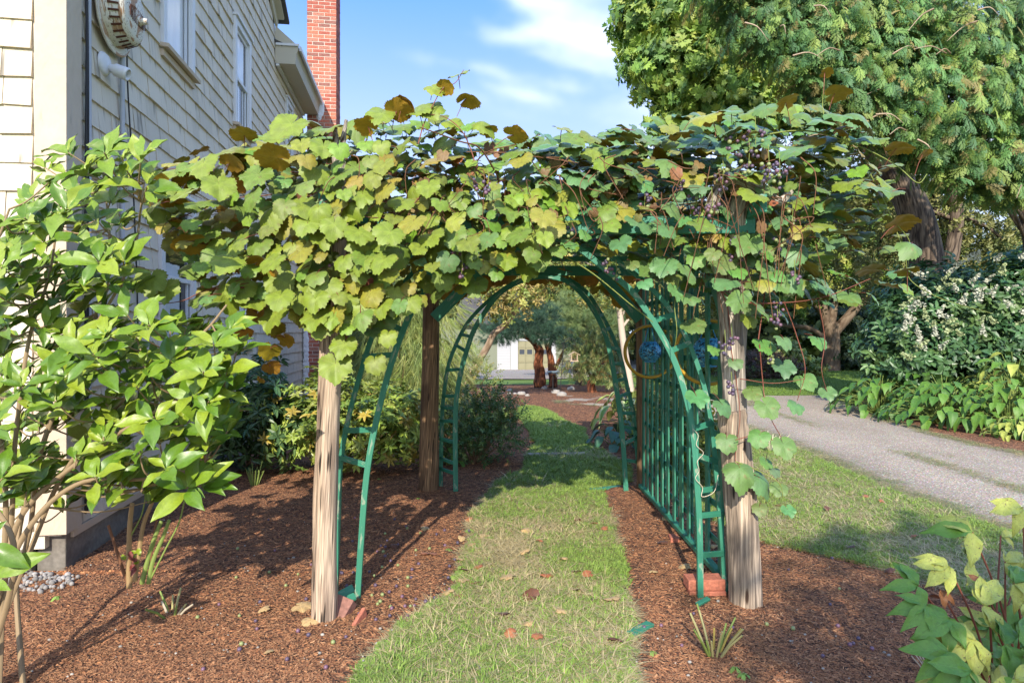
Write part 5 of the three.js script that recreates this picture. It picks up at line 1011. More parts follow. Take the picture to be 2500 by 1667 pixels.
// ---------------------------------------------------------------- broad-leaved shrub at the left (large oval leaves in whorls)
{
  const t = thing('magnolia_shrub', 'tall shrub with large glossy oval leaves at the left house corner', 'shrub', [0, 0, 0]);
  const r = rng(701), geos = Array.from({ length: 8 }, (_, i) => ovalLeaf(710 + i, 0.38 + 0.05 * (i % 3), { arch: 0.2 + 0.1 * (i % 3), fold: 0.35, wave: 0.03, base: 1.15, tip: 0.9 }));
  const base = V(-2.0, 0, -2.5), stems = [], L = [];
  const mains = [[[20, 1260], [35, 1000], [70, 760], [110, 640], [130, 520]], [[60, 1250], [90, 1050], [190, 800], [300, 600], [330, 420]], [[70, 1260], [150, 1080], [330, 870], [470, 760], [520, 700]], [[10, 1240], [0, 1000], [-40, 800], [-20, 600], [20, 480]], [[60, 1220], [180, 1110], [330, 1100], [430, 1080], [470, 1060]], [[40, 1200], [180, 1060], [330, 960], [450, 900], [520, 880]], [[30, 1250], [-60, 1100], [-120, 900], [-150, 700]], [[40, 1240], [110, 980], [220, 720], [250, 560], [240, 430]]];
  const dep = [2.65, 2.75, 2.7, 2.6, 2.6, 2.6, 2.5, 2.95], nodes = [];
  mains.forEach((m, i) => {
    const pts = [base.clone().add(V((r() - 0.5) * 0.25, -0.05, (r() - 0.5) * 0.2)), ...m.map(([x, y], k) => Q(x, y, dep[i] + 0.06 * (r() - 0.5) + 0.03 * k))];
    const c = new THREE.CatmullRomCurve3(pts);
    stems.push(tube(c.getPoints(36), [0.012, 0.004], 7)); for (let k = 4; k <= 20; k++) nodes.push(c.getPoint(k / 20));
  });
  const whorl = (p, dir, n, big) => { const a0 = r() * 6; for (let i = 0; i < n; i++) { const a = a0 + i * 2.4, sp = 0.35 + 0.65 * r(), u = new THREE.Vector3().crossVectors(dir, V(0.3, 0.2, 1)).normalize(), v = new THREE.Vector3().crossVectors(u, dir), tip = dir.clone().multiplyScalar(Math.cos(sp)).addScaledVector(u, Math.sin(sp) * Math.cos(a)).addScaledVector(v, Math.sin(sp) * Math.sin(a)); const n2 = dir.clone().multiplyScalar(0.55).add(V(-0.1, 0.35, 0.5)).addScaledVector(tip, -0.6).add(V((r() - 0.5) * 0.5, (r() - 0.5) * 0.5, (r() - 0.5) * 0.5)); L.push({ p: p.clone().addScaledVector(dir, -0.035 * r()).addScaledVector(tip, 0.008), t: tip, n: n2, s: big * (0.5 + 0.72 * r()) }); } };
  const zone = [[0, 470], [60, 440], [110, 350], [180, 330], [330, 340], [360, 440], [420, 560], [470, 740], [560, 760], [560, 930], [520, 1010], [470, 1120], [350, 1130], [200, 1180], [80, 1180], [0, 1160]];
  const inside = (poly, x, y) => { let c = false; for (let i = 0, j = poly.length - 1; i < poly.length; j = i++) { const [xi, yi] = poly[i], [xj, yj] = poly[j]; if (yi > y !== yj > y && x < ((xj - xi) * (y - yi)) / (yj - yi) + xi) c = !c; } return c; };
  const tips = [];
  for (let k = 0; k < 8000 && tips.length < 165; k++) { const x = -60 + 640 * r(), y = 330 + 860 * r(); if (!(inside(zone, x, y) || (x < 0 && y > 480 && y < 1150 && r() < 0.4)) || tips.some((q) => Math.hypot(q[0] - x, q[1] - y) < 29 + 6 * (y < 560))) continue; if (y > 430 && y < 730 && x > 310) continue; if (y > 380 && y < 820 && x > 200 && r() < 0.4) continue; if (y > 1130) continue; tips.push([x, y]); }
  for (const [x, y] of [[110, 420], [250, 330], [330, 400], [55, 500], [120, 520], [490, 790], [520, 900], [440, 870], [350, 960], [240, 990], [130, 940], [60, 1060], [420, 1080], [330, 1120], [140, 1120], [470, 960], [290, 900], [60, 1150], [150, 1165], [250, 1130], [350, 1150], [430, 1120], [30, 1100], [100, 1095], [195, 1100], [10, 1190]]) tips.push([x, y]);
  tips.forEach(([x, y]) => {
    const d = 2.45 + 0.75 * r(), p = Q(x, y, d), a = nodes.reduce((b, n) => { const c = n.y < p.y + 0.05 ? 1 : 2.2; return n.distanceTo(p) * c < b[1] ? [n, n.distanceTo(p) * c] : b; }, [null, 9])[0];
    const mid = a.clone().lerp(p, 0.5).add(V(0, -0.03, 0.02)), pts = [a, mid, p];
    stems.push(tube(curvePts(pts, 8), [0.0045, 0.0028], 5));
    const dir = p.clone().sub(mid).normalize().add(V((r() - 0.5) * 0.4, 0.9, 0.1)).normalize();
    whorl(p, dir, 6 + ((r() * 3) | 0), 0.124);
    if (a.distanceTo(p) > 0.2) whorl(a.clone().lerp(p, 0.62), dir, 2 + ((r() * 2) | 0), 0.1);
  });
  for (const [x, y] of [[20, 1250], [30, 1330]]) { const p = Q(x - 60, y, 2.35); whorl(p, V(0.75, 0.3, 0.2).normalize(), 3, 0.17); stems.push(tube(curvePts([V(-1.95, 0.1, -2.4), p.clone().add(V(-0.1, -0.05, 0)), p], 8), [0.004, 0.003], 5)); }
  part('stems', merge(stems), M.stem, t);
  L.sort((a, b) => b.s / -b.p.z - a.s / -a.p.z);
  const rest = {};
  L.forEach((l, i) => { const q = placed(qFrom(l.n, l.t), l.p, l.s), k = (r() * geos.length) | 0, m = (r() * 3) | 0; if (i < 300) { const o = part('leaf', geos[k], M.magnolia[m], t); q.decompose(o.position, o.quaternion, o.scale); } else (rest[m] ??= []).push({ m: q }); });
  for (const [m, list] of Object.entries(rest)) inst('leaves', geos[+m * 2], M.magnolia[m], list, t, true);
}

// ---------------------------------------------------------------- foreground plant at the lower right (lobed, yellowing leaves)
{
  const t = thing('peony_plant', 'leafy peony with yellowing, brown-edged lobed leaves in the right foreground', 'plant', [0, 0, 0]);
  const r = rng(751), geos = Array.from({ length: 6 }, (_, i) => ovalLeaf(760 + i, 0.44, { arch: 0.35, fold: 0.3, wave: 0.05, base: 0.85 }));
  const tx = [leafTex([104, 148, 50], [142, 166, 96], { n: 50, a: 0.35, r: 7, c: [[110, 70, 60], [90, 60, 50]] }, 'pin', 21, 512, 512, [150, 180, 100]), leafTex([186, 192, 88], [190, 190, 110], { n: 150, a: 0.5, r: 9, c: [[110, 80, 70], [90, 60, 60], [170, 120, 80]] }, 'pin', 22, 512, 512), leafTex([150, 96, 50], [140, 100, 60], { n: 150, a: 0.5, r: 9, c: [[90, 60, 40]] }, 'pin', 23, 512, 512)].map((x) => leafMat(x));
  const stems = [];
  const compound = (p, dir, size, m, n = 5) => { // leaflets joined at one point, the middle one largest
    const u = new THREE.Vector3().crossVectors(dir, V(0, 1, 0.4)).normalize();
    for (let i = 0; i < n; i++) { const a = (i - (n - 1) / 2) * (0.62 + 0.1 * r()), tip = dir.clone().multiplyScalar(Math.cos(a)).addScaledVector(u, Math.sin(a)).add(V(0, -0.12 * Math.abs(a), 0)), o = part('leaf', geos[(r() * 6) | 0], tx[r() < 0.8 ? m : (r() * 2) | 0], t); placed(qFrom(V((r() - 0.5) * 0.5, 0.75, 0.75), tip), p, size * (1 - 0.22 * Math.abs(a)) * (0.9 + 0.2 * r()), size * (1 - 0.25 * Math.abs(a))).decompose(o.position, o.quaternion, o.scale); }
  };
  const root = V(1.62, 0, -2.12);
  const list = [[2235, 1222, 2.15, -.5, .5, 1, .16, 3], [2180, 1300, 2.1, -1, .1, 1, .14, 4], [2230, 1290, 2.15, .2, .7, 1, .13, 3], [2300, 1230, 2.3, .6, .3, 1, .08, 2], [2110, 1345, 2.05, -.2, .8, 0, .13, 4], [2130, 1390, 2.0, -1, -.1, 0, .13, 4], [2180, 1420, 1.98, -.9, -.3, 0, .15, 5], [2240, 1470, 1.95, -.8, -.2, 0, .16, 5], [2330, 1340, 2.1, .4, .6, 0, .14, 5], [2260, 1390, 2.0, .2, .8, 0, .15, 5], [2310, 1480, 1.9, .3, .6, 0, .17, 5], [2230, 1540, 1.85, -.7, -.1, 0, .17, 5], [2330, 1560, 1.8, .1, .3, 0, .17, 5], [2180, 1500, 1.9, -.8, .2, 0, .15, 4], [2350, 1420, 1.95, .6, .2, 1, .15, 4], [2270, 1350, 2.05, -.3, .7, 2, .08, 2], [2350, 1165, 2.2, -.9, .2, 1, .13, 3], [2310, 1290, 2.2, .5, .4, 0, .12, 4], [2360, 1500, 1.85, .2, .7, 0, .16, 5], [2160, 1355, 2.1, .4, -.9, 2, .07, 2], [2340, 1390, 2.25, .1, .5, 0, .15, 5], [2280, 1440, 2.2, -.3, .5, 0, .15, 5], [2240, 1500, 2.1, .2, .4, 0, .15, 5], [2300, 1530, 2.1, -.2, .5, 0, .15, 5], [2200, 1460, 2.2, .3, .5, 0, .15, 5], [2270, 1500, 2.25, -.2, .6, 0, .16, 5], [2340, 1460, 2.2, .1, .6, 0, .16, 5], [2220, 1560, 2.0, -.4, .3, 0, .16, 5], [2280, 1570, 1.95, .2, .4, 0, .17, 5], [2340, 1320, 2.3, .2, .6, 0, .14, 5], [2190, 1545, 2.1, -.8, .1, 0, .14, 5], [2320, 1400, 2.3, -.4, .6, 1, .14, 5], [2350, 1540, 2.1, .1, .5, 0, .17, 5]];
  for (const [x, y, d, dx, dy, m, s, n] of list) { const p = Q(x, y, d); compound(p, V(dx, dy, 0.35).normalize(), s * 0.85, r() < 0.3 ? 1 : m, n); const a = root.clone().add(V((r() - 0.5) * 0.25, 0, (r() - 0.5) * 0.2)); stems.push(tube(curvePts([a, a.clone().lerp(p, 0.6).add(V(0, 0.08, 0)), p], 10), [0.005, 0.0025], 5)); }
  part('stems', merge(stems), M.caneRed, t);
}

// ---------------------------------------------------------------- cut stalks, tufts, canes
const stalks = (name, label, cat, pos, n, h, lean, rad, m, seed, group) => { const t = thing(name, label, cat, pos, group), r = rng(seed); for (let i = 0; i < n; i++) { const a = r() * 6.283, l = lean * (0.3 + r()), q = h * (0.5 + 0.6 * r()); part('stalk', tube([V(Math.cos(a) * 0.02, -0.02, Math.sin(a) * 0.02), V(Math.cos(a) * (0.03 + l * q * 0.5), q * 0.55, Math.sin(a) * (0.03 + l * q * 0.5)), V(Math.cos(a) * (0.03 + l * q), q, Math.sin(a) * (0.03 + l * q))], [rad, rad * 0.75], 6), m[(r() * m.length) | 0], t); } return t; };
M.stalkPale = mat({ color: lin(0.42, 0.38, 0.16), roughness: 0.7 }); M.stalkYel = mat({ color: lin(0.42, 0.3, 0.06), roughness: 0.7 }); M.stalkGreen = mat({ color: lin(0.2, 0.27, 0.06), roughness: 0.7 }); M.dry = mat({ color: lin(0.42, 0.36, 0.26), roughness: 0.9 });
const gnd = (px, py) => { const d = (EYE * FOC) / (py * 1.063 - HY); return V(((px * 1.063 - CX) / FOC) * d, H(((px * 1.063 - CX) / FOC) * d, -d), -d); };
stalks('cut_stalks', 'clump of pale cut stalk stubs in the left mulch bed', 'plant stubs', gnd(395, 1415), 9, 0.1, 1.1, 0.007, [M.stalkPale, M.stalkGreen, M.dry], 801);
stalks('cut_stalks', 'taller clump of yellow-green cut stalks in the right foreground mulch', 'plant stubs', gnd(1640, 1505), 16, 0.17, 0.7, 0.006, [M.stalkYel, M.stalkPale, M.stalkGreen], 802);
stalks('grass_tuft', 'tuft of upright green blades in the mulch beside the house', 'grass tuft', gnd(583, 1118), 18, 0.2, 0.35, 0.004, [M.stalkGreen], 803);
stalks('grass_tuft', 'white-striped spiky tuft in the mulch beside the driveway', 'grass tuft', gnd(1772, 1040), 26, 0.22, 0.7, 0.006, [mat({ color: lin(0.6, 0.58, 0.4) })], 804);
stalks('grass_tuft', 'small spiky white tuft on the lawn edge near the driveway', 'grass tuft', gnd(1808, 1052), 9, 0.13, 0.9, 0.006, [mat({ color: lin(0.65, 0.62, 0.5) })], 805);
stalks('grass_tuft', 'thin pale grass tuft at the bottom edge of the right mulch bed', 'grass tuft', gnd(2165, 1575), 10, 0.12, 0.8, 0.003, [M.dry], 806);
{
  const t = thing('rose_canes', 'pruned rose canes, brown and green, standing in the mulch by the house', 'rose bush', [0, 0, 0]), b = gnd(300, 1330);
  const c = (pts, rad, m) => part('cane', tube(curvePts(pts.map(([x, y]) => Q(x, y, 3.22)), 20), [rad, rad * 0.75], 7), m, t);
  M.caneTan = mat({ color: lin(0.33, 0.22, 0.1), roughness: 0.7 });
  c([[296, 1350], [295, 1290], [298, 1200], [303, 1155]], 0.014, M.caneTan); c([[308, 1335], [318, 1270], [330, 1200], [362, 1125]], 0.012, M.caneTan); c([[296, 1350], [275, 1290], [248, 1206]], 0.009, M.cane); c([[325, 1340], [340, 1280], [360, 1220], [370, 1197]], 0.012, M.stalkGreen); c([[340, 1340], [350, 1290], [375, 1230], [388, 1194]], 0.011, M.stalkGreen); c([[345, 1330], [380, 1260], [410, 1200], [425, 1140]], 0.005, M.stalkGreen); c([[300, 1230], [325, 1180], [338, 1100]], 0.004, M.stalkGreen); c([[345, 1320], [350, 1240], [365, 1170], [380, 1110]], 0.005, M.cane);
  const r = rng(811), g = ovalLeaf(812, 0.5), red = leafMat(leafTex([130, 60, 50], [140, 80, 60], null, 'pin', 31)), gr = M.magnolia[2];
  for (let i = 0; i < 11; i++) { const o = part('leaf', g, i < 6 ? red : gr, t); placed(qFrom(V(r() - 0.5, 0.8, 0.6), V(r() - 0.5, r() - 0.4, r() - 0.5)), Q(282 + 34 * r(), 1250 + 60 * r(), 3.2), 0.045).decompose(o.position, o.quaternion, o.scale); }
}

// ---------------------------------------------------------------- shrubs by the path and the house
const shrub = (name, label, cat, pos, lobes, n, geo, m, o, stemsN = 10, stemM = M.twig) => {
  const t = thing(name, label, cat, pos), r = rng((o.seed ?? 1) + 999), st = [];
  foliage('foliage', t, geo, m, fill(lobes, n, o.seed ?? 1, o.skin ?? 0.45), o);
  for (let i = 0; i < stemsN; i++) { const l = lobes[(r() * lobes.length) | 0], e = V(l[0] + (r() - 0.5) * 1.3 * l[3], l[1] + (r() - 0.3) * l[4], l[2] + (r() - 0.5) * 1.3 * l[5]); st.push(tube(curvePts([V((r() - 0.5) * 0.12, -0.05, (r() - 0.5) * 0.12), V(e.x * 0.55, e.y * 0.5, e.z * 0.55), e], 8), [0.012, 0.004], 5)); }
  part('stems', merge(st), stemM, t);
  return t;
};
const rho = sprig(9, 0.8, 0.3, { seed: 3, whorl: true, tiltA: 0.35, bend: 0.25 }), rho2 = sprig(8, 0.85, 0.28, { seed: 5, whorl: true, tiltA: 0.2, bend: 0.3 });
shrub('rhododendron', 'rounded shrub with yellow-green leaves behind the left arch leg', 'shrub', [-1.75, 0, -6.7], [[0, 0.62, 0, 0.52, 0.42, 0.42], [-0.35, 0.5, 0.05, 0.4, 0.4, 0.4], [0.45, 0.5, 0.1, 0.42, 0.36, 0.4], [0.1, 0.35, 0.25, 0.5, 0.3, 0.35], [0.7, 0.42, 0, 0.3, 0.36, 0.3]], 950, rho, M.glossWhite, { seed: 21, size: [0.075, 0.12], up: 0.7, cols: [[0.32, 0.42, 0.07], [0.38, 0.44, 0.08], [0.24, 0.35, 0.06], [0.17, 0.27, 0.05], [0.3, 0.4, 0.07], [0.26, 0.38, 0.06], [0.36, 0.42, 0.08], [0.42, 0.33, 0.06]] }, 22, M.stem);
shrub('rhododendron', 'dark green long-leaved shrub against the house wall', 'shrub', [-2.66, 0, -6.75], [[0, 0.72, 0, 0.4, 0.38, 0.4], [-0.25, 0.45, 0.25, 0.35, 0.3, 0.35], [0.25, 0.4, 0.2, 0.4, 0.3, 0.3]], 330, rho2, M.glossWhite, { seed: 22, size: [0.1, 0.15], up: 0.5, cols: [[0.05, 0.12, 0.045], [0.07, 0.14, 0.05], [0.1, 0.17, 0.05]] }, 14);
const az = sprig(10, 0.34, 0.13, { seed: 7, tiltA: 0.7, bend: 0.1 });
shrub('azalea_shrub', 'low dark green small-leaved shrub beside the path behind the rear left post', 'shrub', [-0.42, 0, -7.2], [[0, 0.45, 0, 0.36, 0.32, 0.34], [0.25, 0.3, 0.1, 0.28, 0.26, 0.3], [-0.2, 0.3, 0.1, 0.3, 0.28, 0.3], [0.22, 0.56, 0, 0.2, 0.24, 0.2], [0.4, 0.5, 0, 0.14, 0.16, 0.14]], 1150, az, M.glossWhite, { seed: 23, size: [0.09, 0.15], up: 0.5, cols: [[0.06, 0.14, 0.045], [0.085, 0.18, 0.05], [0.14, 0.24, 0.065], [0.19, 0.26, 0.07]] }, 20);
const thread = needles(12, 8, 1, 0.011, 0.45);
shrub('weeping_cypress', 'pale yellow-green weeping conifer behind the rear left post', 'conifer', [-1.75, 0, -9.3], [[0, 1.3, 0, 0.75, 0.75, 0.6], [0.35, 0.8, 0.2, 0.75, 0.7, 0.6], [-0.5, 0.9, 0, 0.5, 0.6, 0.5], [0.6, 0.45, 0.1, 0.55, 0.45, 0.5], [0.1, 1.9, 0, 0.5, 0.5, 0.5], [0.75, 1.25, 0.1, 0.5, 0.6, 0.5], [0.5, 1.85, 0, 0.5, 0.55, 0.45]], 2100, thread, M.leafWhite, { seed: 24, size: [0.2, 0.34], up: -0.1, hang: 0.62, jit: 0.4, cols: [[0.3, 0.36, 0.09], [0.25, 0.32, 0.08], [0.2, 0.28, 0.08], [0.36, 0.38, 0.12]] }, 8);
shrub('blue_cypress', 'dark blue-green feathery conifer beside the house chimney', 'conifer', [-2.2, 0, -10.4], [[0, 1.2, 0, 0.45, 0.8, 0.5], [0.1, 0.7, 0, 0.5, 0.6, 0.5], [0.1, 1.9, 0, 0.42, 0.6, 0.4]], 950, frond(31, { nb: 9, subs: 2, w: 0.03 }), M.leafWhite, { seed: 25, size: [0.16, 0.28], up: 0.1, jit: 0.7, cols: [[0.035, 0.1, 0.06], [0.05, 0.13, 0.08], [0.07, 0.16, 0.1]] }, 6);
shrub('young_shrub', 'thin light green shrub with small leaves at the path bend beyond the arch', 'shrub', [-0.9, 0, -11.6], [[0, 0.9, 0, 0.35, 0.5, 0.3], [0.3, 0.6, 0, 0.35, 0.35, 0.3], [-0.2, 0.4, 0, 0.35, 0.3, 0.3]], 330, az, M.leafWhite, { seed: 26, size: [0.12, 0.2], up: 0.3, cols: [[0.25, 0.3, 0.06], [0.18, 0.26, 0.06], [0.4, 0.34, 0.08]] }, 10);
shrub('dried_fern', 'tuft of dry rust-brown fern fronds behind the rear left post', 'fern', [-1.05, 0, -9.6], [[0, 0.3, 0, 0.16, 0.28, 0.14]], 46, frond(33, { nb: 8, subs: 1, w: 0.03 }), M.leafWhite, { seed: 27, size: [0.2, 0.34], up: 0, hang: 0.5, jit: 0.2, cols: [[0.3, 0.14, 0.06], [0.38, 0.22, 0.1]] }, 3);

// hostas: heart-shaped leaves arching from the crown
const heart = Array.from({ length: 6 }, (_, i) => ovalLeaf(840 + i, 0.62, { arch: 0.55, fold: 0.35, wave: 0.02, base: 0.6, tip: 1.2, nx: 4, ny: 7 }));
const HT = { dark: leafMat(leafTex([76, 122, 38], [112, 150, 80], null, 'pin', 41, 256, 256, [116, 160, 70])), mid: leafMat(leafTex([98, 142, 44], [116, 150, 76], null, 'pin', 42, 256, 256, [150, 184, 84])), lime: leafMat(leafTex([176, 186, 84], [170, 180, 100], { n: 20, a: 0.3, r: 6, c: [[170, 130, 70]] }, 'pin', 43, 256, 256)), blue: leafMat(leafTex([70, 120, 96], [100, 140, 116], null, 'pin', 44, 256, 256)) };
HT.edge = leafMat((() => { const c = document.createElement('canvas'); c.width = 512; c.height = 256; const x = c.getContext('2d'); for (const o of [0, 256]) { x.fillStyle = rgb(206, 214, 150); x.fillRect(o, 0, 256, 256); x.fillStyle = rgb(120, 160, 60); x.beginPath(); x.ellipse(o + 128, 110, 72, 112, 0, 0, 7); x.fill(); veins(x, o, 256, 256, rgb(150, 180, 90), 1.2, 'pin'); } const t = new THREE.CanvasTexture(c); t.flipY = false; t.colorSpace = THREE.SRGBColorSpace; t.magFilter = THREE.LinearFilter; return t; })());
const hosta = (label, pos, n, R, size, m, seed, opt = {}) => {
  const t = thing('hosta', label, 'hosta', pos, opt.group), r = rng(seed), st = [];
  for (let i = 0; i < n; i++) {
    const ring = Math.sqrt((i + 0.5) / n), a = i * 2.4 + 0.5 * r(), rad = R * ring, h = (opt.h ?? 0.42) * (1.05 - 0.85 * ring * ring) * (0.85 + 0.3 * r()), p = V(Math.cos(a) * rad, h, Math.sin(a) * rad), out = V(Math.cos(a), -0.35 - 0.5 * ring + 0.5 * (1 - ring), Math.sin(a)).normalize();
    const o = part('leaf', heart[(r() * 6) | 0], Array.isArray(m) ? m[(r() * m.length) | 0] : m, t); placed(qFrom(V(Math.cos(a) * 0.7 * ring, 1, Math.sin(a) * 0.7 * ring).add(V((r() - 0.5) * 0.5, 0, (r() - 0.5) * 0.5)), out), p, size * (0.75 + 0.45 * r())).decompose(o.position, o.quaternion, o.scale);
    st.push(tube([V(Math.cos(a) * 0.04, 0, Math.sin(a) * 0.04), V(Math.cos(a) * rad * 0.5, h * 0.8, Math.sin(a) * rad * 0.5), p], [0.005, 0.004], 4, false));
  }
  part('leaf_stalks', merge(st), M.stalkGreen, t, true);
  return t;
};
hosta('green hosta mound at the far left end of the border by the driveway', [6.35, 0, -11.3], 130, 0.78, 0.2, [HT.dark, HT.dark, HT.mid], 851, { h: 0.62 });
hosta('green hosta mound at the front of the border, right of the leftmost one', [6.65, 0, -10.1], 150, 0.88, 0.19, [HT.mid, HT.dark], 852, { h: 0.66 });
hosta('broad green hosta mound in the middle of the driveway border', [7.2, 0, -9.5], 160, 0.9, 0.19, HT.mid, 853, { h: 0.7 });
hosta('large lime green hosta behind the front row under the white-flowered shrub', [7.9, 0, -10.3], 110, 0.78, 0.23, [HT.lime, HT.mid], 854, { h: 0.95 });
hosta('dark green hosta half hidden below the white flowers', [7.0, 0, -11.2], 100, 0.78, 0.2, HT.dark, 855, { h: 0.7 });
hosta('white-edged hosta at the right edge of the photograph', [7.35, 0, -8.6], 110, 0.66, 0.17, HT.edge, 856, { h: 0.5 });
hosta('small yellow-green hosta at the front edge of the border mulch', [6.75, 0, -8.75], 60, 0.38, 0.12, HT.lime, 857, { h: 0.3 });
hosta('green hosta mound at the right edge behind the white-edged one', [8.4, 0, -9.6], 120, 0.85, 0.2, HT.mid, 858, { h: 0.8 });
hosta('small green hosta with one broad leaf beside the rear left arch leg', [-0.72, 0, -7.0], 9, 0.2, 0.14, HT.mid, 859, { h: 0.3 });
hosta('pale yellow-green hosta with drooping leaves left of the far path bend', [1.75, 0, -9.6], 26, 0.5, 0.3, [HT.edge, HT.lime], 860, { h: 0.62 });
hosta('white-edged hosta behind the rear right arch leg', [2.35, 0, -10.2], 26, 0.5, 0.28, HT.edge, 861, { h: 0.55 });
hosta('blue-green hosta beside the path near the rear right arch leg', [1.3, 0, -8.1], 22, 0.34, 0.2, HT.blue, 862, { h: 0.3 });
shrub('perennial_clump', 'bright green leafy clump seen through the rear right arch rungs', 'plant', [1.62, 0, -7.6], [[0, 0.4, 0, 0.3, 0.42, 0.3], [0.3, 0.3, 0, 0.3, 0.3, 0.3]], 300, az, M.leafWhite, { seed: 28, size: [0.14, 0.22], up: 0.6, cols: [[0.14, 0.24, 0.04], [0.2, 0.3, 0.05], [0.08, 0.16, 0.04]] }, 10);
shrub('perennial_clump', 'leafy green clump outside the lattice', 'plant', [1.72, 0, -6.9], [[0, 0.42, 0, 0.26, 0.42, 0.4], [0.05, 0.3, 0.7, 0.22, 0.3, 0.4]], 300, sprig(9, 0.4, 0.2, { seed: 9 }), M.leafWhite, { seed: 29, size: [0.16, 0.26], up: 0.6, cols: [[0.16, 0.24, 0.04], [0.25, 0.3, 0.05], [0.08, 0.16, 0.04], [0.4, 0.36, 0.04]] }, 10);

// ---------------------------------------------------------------- the white-flowered shrub behind the hostas
{
  const t = thing('hydrangea_shrub', 'big dark green shrub with white flower panicles behind the hostas', 'flowering shrub', [8.3, 0, -12.2]), r = rng(871);
  const lobes = [[0, 1.6, 0, 1.4, 0.9, 1.0], [-0.9, 1.2, 0.3, 1.0, 0.8, 0.8], [0.9, 1.5, 0.2, 1.2, 1.0, 0.9], [-0.3, 2.0, -0.2, 1.0, 0.6, 0.8], [1.4, 2.1, 0, 1.1, 0.8, 0.9], [-1.25, 0.8, 0.5, 0.7, 0.6, 0.6], [0.2, 0.9, 0.5, 1.4, 0.7, 0.7], [2.3, 1.9, 0.1, 1.0, 1.1, 0.9]];
  const lf = sprig(9, 0.62, 0.34, { seed: 14, tiltA: 0.3, bend: 0.3 });
  foliage('foliage', t, lf, M.glossWhite, fill(lobes, 3900, 31, 0.35), { seed: 31, size: [0.17, 0.27], up: 0.35, cols: [[0.05, 0.13, 0.045], [0.07, 0.16, 0.055], [0.09, 0.19, 0.065], [0.13, 0.23, 0.07]] });
  const stems = []; for (let i = 0; i < 16; i++) { const l = lobes[i % lobes.length], e = V(l[0] + (r() - 0.5) * l[3], l[1] + 0.4 * l[4], l[2]); stems.push(tube(curvePts([V((r() - 0.5) * 0.4, -0.05, (r() - 0.5) * 0.3), V(e.x * 0.5, e.y * 0.55, e.z * 0.6), e], 10), [0.022, 0.006], 6)); }
  part('stems', merge(stems), M.twig, t);
  M.petal = phys({ color: lin(0.52, 0.53, 0.42), roughness: 0.8, transmission: 0.2, thickness: 0 }); M.petalGreen = phys({ color: lin(0.38, 0.44, 0.22), roughness: 0.8, transmission: 0.2, thickness: 0 });
  const heads = [0, 1, 2, 3].map((v) => { const q = rng(880 + v), pos = [], idx = []; for (let i = 0; i < 58; i++) { const u = q(), w = 0.32 * (1 - u * 0.8), a = q() * 6.283, rr = w * Math.sqrt(q()), o = V(Math.cos(a) * rr, u, Math.sin(a) * rr), n = V(Math.cos(a) * rr, 0.2, Math.sin(a) * rr).add(V((q() - 0.5) * 0.6, (q() - 0.5) * 0.6, (q() - 0.5) * 0.6)).normalize(), x = new THREE.Vector3().crossVectors(n, V(0.1, 1, 0.3)).normalize(), y = new THREE.Vector3().crossVectors(n, x), s = 0.045 + 0.05 * q(), k = pos.length / 3; for (const [c, d] of [[0, 0], [1, 0.35], [0.35, 1], [-0.35, 1], [-1, 0.35], [-1, -0.35], [-0.35, -1], [0.35, -1], [1, -0.35]]) { const p = o.clone().addScaledVector(x, c * s).addScaledVector(y, d * s).addScaledVector(n, c || d ? 0.01 : -0.012); pos.push(p.x, p.y, p.z); } for (let j = 1; j < 9; j += 1) idx.push(k, k + j, k + (j % 8) + 1); } const g = new THREE.BufferGeometry(); g.setAttribute('position', new THREE.Float32BufferAttribute(pos, 3)); g.setIndex(idx); const f = g.toNonIndexed(); f.computeVertexNormals(); return f; });
  const spots = [[1790, 530], [1880, 555], [1905, 510], [2125, 515], [1985, 560], [2040, 570], [2130, 560], [2220, 520], [1740, 610], [1800, 640], [1850, 600], [1960, 610], [2060, 620], [1760, 680], [1690, 660], [1640, 705], [1700, 720], [1780, 700], [1880, 690], [1990, 690], [2080, 670], [2160, 640], [2250, 600], [1650, 760], [1720, 770], [1790, 780], [1850, 760], [1930, 770], [2020, 760], [1690, 810], [1740, 850], [1820, 820], [1900, 850], [1700, 880], [1760, 910], [1840, 880], [1720, 940], [1780, 950], [2040, 830], [2100, 790], [2190, 800], [2280, 700], [2300, 810], [1975, 910], [1950, 470], [2010, 430], [2080, 440], [2180, 440], [2260, 500], [2320, 430], [2330, 620], [2340, 740], [1660, 850], [1740, 730], [2000, 870], [2120, 870], [1870, 940], [1720, 1000], [1650, 790], [1880, 800]];
  for (const [zx, zy] of spots.filter((_, i) => i % 5 !== 3)) {                                    // places read off an enlargement: origin (1500, 450), 2.351 to one
    const px = 1500 + zx / 2.351, py = 450 + zy / 2.351 , d = 10.85 + 0.25 * r(), p = P(px, py, d).sub(t.position);
    const m = part('flower_head', heads[(r() * 4) | 0], r() < 0.68 ? M.petal : M.petalGreen, t); m.position.copy(p); m.scale.setScalar(0.17 + 0.09 * r()); m.rotation.set(0.7 + (r() - 0.5) * 0.9, 0, (r() - 0.5) * 2.6);
  }
}

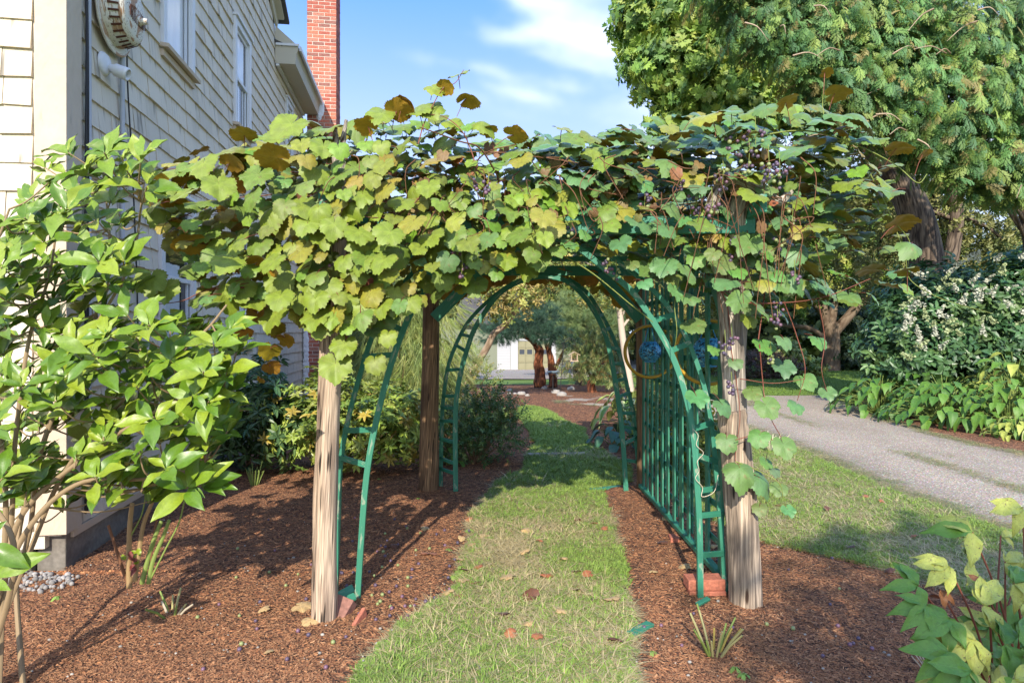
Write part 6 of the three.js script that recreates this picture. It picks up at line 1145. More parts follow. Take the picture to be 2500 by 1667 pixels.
// ---------------------------------------------------------------- trees
const mapleS = sprig(8, 0.5, 0.5, { seed: 51, star: true, tiltA: 0.35, bend: 0.3 }), leafS = sprig(10, 0.42, 0.2, { seed: 53, tiltA: 0.5, bend: 0.2 }), bigS = sprig(12, 0.55, 0.34, { seed: 55, tiltA: 0.6, bend: 0.2 });
const tree = (name, label, cat, pos, trunkPts, rad, lobes, n, geo, m, bark, o, group) => {
  const t = thing(name, label, cat, pos, group);
  limbs(t, bark, trunkPts, rad, lobes, o.seed, o);
  foliage('crown', t, geo, m, fill(lobes, n, o.seed, o.skin ?? 0.4), o);
  return t;
};
const greens = [[0.2, 0.31, 0.045], [0.15, 0.27, 0.045], [0.28, 0.37, 0.06], [0.1, 0.2, 0.035], [0.36, 0.42, 0.075]];
const darks = [[0.03, 0.07, 0.025], [0.045, 0.09, 0.03], [0.06, 0.12, 0.035], [0.09, 0.14, 0.04]];
{
  // maple leaning out over the drive: dark trunk, crown reaching left against the sky
  const b = V(9.3, 0, -14.2), R = (px, py, d) => P(px, py, d).sub(b);
  const lobes = [];
  for (const [x, y, d, a, c] of [[1600, 60, 13.5, .95, .8], [1640, -40, 13.8, 1.1, .9], [1700, 60, 13.2, 1.1, .9], [1660, 170, 13.2, .95, .75], [1590, 150, 13.6, .55, .5], [1740, 190, 13.5, 1.1, .85], [1700, 260, 13.4, .85, .5], [1800, 280, 13.6, 1.0, .6], [1830, 120, 13.8, 1.2, 1.1], [1900, 230, 14.0, 1.1, .9], [1780, -60, 14, 1.3, 1.0], [1950, 60, 14.4, 1.4, 1.2], [2050, 240, 14.6, 1.3, 1], [1640, 300, 13.5, .4, .3], [1560, 0, 13.8, .5, .4], [2150, 100, 15, 1.6, 1.4]]) { const q = R(x, y, d); lobes.push([q.x, q.y, q.z, a, c, a * 0.9]); }
  tree('maple_tree', 'tall leafy maple with a thick leaning dark trunk behind the white-flowered shrub', 'maple tree', b, [V(0.1, -0.2, 0), R(2268, 690, 14.2), R(2235, 520, 14.1), R(2180, 420, 14), R(2080, 290, 13.9), R(1900, 120, 13.9)], [0.44, 0.16], lobes.map((l) => [l[0], l[1], l[2], l[3] * 0.9, l[4] * 0.85, l[5]]), 12500, mapleS, M.leafWhite, M.bark, { seed: 61, size: [0.2, 0.34], up: 0.3, jit: 0.9, cols: greens.map((c) => c.map((v) => v * 1.25)), from: 0.55, skin: 0.36 });
}
{
  // arborvitae with hanging feathery sprays at the upper right
  const b = V(8.2, 0, -10.9), R = (px, py, d) => P(px, py, d).sub(b), lobes = [];
  for (const [x, y, d, a, c] of [[1850, 60, 10.3, .8, .7], [1800, -40, 10.4, 1.0, .6], [1960, 120, 10.2, .85, .9], [1930, 0, 10.4, 1, .8], [2080, 60, 10.2, 1.0, 1.0], [2060, 220, 10.2, .9, .9], [2170, 180, 10, .9, 1], [2200, 20, 10.2, 1.1, .9], [2180, 300, 10.1, .7, .6], [2290, 280, 9.9, .95, 1.0], [2330, 100, 10, 1, 1], [2340, 390, 10, .7, .5], [2400, 220, 9.8, .9, 1.1], [2420, 400, 9.9, .9, .8], [2480, 60, 10, 1, 1.1], [2520, 300, 9.8, 1, 1.1], [2250, 370, 10.3, .55, .3], [2090, 300, 10.2, .6, .45], [2480, 450, 10.1, .7, .4], [2040, 330, 10.5, .4, .3]]) { const q = R(x, y, d); lobes.push([q.x, q.y, q.z, a, c, a * 0.8]); }
  const t = thing('arborvitae_tree', 'large arborvitae with hanging feathery green sprays at the upper right', 'conifer tree', b);
  limbs(t, M.bark, [V(1.2, -0.2, -0.6), V(1.1, 2, -0.6), V(0.6, 4.5, -0.4), V(0.3, 7.5, 0)], [0.2, 0.1], lobes, 62, { from: 0.4, twigs: 4, limb: 0.4 });
  foliage('crown', t, frond(63, { nb: 12, spread: 0.36, subs: 3, w: 0.032, droop: 0.5 }), M.leafWhite, fill(lobes.map((l) => [l[0], l[1], l[2], l[3] * 0.84, l[4] * 0.78, l[5]]), 9500, 62, 0.42), { seed: 62, size: [0.12, 0.27], hang: 0.45, jit: 0.55, cols: [[0.11, 0.25, 0.06], [0.075, 0.2, 0.06], [0.15, 0.29, 0.06], [0.22, 0.34, 0.06], [0.085, 0.21, 0.07], [0.26, 0.35, 0.07], [0.13, 0.26, 0.06], [0.3, 0.26, 0.08]] });
  const r = rng(64), tw = []; for (let i = 0; i < 42; i++) { const l = lobes[(r() * lobes.length) | 0]; let p = V(l[0] + (r() - 0.5) * 1.4 * l[3], l[1] + (r() - 0.5) * 1.4 * l[4], l[2] + l[5] * 0.95); const e = p.clone().add(V((r() - 0.5) * 1.1, -0.5 * r() + 0.1, 0.1)); tw.push(tube(curvePts([p, p.clone().lerp(e, 0.5).add(V(0, 0.06, 0.03)), e], 6), [0.014, 0.003], 4)); }
  part('bare_twigs', merge(tw), M.barkPale, t);
}
{
  const b = V(10.4, 0, -15.6);
  tree('background_tree', 'slim leaning tree trunk with light olive leaves right of the maple trunk', 'tree', b, [V(0.2, 0, 0), V(0.0, 2.5, 0), P(2330, 470, 15.6).sub(b), V(-1.3, 6.5, 0)], [0.22, 0.1], [[-0.2, 4.6, -1, 1.8, 1.3, 1], [1.6, 4.2, -0.5, 1.6, 1.6, 1], [-1.6, 5.4, -0.5, 1.4, 1.2, 1], [0.8, 2.8, -1, 1.6, 1.2, 0.8], [2.4, 2.8, -0.6, 1.2, 1.4, 0.8], [-1.2, 3.2, -1.4, 1.0, 1.0, 0.6], [-3.6, 3.6, -2.5, 1.3, 1.2, 0.9], [-4.6, 2.8, -3, 1.2, 1.0, 0.9], [-2.8, 4.8, -2, 1.2, 1.0, 0.9]], 3900, leafS, M.leafWhite, M.bark, { seed: 65, size: [0.2, 0.34], up: 0.1, cols: [[0.2, 0.22, 0.06], [0.26, 0.27, 0.08], [0.13, 0.17, 0.05], [0.3, 0.3, 0.1]] });
}
{
  // small forked tree standing on the far lawn
  M.barkTan = M.barkPale.clone(); M.barkTan.color.setRGB(0.42, 0.4, 0.38);
  const b = V(11.75, 0, -24.2);
  tree('forked_tree', 'small forked tree with a pale thick trunk on the far lawn', 'tree', b, [V(0, -0.2, 0), V(0.02, 0.9, 0), V(0.02, 1.75, 0)], [0.36, 0.3], [], 1, leafS, M.leafWhite, M.barkTan, { seed: 66, size: [0.2, 0.3], cols: greens });
  const t = scene.children[scene.children.length - 1]; t.children.filter((c) => c.name === 'crown').forEach((c) => t.remove(c));
  const lb = []; const go = (pts, a, c) => lb.push(tube(curvePts(pts.map((p) => V(...p)), 16), [a, c], 9));
  go([[0.05, 1.3, 0], [0.9, 2.3, 0.1], [1.9, 3.8, 0.2], [2.3, 5.2, 0.2]], 0.2, 0.08); go([[-0.05, 1.4, 0], [-0.3, 2.6, 0], [-0.5, 4.2, 0.1], [-0.4, 6, 0]], 0.2, 0.06); go([[0, 1.5, 0], [0.3, 2.8, -0.2], [0.5, 4.6, -0.3], [0.4, 6.4, -0.2]], 0.18, 0.06); go([[-0.1, 1.1, 0], [-0.9, 1.55, 0.3], [-2.0, 1.7, 0.4], [-2.6, 2.1, 0.4]], 0.13, 0.04); go([[-0.2, 2.0, 0], [-1.1, 2.9, 0.2], [-1.7, 3.4, 0.3]], 0.1, 0.04); go([[1.0, 2.4, 0.1], [2.0, 2.7, 0.5], [3.1, 2.5, 0.8]], 0.07, 0.02);
  part('limbs', merge(lb), M.barkTan, t);
  foliage('crown', t, leafS, M.leafWhite, fill([[-0.6, 5.6, 0, 2.4, 1.3, 1.6], [1.6, 5.4, 0, 2.2, 1.4, 1.6], [-2.4, 4.2, 0.4, 1.7, 1.1, 1.2], [-2.6, 2.7, 0.6, 1.4, 0.7, 0.9], [3.2, 4.2, 0.3, 1.4, 1.1, 1.1], [0.4, 3.9, 0.9, 1.6, 0.8, 0.8], [-1.2, 3.2, 0.8, 0.9, 0.6, 0.6]], 3000, 67), { seed: 67, size: [0.3, 0.5], up: 0.2, cols: [...greens, [0.34, 0.34, 0.07]] });
}
shrub('barberry_shrub', 'low mounded purple-brown shrub at the edge of the far lawn', 'shrub', [7.6, 0, -20.3], [[0, 0.35, 0, 1.0, 0.42, 0.6], [-0.7, 0.3, 0, 0.6, 0.36, 0.5], [0.6, 0.25, 0.1, 0.6, 0.3, 0.5]], 620, az, M.leafWhite, { seed: 71, size: [0.2, 0.36], up: 0.2, cols: [[0.12, 0.06, 0.05], [0.09, 0.05, 0.045], [0.16, 0.09, 0.06], [0.1, 0.1, 0.05]] }, 8);
shrub('lawn_shrub', 'low yellow-green leafy shrub beside the purple-brown one on the far lawn', 'shrub', [8.9, 0, -21.4], [[0, 0.5, 0, 0.7, 0.5, 0.5], [0.5, 0.25, 0.1, 0.6, 0.3, 0.5]], 420, bigS, M.leafWhite, { seed: 72, size: [0.2, 0.3], up: 0.3, cols: [[0.22, 0.29, 0.06], [0.16, 0.24, 0.05], [0.3, 0.33, 0.09]] }, 8);
shrub('lawn_shrub', 'dark ground-hugging shrub mass right of the forked tree trunk', 'shrub', [15.2, 0, -24.6], [[0, 0.5, 0, 2.6, 0.7, 1.0], [-2, 0.45, 0.2, 1.4, 0.6, 0.8], [2.4, 0.7, 0, 2, 1.0, 1]], 1100, bigS, M.leafWhite, { seed: 73, size: [0.3, 0.46], up: 0.2, cols: darks }, 8);
shrub('lawn_shrub', 'bright green bush standing behind the hanging vine left of the purple-brown shrub', 'shrub', [6.4, 0, -22.5], [[0, 1.0, 0, 1.1, 1.0, 0.8], [-0.8, 0.7, 0.3, 0.9, 0.7, 0.7], [0.6, 1.9, 0, 0.9, 0.8, 0.7]], 800, bigS, M.leafWhite, { seed: 74, size: [0.25, 0.4], up: 0.3, cols: [[0.14, 0.22, 0.04], [0.2, 0.28, 0.05], [0.3, 0.33, 0.06]] }, 8);

// ---------------------------------------------------------------- garden beyond the arch
{
  const b = V(-1.3, 0, -13.2), R = (px, py, d) => P(px, py, d).sub(b);
  const lobes = []; for (const [x, y, d, a, c] of [[1240, 705, 12.6, .55, .4], [1210, 740, 12.5, .4, .35], [1275, 745, 12.4, .4, .22], [1190, 690, 12.7, .5, .4], [1300, 700, 12.8, .45, .3], [1250, 650, 12.8, .8, .5], [1330, 650, 13, .6, .4]]) { const q = R(x, y, d); lobes.push([q.x, q.y, q.z, a, c, a * 0.7]); }
  tree('stewartia_tree', 'small tree with golden-orange turning leaves seen through the arch', 'tree', b, [V(0.0, -0.1, 0), R(1188, 850, 13), R(1205, 815, 12.9), R(1230, 795, 12.8), R(1252, 770, 12.7), R(1258, 730, 12.6)], [0.075, 0.045], lobes, 480, leafS, M.leafWhite, M.barkPale, { seed: 81, size: [0.15, 0.26], up: 0, cols: [[0.5, 0.4, 0.12], [0.55, 0.43, 0.15], [0.3, 0.36, 0.08], [0.42, 0.42, 0.1], [0.22, 0.3, 0.06]] });
}
{
  const b = V(1.0, H(1.0, -17.6), -17.6), R = (px, py, d) => P(px, py, d).sub(b);
  const lobes = []; for (const [x, y, d, a, c] of [[1240, 800, 17.4, .7, .32], [1290, 790, 17.3, .6, .3], [1210, 820, 17.5, .55, .22], [1330, 815, 17.2, .5, .2], [1370, 825, 17.2, .45, .2], [1390, 840, 17, .3, .14], [1260, 760, 17.8, .7, .3], [1320, 770, 17.6, .6, .3]]) { const q = R(x, y, d); lobes.push([q.x, q.y, q.z, a, c, a * 0.8]); }
  const t = thing('pine_tree', 'gnarled pine with a knobbly red-brown forked trunk seen through the arch', 'pine tree', b);
  const tr = (pts, a, c, rough, s) => log(pts.map((p) => R(...p)), [a, c], 12, s, rough);
  part('trunk', merge([tr([[1318, 945, 17.6], [1317, 915, 17.6], [1314, 885, 17.6], [1317, 860, 17.6], [1310, 842, 17.55]], 0.165, 0.1, 0.22, 82), tr([[1352, 945, 17.5], [1348, 905, 17.5], [1345, 880, 17.5], [1340, 850, 17.5], [1346, 835, 17.5]], 0.13, 0.05, 0.25, 83)]), M.barkRed, t);
  part('limbs', merge([tr([[1310, 845, 17.55], [1297, 830, 17.5], [1278, 820, 17.45]], 0.085, 0.05, 0.1, 84), tr([[1312, 848, 17.55], [1308, 830, 17.5], [1298, 812, 17.45]], 0.07, 0.04, 0.1, 85), tr([[1314, 848, 17.55], [1320, 835, 17.5], [1325, 820, 17.45]], 0.06, 0.03, 0.1, 86), tr([[1340, 860, 17.5], [1333, 842, 17.45], [1330, 825, 17.4]], 0.05, 0.03, 0.1, 87), tr([[1352, 905, 17.5], [1366, 880, 17.45], [1376, 855, 17.4]], 0.06, 0.03, 0.2, 88)]), M.barkRed, t);
  foliage('crown', t, needles(46, 89, 1, 0.012, 1.2), M.leafWhite, fill(lobes, 1700, 90, 0.4), { seed: 90, size: [0.13, 0.2], up: 0.4, jit: 0.6, cols: [[0.05, 0.13, 0.08], [0.07, 0.17, 0.1], [0.04, 0.1, 0.06]] });
}
const conifer = (name, label, pos, lobes, n, cols, seed, bark, trunk, size) => { const t = thing(name, label, 'conifer', pos); limbs(t, bark, trunk.map((p) => V(...p)), [0.13, 0.06], lobes, seed, { from: 0.3, twigs: 1, limb: 0.5 }); foliage('crown', t, needles(40, seed, 1, 0.014, 1.15), M.leafWhite, fill(lobes, n, seed, 0.4), { seed, size, up: 0.1, jit: 0.8, cols }); return t; };
{
  const b = V(2.0, H(2, -15.9), -15.9), R = (px, py, d, a, c) => { const q = P(px, py, d).sub(b); return [q.x, q.y, q.z, a, c, a * 0.8]; };
  const t = thing('hemlock', 'spreading light green hemlock with an orange-brown stem right of the pine', 'conifer', b);
  const lb = [R(1440, 860, 15.7, .5, .18), R(1420, 885, 15.6, .45, .14), R(1470, 890, 15.7, .5, .2), R(1490, 850, 15.8, .5, .25), R(1400, 905, 15.4, .4, .1), R(1450, 910, 15.6, .5, .14), R(1430, 835, 15.9, .6, .2), R(1500, 920, 15.8, .45, .2), R(1395, 880, 15.5, .25, .1)];
  limbs(t, M.barkRed, [V(-0.02, -0.1, 0), V(-0.08, 0.2, 0), V(0.1, 0.5, 0), V(0.0, 1.0, 0)], [0.12, 0.06], lb, 92, { from: 0.3, twigs: 2, limb: 0.5 });
  foliage('crown', t, frond(93, { nb: 9, subs: 1, w: 0.03 }), M.leafWhite, fill(lb, 950, 92, 0.5), { seed: 92, size: [0.14, 0.26], up: -0.1, jit: 0.6, cols: [[0.13, 0.2, 0.05], [0.22, 0.26, 0.08], [0.07, 0.13, 0.04], [0.3, 0.27, 0.1]] });
  const b2 = V(2.0, H(2, -19.5), -19.5), R2 = (px, py, d, a, c) => { const q = P(px, py, d).sub(b2); return [q.x, q.y, q.z, a, c, a * 0.8]; };
  const lb2 = [R2(1420, 790, 19.2, .7, .35), R2(1460, 800, 19.2, .7, .35), R2(1390, 800, 19.3, .5, .3), R2(1440, 825, 19, .7, .25), R2(1480, 760, 19.5, .7, .5), R2(1410, 750, 19.6, .7, .4), R2(1350, 780, 19.4, .5, .3)];
  conifer('white_pine', 'soft pale green pine behind the bird feeder', b2, lb2, 1500, [[0.24, 0.32, 0.12], [0.18, 0.27, 0.1], [0.3, 0.36, 0.14], [0.12, 0.2, 0.08]], 94, M.bark, [[0, -0.1, 0], [0.1, 1, 0], [0, 2.6, 0]], [0.2, 0.3]);
}
tree('pale_tree', 'slender tree with a bare pale trunk beside the rear right post', 'tree', [2.45, 0, -13.6], [P(1546, 1000, 13.6).sub(V(2.45, 0, -13.6)), P(1532, 900, 13.6).sub(V(2.45, 0, -13.6)), P(1520, 820, 13.6).sub(V(2.45, 0, -13.6)), P(1512, 750, 13.6).sub(V(2.45, 0, -13.6)), P(1500, 660, 13.6).sub(V(2.45, 0, -13.6))], [0.085, 0.05], [[-0.5, 2.3, 0, 0.7, 0.35, 0.5], [0.2, 2.5, 0.1, 0.8, 0.45, 0.5], [-1.0, 2.9, 0, 0.8, 0.4, 0.5], [0.9, 2.2, 0, 0.6, 0.5, 0.5]], 560, leafS, M.leafWhite, mat({ color: lin(0.5, 0.42, 0.34) }), { seed: 95, size: [0.15, 0.25], up: 0, cols: [[0.3, 0.34, 0.06], [0.4, 0.36, 0.1], [0.2, 0.26, 0.05], [0.5, 0.38, 0.12]], twigs: 2 });
tree('garden_tree', 'round green tree behind the pine, over the garage roof', 'tree', [3.6, H(3.6, -27), -27], [V(0, -0.2, 0), V(0.1, 1.5, 0), V(0, 3.4, 0)], [0.2, 0.1], [[-0.6, 3.5, 0, 1.6, 1.0, 1.2], [1.4, 3.6, 0, 1.7, 1.0, 1.2], [0.3, 4.6, 0, 2.0, 1.2, 1.3], [2.6, 4.4, 0, 1.4, 1.2, 1.2], [-2.2, 4.2, 0, 1.6, 1.4, 1.2], [0.6, 2.8, 0.3, 1.3, 0.55, 0.8]], 3000, leafS, M.leafWhite, M.bark, { seed: 96, size: [0.25, 0.42], up: 0.1, cols: [[0.12, 0.19, 0.03], [0.2, 0.26, 0.05], [0.06, 0.12, 0.03], [0.35, 0.34, 0.08]] });
tree('garden_tree', 'green tree left of the garage beyond the weeping conifer', 'tree', [-4.6, H(-4, -22), -22], [V(0, -0.2, 0), V(0.1, 1.5, 0), V(0, 3.4, 0)], [0.2, 0.1], [[0, 2.6, 0, 1.7, 1.6, 1.3], [1.3, 3.6, 0, 1.6, 1.4, 1.2], [-1.4, 3.8, 0, 1.8, 1.6, 1.3], [0.5, 1.4, 0.4, 1.5, 1.2, 1]], 2400, leafS, M.leafWhite, M.bark, { seed: 97, size: [0.25, 0.42], up: 0.1, cols: darks.concat(greens.slice(0, 2)) });

// far woods that read as one mass
{
  const lobes = [], r = rng(98);
  for (let i = 0; i < 44; i++) { const x = 5 + 38 * r(), z = -30 - 16 * r(); lobes.push([x, 1.2 + 6.0 * r(), z, 2.2 + 1.6 * r(), 1.5 + 1.6 * r(), 2]); }
  for (let i = 0; i < 22; i++) lobes.push([8 + i * 1.6, 1.0 + 0.7 * r(), -28.5 - 2.5 * r(), 1.6, 1.3, 1.2]);
  for (let i = 0; i < 30; i++) { const x = -22 + 32 * r(), z = -58 - 10 * r(); lobes.push([x, 2.2 + 7 * r(), z, 3 + 2 * r(), 2.4 + 2 * r(), 2.5]); }
  for (let i = 0; i < 12; i++) lobes.push([-9.5 + 1.2 * r() - i * 0.3, 1 + 4 * r(), -22 - 2 * i, 2, 1.8, 2]);
  const pts = fill(lobes, 26000, 99, 0.35), g = thing('woodland', 'dense mixed wood closing off the view behind the garden', 'woodland', [0, 0, 0]);
  g.userData.kind = 'stuff';
  foliage('foliage', g, bigS, M.leafWhite, pts, { seed: 99, size: [0.5, 0.85], up: 0.3, jit: 0.9, cols: [[0.04, 0.085, 0.025], [0.06, 0.11, 0.03], [0.1, 0.15, 0.04], [0.16, 0.2, 0.05], [0.24, 0.26, 0.08]] });
}
// the tree that shades the right half of the garden, standing behind the photographer
{
  const b = V(3.2, 0, 6.5), lobes = [], r = rng(111);
  for (let i = 0; i < 22; i++) { const x = 0.05 + 4.65 * r(), hi = lerp(6.2, 5.5, smooth(0.6, 2.2, x)), y = lerp(4.7, hi, r()); if (x > 0.4 && x < 1.8 && y < 5.6) continue; lobes.push([x - b.x + 0.3, y, -0.9 + 1.6 * r(), 0.65 + 0.3 * r(), 0.42 + 0.25 * r(), 0.7]); }
  tree('shade_tree', 'broad leafy tree behind the photographer shading the right of the garden', 'tree', b, [V(0, -0.2, 0), V(0.1, 2.4, 0), V(0.2, 4.6, 0)], [0.24, 0.14], lobes, 720, mapleS, M.leafWhite, M.bark, { seed: 112, size: [0.3, 0.42], up: 0.2, cols: greens });
}

// ---------------------------------------------------------------- garage at the end of the drive
{
  const gz = -49, gy = H(1.5, gz), t = thing('garage', 'pale garage with a cream sectional door at the end of the gravel drive', 'garage', [2.0, gy, gz]);
  const X = (px) => ((px - CX) / FOC) * 49 - 2.0, x0 = X(1265), x1 = X(1340), W = x1 - x0, Hh = 2.14;
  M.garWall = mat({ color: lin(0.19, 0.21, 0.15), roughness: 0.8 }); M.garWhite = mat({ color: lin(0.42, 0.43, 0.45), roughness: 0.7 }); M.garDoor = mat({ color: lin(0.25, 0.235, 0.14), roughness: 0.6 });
  part('wall', merge([at(box(5.2, 3.6, 0.15), x0 - 0.55 - 2.6, 1.8, -0.1), at(box(W + 1.1, 1.2, 0.15), (x0 + x1) / 2, 2.14 + 0.75, -0.1), at(box(2.6, 3.6, 0.15), x1 + 0.55 + 1.3, 1.8, -0.1), at(box(10, 3.6, 0.15), -0.6, 1.8, -6)]), M.garWall, t);
  for (const s of [x0 - 0.28, x1 + 0.28]) part('jamb_board', at(box(0.54, 2.6, 0.06, 0.01), s, 1.3, 0.02), M.garWhite, t);
  for (let i = 0; i < 14; i++) part('clapboard', at(box(1.0, 0.2, 0.03, 0.004), x0 - 0.55 - 0.52, 0.1 + i * 0.205, 0.0, 0.05), M.garWhite, t);
  part('head_board', at(box(W, 0.16, 0.06, 0.01), (x0 + x1) / 2, 2.24, 0.02), M.garWhite, t);
  const door = sub('door', t);
  for (let r0 = 0; r0 < 4; r0++) for (let c = 0; c < 4; c++) {
    const w = W / 4, x = x0 + w * (c + 0.5), y = Hh / 4 * (r0 + 0.5);
    if (r0 === 2) { part('frame', merge([at(box(w - 0.02, 0.09, 0.05), x, y + 0.22, -0.03), at(box(w - 0.02, 0.09, 0.05), x, y - 0.22, -0.03), at(box(0.09, 0.35, 0.05), x - w / 2 + 0.055, y, -0.03), at(box(0.09, 0.35, 0.05), x + w / 2 - 0.055, y, -0.03)]), M.garDoor, door); part('pane', at(box(w - 0.2, 0.35, 0.01), x, y, -0.04), mat({ color: lin(0.06, 0.07, 0.09), roughness: 0.1 }), door); }
    else { part('panel', at(box(w - 0.012, Hh / 4 - 0.02, 0.05, 0.012), x, y, -0.03), M.garDoor, door); part('panel_field', at(box(w - 0.2, Hh / 4 - 0.2, 0.02, 0.008), x, y, 0.0), M.garDoor, door); }
  }
  part('roof', merge([between(V(-6, 3.45, 0.7), V(-6, 6, -3), 0.12, 0.12, V(1, 0, 0)), (() => { const g = box(11.5, 0.12, 4.6, 0.02); g.rotateX(0.6); g.translate(-0.4, 4.7, -1.3); return g; })(), (() => { const g = box(11.5, 0.12, 4.6, 0.02); g.rotateX(-0.6); g.translate(-0.4, 4.7, -5.0); return g; })()]), M.roof, t);
}
// ---------------------------------------------------------------- feeders and stones beyond the arch
{
  const d = 14.6, b = P(1366, 967, d), t = thing('shepherds_hook', 'black double shepherd\'s hook pole standing in the rear mulch bed', 'garden hook', [b.x, H(b.x, b.z), b.z]), L = (px, py) => P(px, py, d).sub(t.position);
  part('pole', tube([L(1366, 970), L(1372, 900), L(1376, 850)], 0.008, 6), M.iron, t);
  part('hook', tube(curvePts([L(1376, 852), L(1378, 835), L(1388, 826), L(1400, 828), L(1405, 838), L(1401, 846)], 24), 0.006, 6), M.iron, t);
  part('hook', tube(curvePts([L(1376, 852), L(1374, 840), L(1366, 829), L(1356, 830), L(1351, 838)], 24), 0.006, 6), M.iron, t);
  const f = P(1402, 872, d), h = thing('bird_feeder', 'small wooden house-shaped bird feeder hanging from the hook pole', 'bird feeder', f);
  M.cedar = mat({ color: lin(0.42, 0.32, 0.22), roughness: 0.8 });
  part('tray', at(box(0.19, 0.025, 0.13, 0.003), 0, -0.085, 0), M.cedar, h);
  for (const s of [-1, 1]) { part('post', at(box(0.022, 0.13, 0.1, 0.002), s * 0.065, -0.008, 0), M.cedar, h); const g = box(0.16, 0.014, 0.15, 0.002); g.rotateZ(-s * 0.5); g.translate(s * 0.062, 0.085, 0); part('roof_board', g, M.cedar, h); }
  part('hanger', tube([V(0, 0.12, 0), V(0, 0.17, 0)], 0.003, 5), M.iron, h);
  const p2 = P(1350, 961, 15), q = thing('tray_feeder', 'flat blue-grey tray feeder on a thin pole beside the pine trunk', 'bird feeder', [p2.x, H(p2.x, p2.z), p2.z]);
  part('pole', at(new THREE.CylinderGeometry(0.01, 0.012, 0.52, 8), 0, 0.24, 0), M.iron, q);
  part('tray', at(new THREE.CylinderGeometry(0.13, 0.11, 0.035, 20), 0, 0.5, 0), mat({ color: lin(0.08, 0.13, 0.17), roughness: 0.5 }), q);
  part('rim', at(new THREE.TorusGeometry(0.13, 0.012, 6, 24), 0, 0.52, 0, Math.PI / 2), mat({ color: lin(0.16, 0.22, 0.26), roughness: 0.5 }), q);
}
const rock = (x, y, z, s, sy, sz, seed) => { const g = new THREE.IcosahedronGeometry(1, 3), p = g.attributes.position; for (let i = 0; i < p.count; i++) { const a = p.getX(i), b = p.getY(i), c = p.getZ(i), k = 0.75 + 0.5 * fbm(a * 1.3 + seed, b * 1.3 + c * 0.7, 3, 0, 0, seed); p.setXYZ(i, a * k * s, b * k * sy, c * k * sz); } g.computeVertexNormals(); return g; };
M.stone = mat({ map: dataTex(128, 128, (u, v) => { const f = fbm(u * 8, v * 8, 4, 8, 8, 6); return mix3([0.5, 0.48, 0.46], [0.72, 0.7, 0.67], f); }), roughness: 0.95 });
[[1245, 951, .14, 'small pale stone lying on the mulch left of the pine trunk'], [1228, 962, .1, 'small stone at the left end of the stone row beyond the arch'], [1242, 963, .1, 'rounded stone second from the left in the row beyond the arch'], [1257, 963, .1, 'tan stone in the row beyond the arch, left of the blue-grey one'], [1273, 964, .17, 'blue-grey stone, largest of the row left of the pine'], [1288, 967, .1, 'small stone right of the blue-grey one in the row'], [1358, 962, .2, 'pale stone at the foot of the tray feeder pole'], [1372, 967, .19, 'pale rounded stone at the foot of the hook pole'], [1395, 947, .2, 'flat tan stone right of the pine trunk'], [1330, 941, .18, 'grey stone leaning on the pine trunk base']].forEach(([px, py, s, label], i) => { const p = (() => { const d = (EYE * FOC) / (py - HY); return V(((px - CX) / FOC) * d, 0, -d); })(); solo('stone', rock(0, 0, 0, s * 0.55, s * 0.42, s * 0.45, 900 + i), M.stone, label, 'stone', [p.x, H(p.x, p.z) + s * 0.12, p.z]); });
solo('edging_plank', between(V(0.18, 0.035, -7.42), V(0.86, 0.03, -7.5), 0.09, 0.03, V(0, 1, 0.1), 0.004), M.postGrey, 'grey weathered plank laid across the grass path', 'plank');
solo('small_plank', between(V(0.7, 0.02, -5.85), V(0.98, 0.025, -5.95), 0.05, 0.02, V(0, 1, 0), 0.003), M.green, 'teal strip lying on the ground at the foot of the rear right arch leg', 'wood scrap');
{
  // gravel spilled at the house corner
  const r = rng(921), g = rock(0, 0, 0, 1, 0.7, 0.85, 5), list = [];
  for (let i = 0; i < 420; i++) { const x = -3.15 + 0.75 * r(), z = -3.5 - 0.34 * r(), e = ((x + 2.8) / 0.34) ** 2 + ((z + 3.68) / 0.15) ** 2; if (e > 0.9 + 0.4 * r()) continue; const s = 0.008 + 0.012 * r() * r(), k = 0.6 + 0.7 * r(); list.push({ m: new THREE.Matrix4().compose(V(x, H(x, z) + 0.018 + 0.012 * r(), z), new THREE.Quaternion().setFromEuler(new THREE.Euler(r() * 6, r() * 6, 0)), V(s, s, s)), c: [0.3 * k, 0.28 * k, 0.26 * k] }); }
  const im = inst('gravel', new THREE.IcosahedronGeometry(1, 1), mat({ color: 0xffffff }), list, scene, true, { label: 'grey gravel spilled on the mulch at the house corner', category: 'gravel' });
}
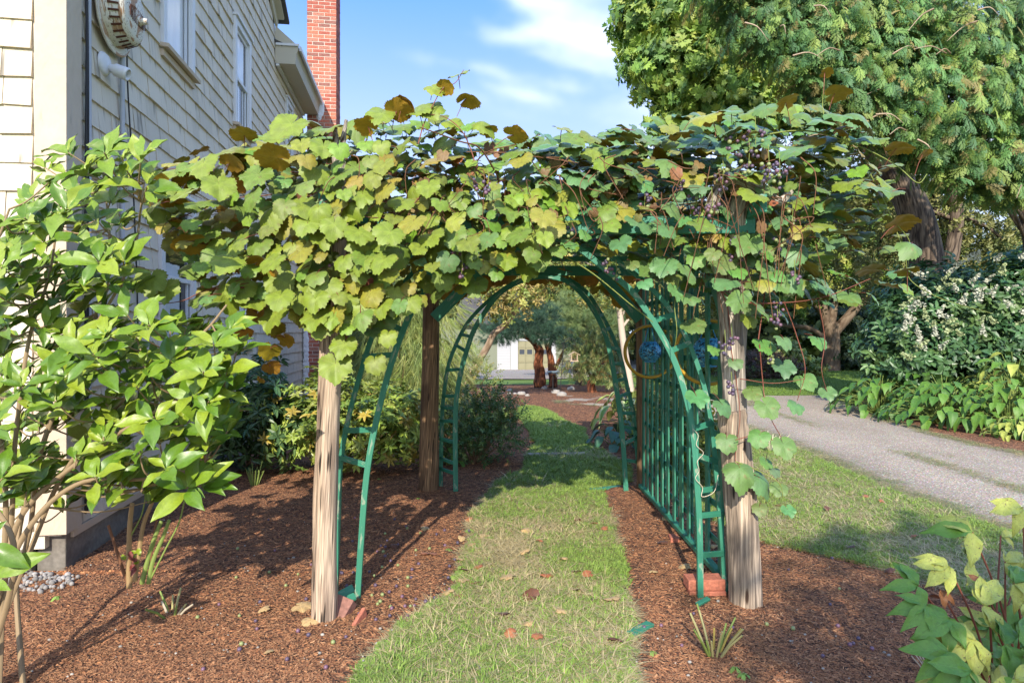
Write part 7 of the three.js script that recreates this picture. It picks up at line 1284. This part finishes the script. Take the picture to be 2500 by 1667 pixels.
{
  // fallen leaves, one by one
  const r = rng(931), gs = [0, 1, 2, 3].map((i) => { const g = grapeLeaf(935 + i, 0.5, 24); g.rotateX(-Math.PI / 2); return g; });
  const tones = [[leafMat(leafTex([206, 176, 124], [190, 160, 110], { n: 30, a: 0.3, r: 8, c: [[150, 110, 70]] }, 'palm', 51, 256, 128)), 'tan'], [leafMat(leafTex([176, 112, 74], [164, 104, 70], null, 'palm', 52, 256, 128)), 'orange-brown'], [leafMat(leafTex([110, 72, 52], [120, 80, 60], null, 'palm', 53, 256, 128)), 'dark brown']];
  const drop = (x, z, tone, s, where, single) => { const y = H(x, z) + (where === 'grass path' || where === 'lawn' ? 0.046 : 0.032), [m, nm] = tones[tone]; const label = single ?? `dry ${nm} leaf lying on the ${where}`; const o = solo('fallen_leaf', gs[(r() * 4) | 0], m, label, 'fallen leaf', [x, y, z], single ? undefined : `${nm} leaves fallen on the ${where}`); o.scale.setScalar(s); o.rotation.set((r() - 0.5) * 0.7, r() * 6.28, (r() - 0.5) * 0.7); };
  for (const [px, py, tone, s, w, single] of [[1168, 1340, 0, .055, 'grass path', 'large tan leaf lying in the middle of the grass path'], [1207, 1230, 0, .045, 'grass path'], [1205, 1283, 0, .035, 'grass path'], [1298, 1298, 0, .035, 'grass path'], [1323, 1330, 0, .04, 'grass path'], [1250, 1336, 1, .035, 'grass path'], [1262, 1337, 1, .03, 'grass path'], [1352, 1336, 1, .035, 'grass path'], [1328, 1206, 1, .035, 'grass path'], [1365, 1214, 1, .03, 'grass path'], [1390, 1226, 1, .03, 'grass path'], [1240, 1255, 1, .03, 'grass path'], [1222, 1388, 2, .05, 'grass path'], [1155, 1428, 2, .04, 'grass path'], [1325, 1372, 0, .04, 'grass path'], [1175, 1475, 1, .035, 'grass path'], [1405, 1395, 0, .05, 'grass path'], [1415, 1490, 2, .04, 'grass path'], [1290, 1425, 0, .03, 'grass path'], [1235, 1480, 1, .03, 'grass path'], [1215, 1450, 0, .032, 'grass path'],
    [985, 1282, 1, .06, 'left mulch bed', 'large orange-brown curled leaf on the left mulch bed'], [1060, 1295, 0, .045, 'left mulch bed'], [1072, 1320, 1, .05, 'left mulch bed'], [1095, 1312, 1, .04, 'left mulch bed'], [1062, 1345, 0, .045, 'left mulch bed'], [1095, 1270, 0, .04, 'left mulch bed'], [1110, 1240, 0, .045, 'left mulch bed'], [1030, 1372, 0, .035, 'left mulch bed'], [1055, 1380, 1, .035, 'left mulch bed'], [975, 1220, 0, .045, 'left mulch bed'], [690, 1407, 0, .06, 'left mulch bed', 'broad tan leaf lying left of the front left post'], [712, 1445, 0, .045, 'left mulch bed'], [608, 1410, 0, .035, 'left mulch bed'], [1060, 1245, 0, .03, 'left mulch bed'], [905, 1260, 2, .03, 'left mulch bed'], [1090, 1350, 1, .04, 'left mulch bed'], [1085, 1260, 0, .03, 'left mulch bed'], [620, 1512, 0, .025, 'left mulch bed'], [1075, 1200, 1, .035, 'left mulch bed'],
    [1500, 1325, 0, .03, 'right mulch bed'], [1640, 1262, 0, .03, 'right mulch bed'], [1575, 1310, 0, .05, 'right mulch bed', 'tan leaf on the right mulch bed beside the path edge'], [1530, 1200, 0, .03, 'right mulch bed'], [1500, 1165, 1, .04, 'right mulch bed'], [1520, 1255, 2, .04, 'right mulch bed'], [1550, 1170, 0, .03, 'right mulch bed'], [2130, 1388, 1, .055, 'lawn', 'brown curled leaf at the edge of the lawn near the peony'], [2060, 1362, 1, .035, 'lawn'], [2045, 1325, 2, .035, 'lawn'], [2080, 1330, 2, .035, 'lawn'], [1990, 1150, 1, .03, 'lawn'], [1900, 1180, 2, .03, 'lawn'], [2100, 1243, 1, .03, 'lawn'], [2025, 1160, 1, .03, 'lawn'], [1955, 1270, 2, .03, 'lawn']]) { const p = gnd(px, py); drop(p.x, p.z, tone, s * 1.15, w, single); }
  // fallen grapes
  const sph = new THREE.SphereGeometry(1, 10, 8);
  const gp = (tone, where, x, z, y) => { const nm = tone === 3 ? 'green' : 'purple', o = solo('fallen_grape', sph, M.grapes[tone], `small ${nm} grape lying on the ${where}`, 'grape', [x, y, z], `${nm} grapes fallen on the ${where}`); o.scale.setScalar(0.008 + 0.003 * r()); };
  let n = 0;
  for (let k = 0; k < 4000 && n < 96; k++) { const px = 420 + 680 * r(), py = 1180 + 380 * Math.pow(r(), 0.8), dens = Math.max(0, 1 - Math.hypot((px - 900) / 330, (py - 1330) / 170)) + 0.08; if (r() > dens) continue; const p = gnd(px, py), d = -p.z; if (inPath(p.x, d) || inHouse(p.x, d)) continue; gp(r() < 0.3 ? 3 : (r() * 3) | 0, 'left mulch bed', p.x, p.z, p.y + clod(p.x, p.z, 0.2) + 0.008); n++; }
  n = 0; for (let k = 0; k < 3000 && n < 24; k++) { const px = 1460 + 560 * r(), py = 1230 + 310 * r(); const p = gnd(px, py), d = -p.z; if (inPath(p.x, d) || inLawn(p.x, d)) continue; gp(r() < 0.15 ? 3 : (r() * 3) | 0, 'right mulch bed', p.x, p.z, p.y + clod(p.x, p.z, 0.2) + 0.008); n++; }
  // low weeds in the path
  const ros = ovalLeaf(941, 0.34, { arch: 0.4, fold: 0.2, wave: 0.05, base: 0.9, nx: 2, ny: 4 }), W = [];
  const weed = (x, z, n, s) => { const y = H(x, z) + 0.028, a0 = r() * 6; for (let i = 0; i < n; i++) { const a = a0 + (i * 6.283) / n + 0.4 * r(), k = 0.8 + 0.4 * r(); W.push({ m: placed(qFrom(V(Math.cos(a) * 0.2, 1, Math.sin(a) * 0.2), V(Math.cos(a), 0.35 + 0.5 * r(), Math.sin(a))), V(x, y, z), s * (0.7 + 0.5 * r())), c: [0.25 * k, 0.4 * k, 0.07 * k] }); } };
  for (let i = 0; i < 330; i++) { const d = 2.4 + 2.6 * r() * r() + 0.3 * r(), e = r(), x = e < 0.42 ? pathL(d) + 0.28 * r() * r() : e < 0.75 ? pathR(d) - 0.3 * r() * r() : lerp(pathL(d), pathR(d), r()); weed(x, -d, 4 + ((r() * 4) | 0), 0.055 + 0.055 * r()); }
  for (let i = 0; i < 46; i++) { const p = gnd(1720 + 430 * r(), 1100 + 290 * r()); if (inLawn(p.x, -p.z)) weed(p.x, p.z, 6, 0.05 + 0.03 * r()); }
  for (const [px, py] of [[130, 1380], [870, 1105], [1085, 1240], [1030, 1270], [1500, 1510], [1710, 1560], [1690, 1545], [960, 1150], [745, 1130]]) { const p = gnd(px, py); weed(p.x, p.z, 5, 0.05); }
  inst('weeds', ros, M.leafWhite, W, scene, true, { label: 'low broad-leaved weeds and clover growing in the grass', category: 'weeds' });
  // grit scattered on the mulch
  const G = []; for (let i = 0; i < 260; i++) { const px = 60 + 2000 * r(), py = 1180 + 400 * r(), p = gnd(px, py); if (inPath(p.x, -p.z) || inLawn(p.x, -p.z) || inHouse(p.x, -p.z)) continue; const s = 0.002 + 0.006 * r() * r(), k = 0.6 + 0.6 * r(); G.push({ m: new THREE.Matrix4().compose(V(p.x, p.y + clod(p.x, p.z, 0.2) + 0.004, p.z), new THREE.Quaternion(), V(s * 1.4, s, s)), c: [0.36 * k, 0.34 * k, 0.3 * k] }); }
  inst('grit', new THREE.IcosahedronGeometry(1, 1), mat({ color: 0xffffff }), G, scene, true, { label: 'pale grit and bits of stone scattered over the mulch', category: 'grit' });
}

renderer.render(scene, camera);
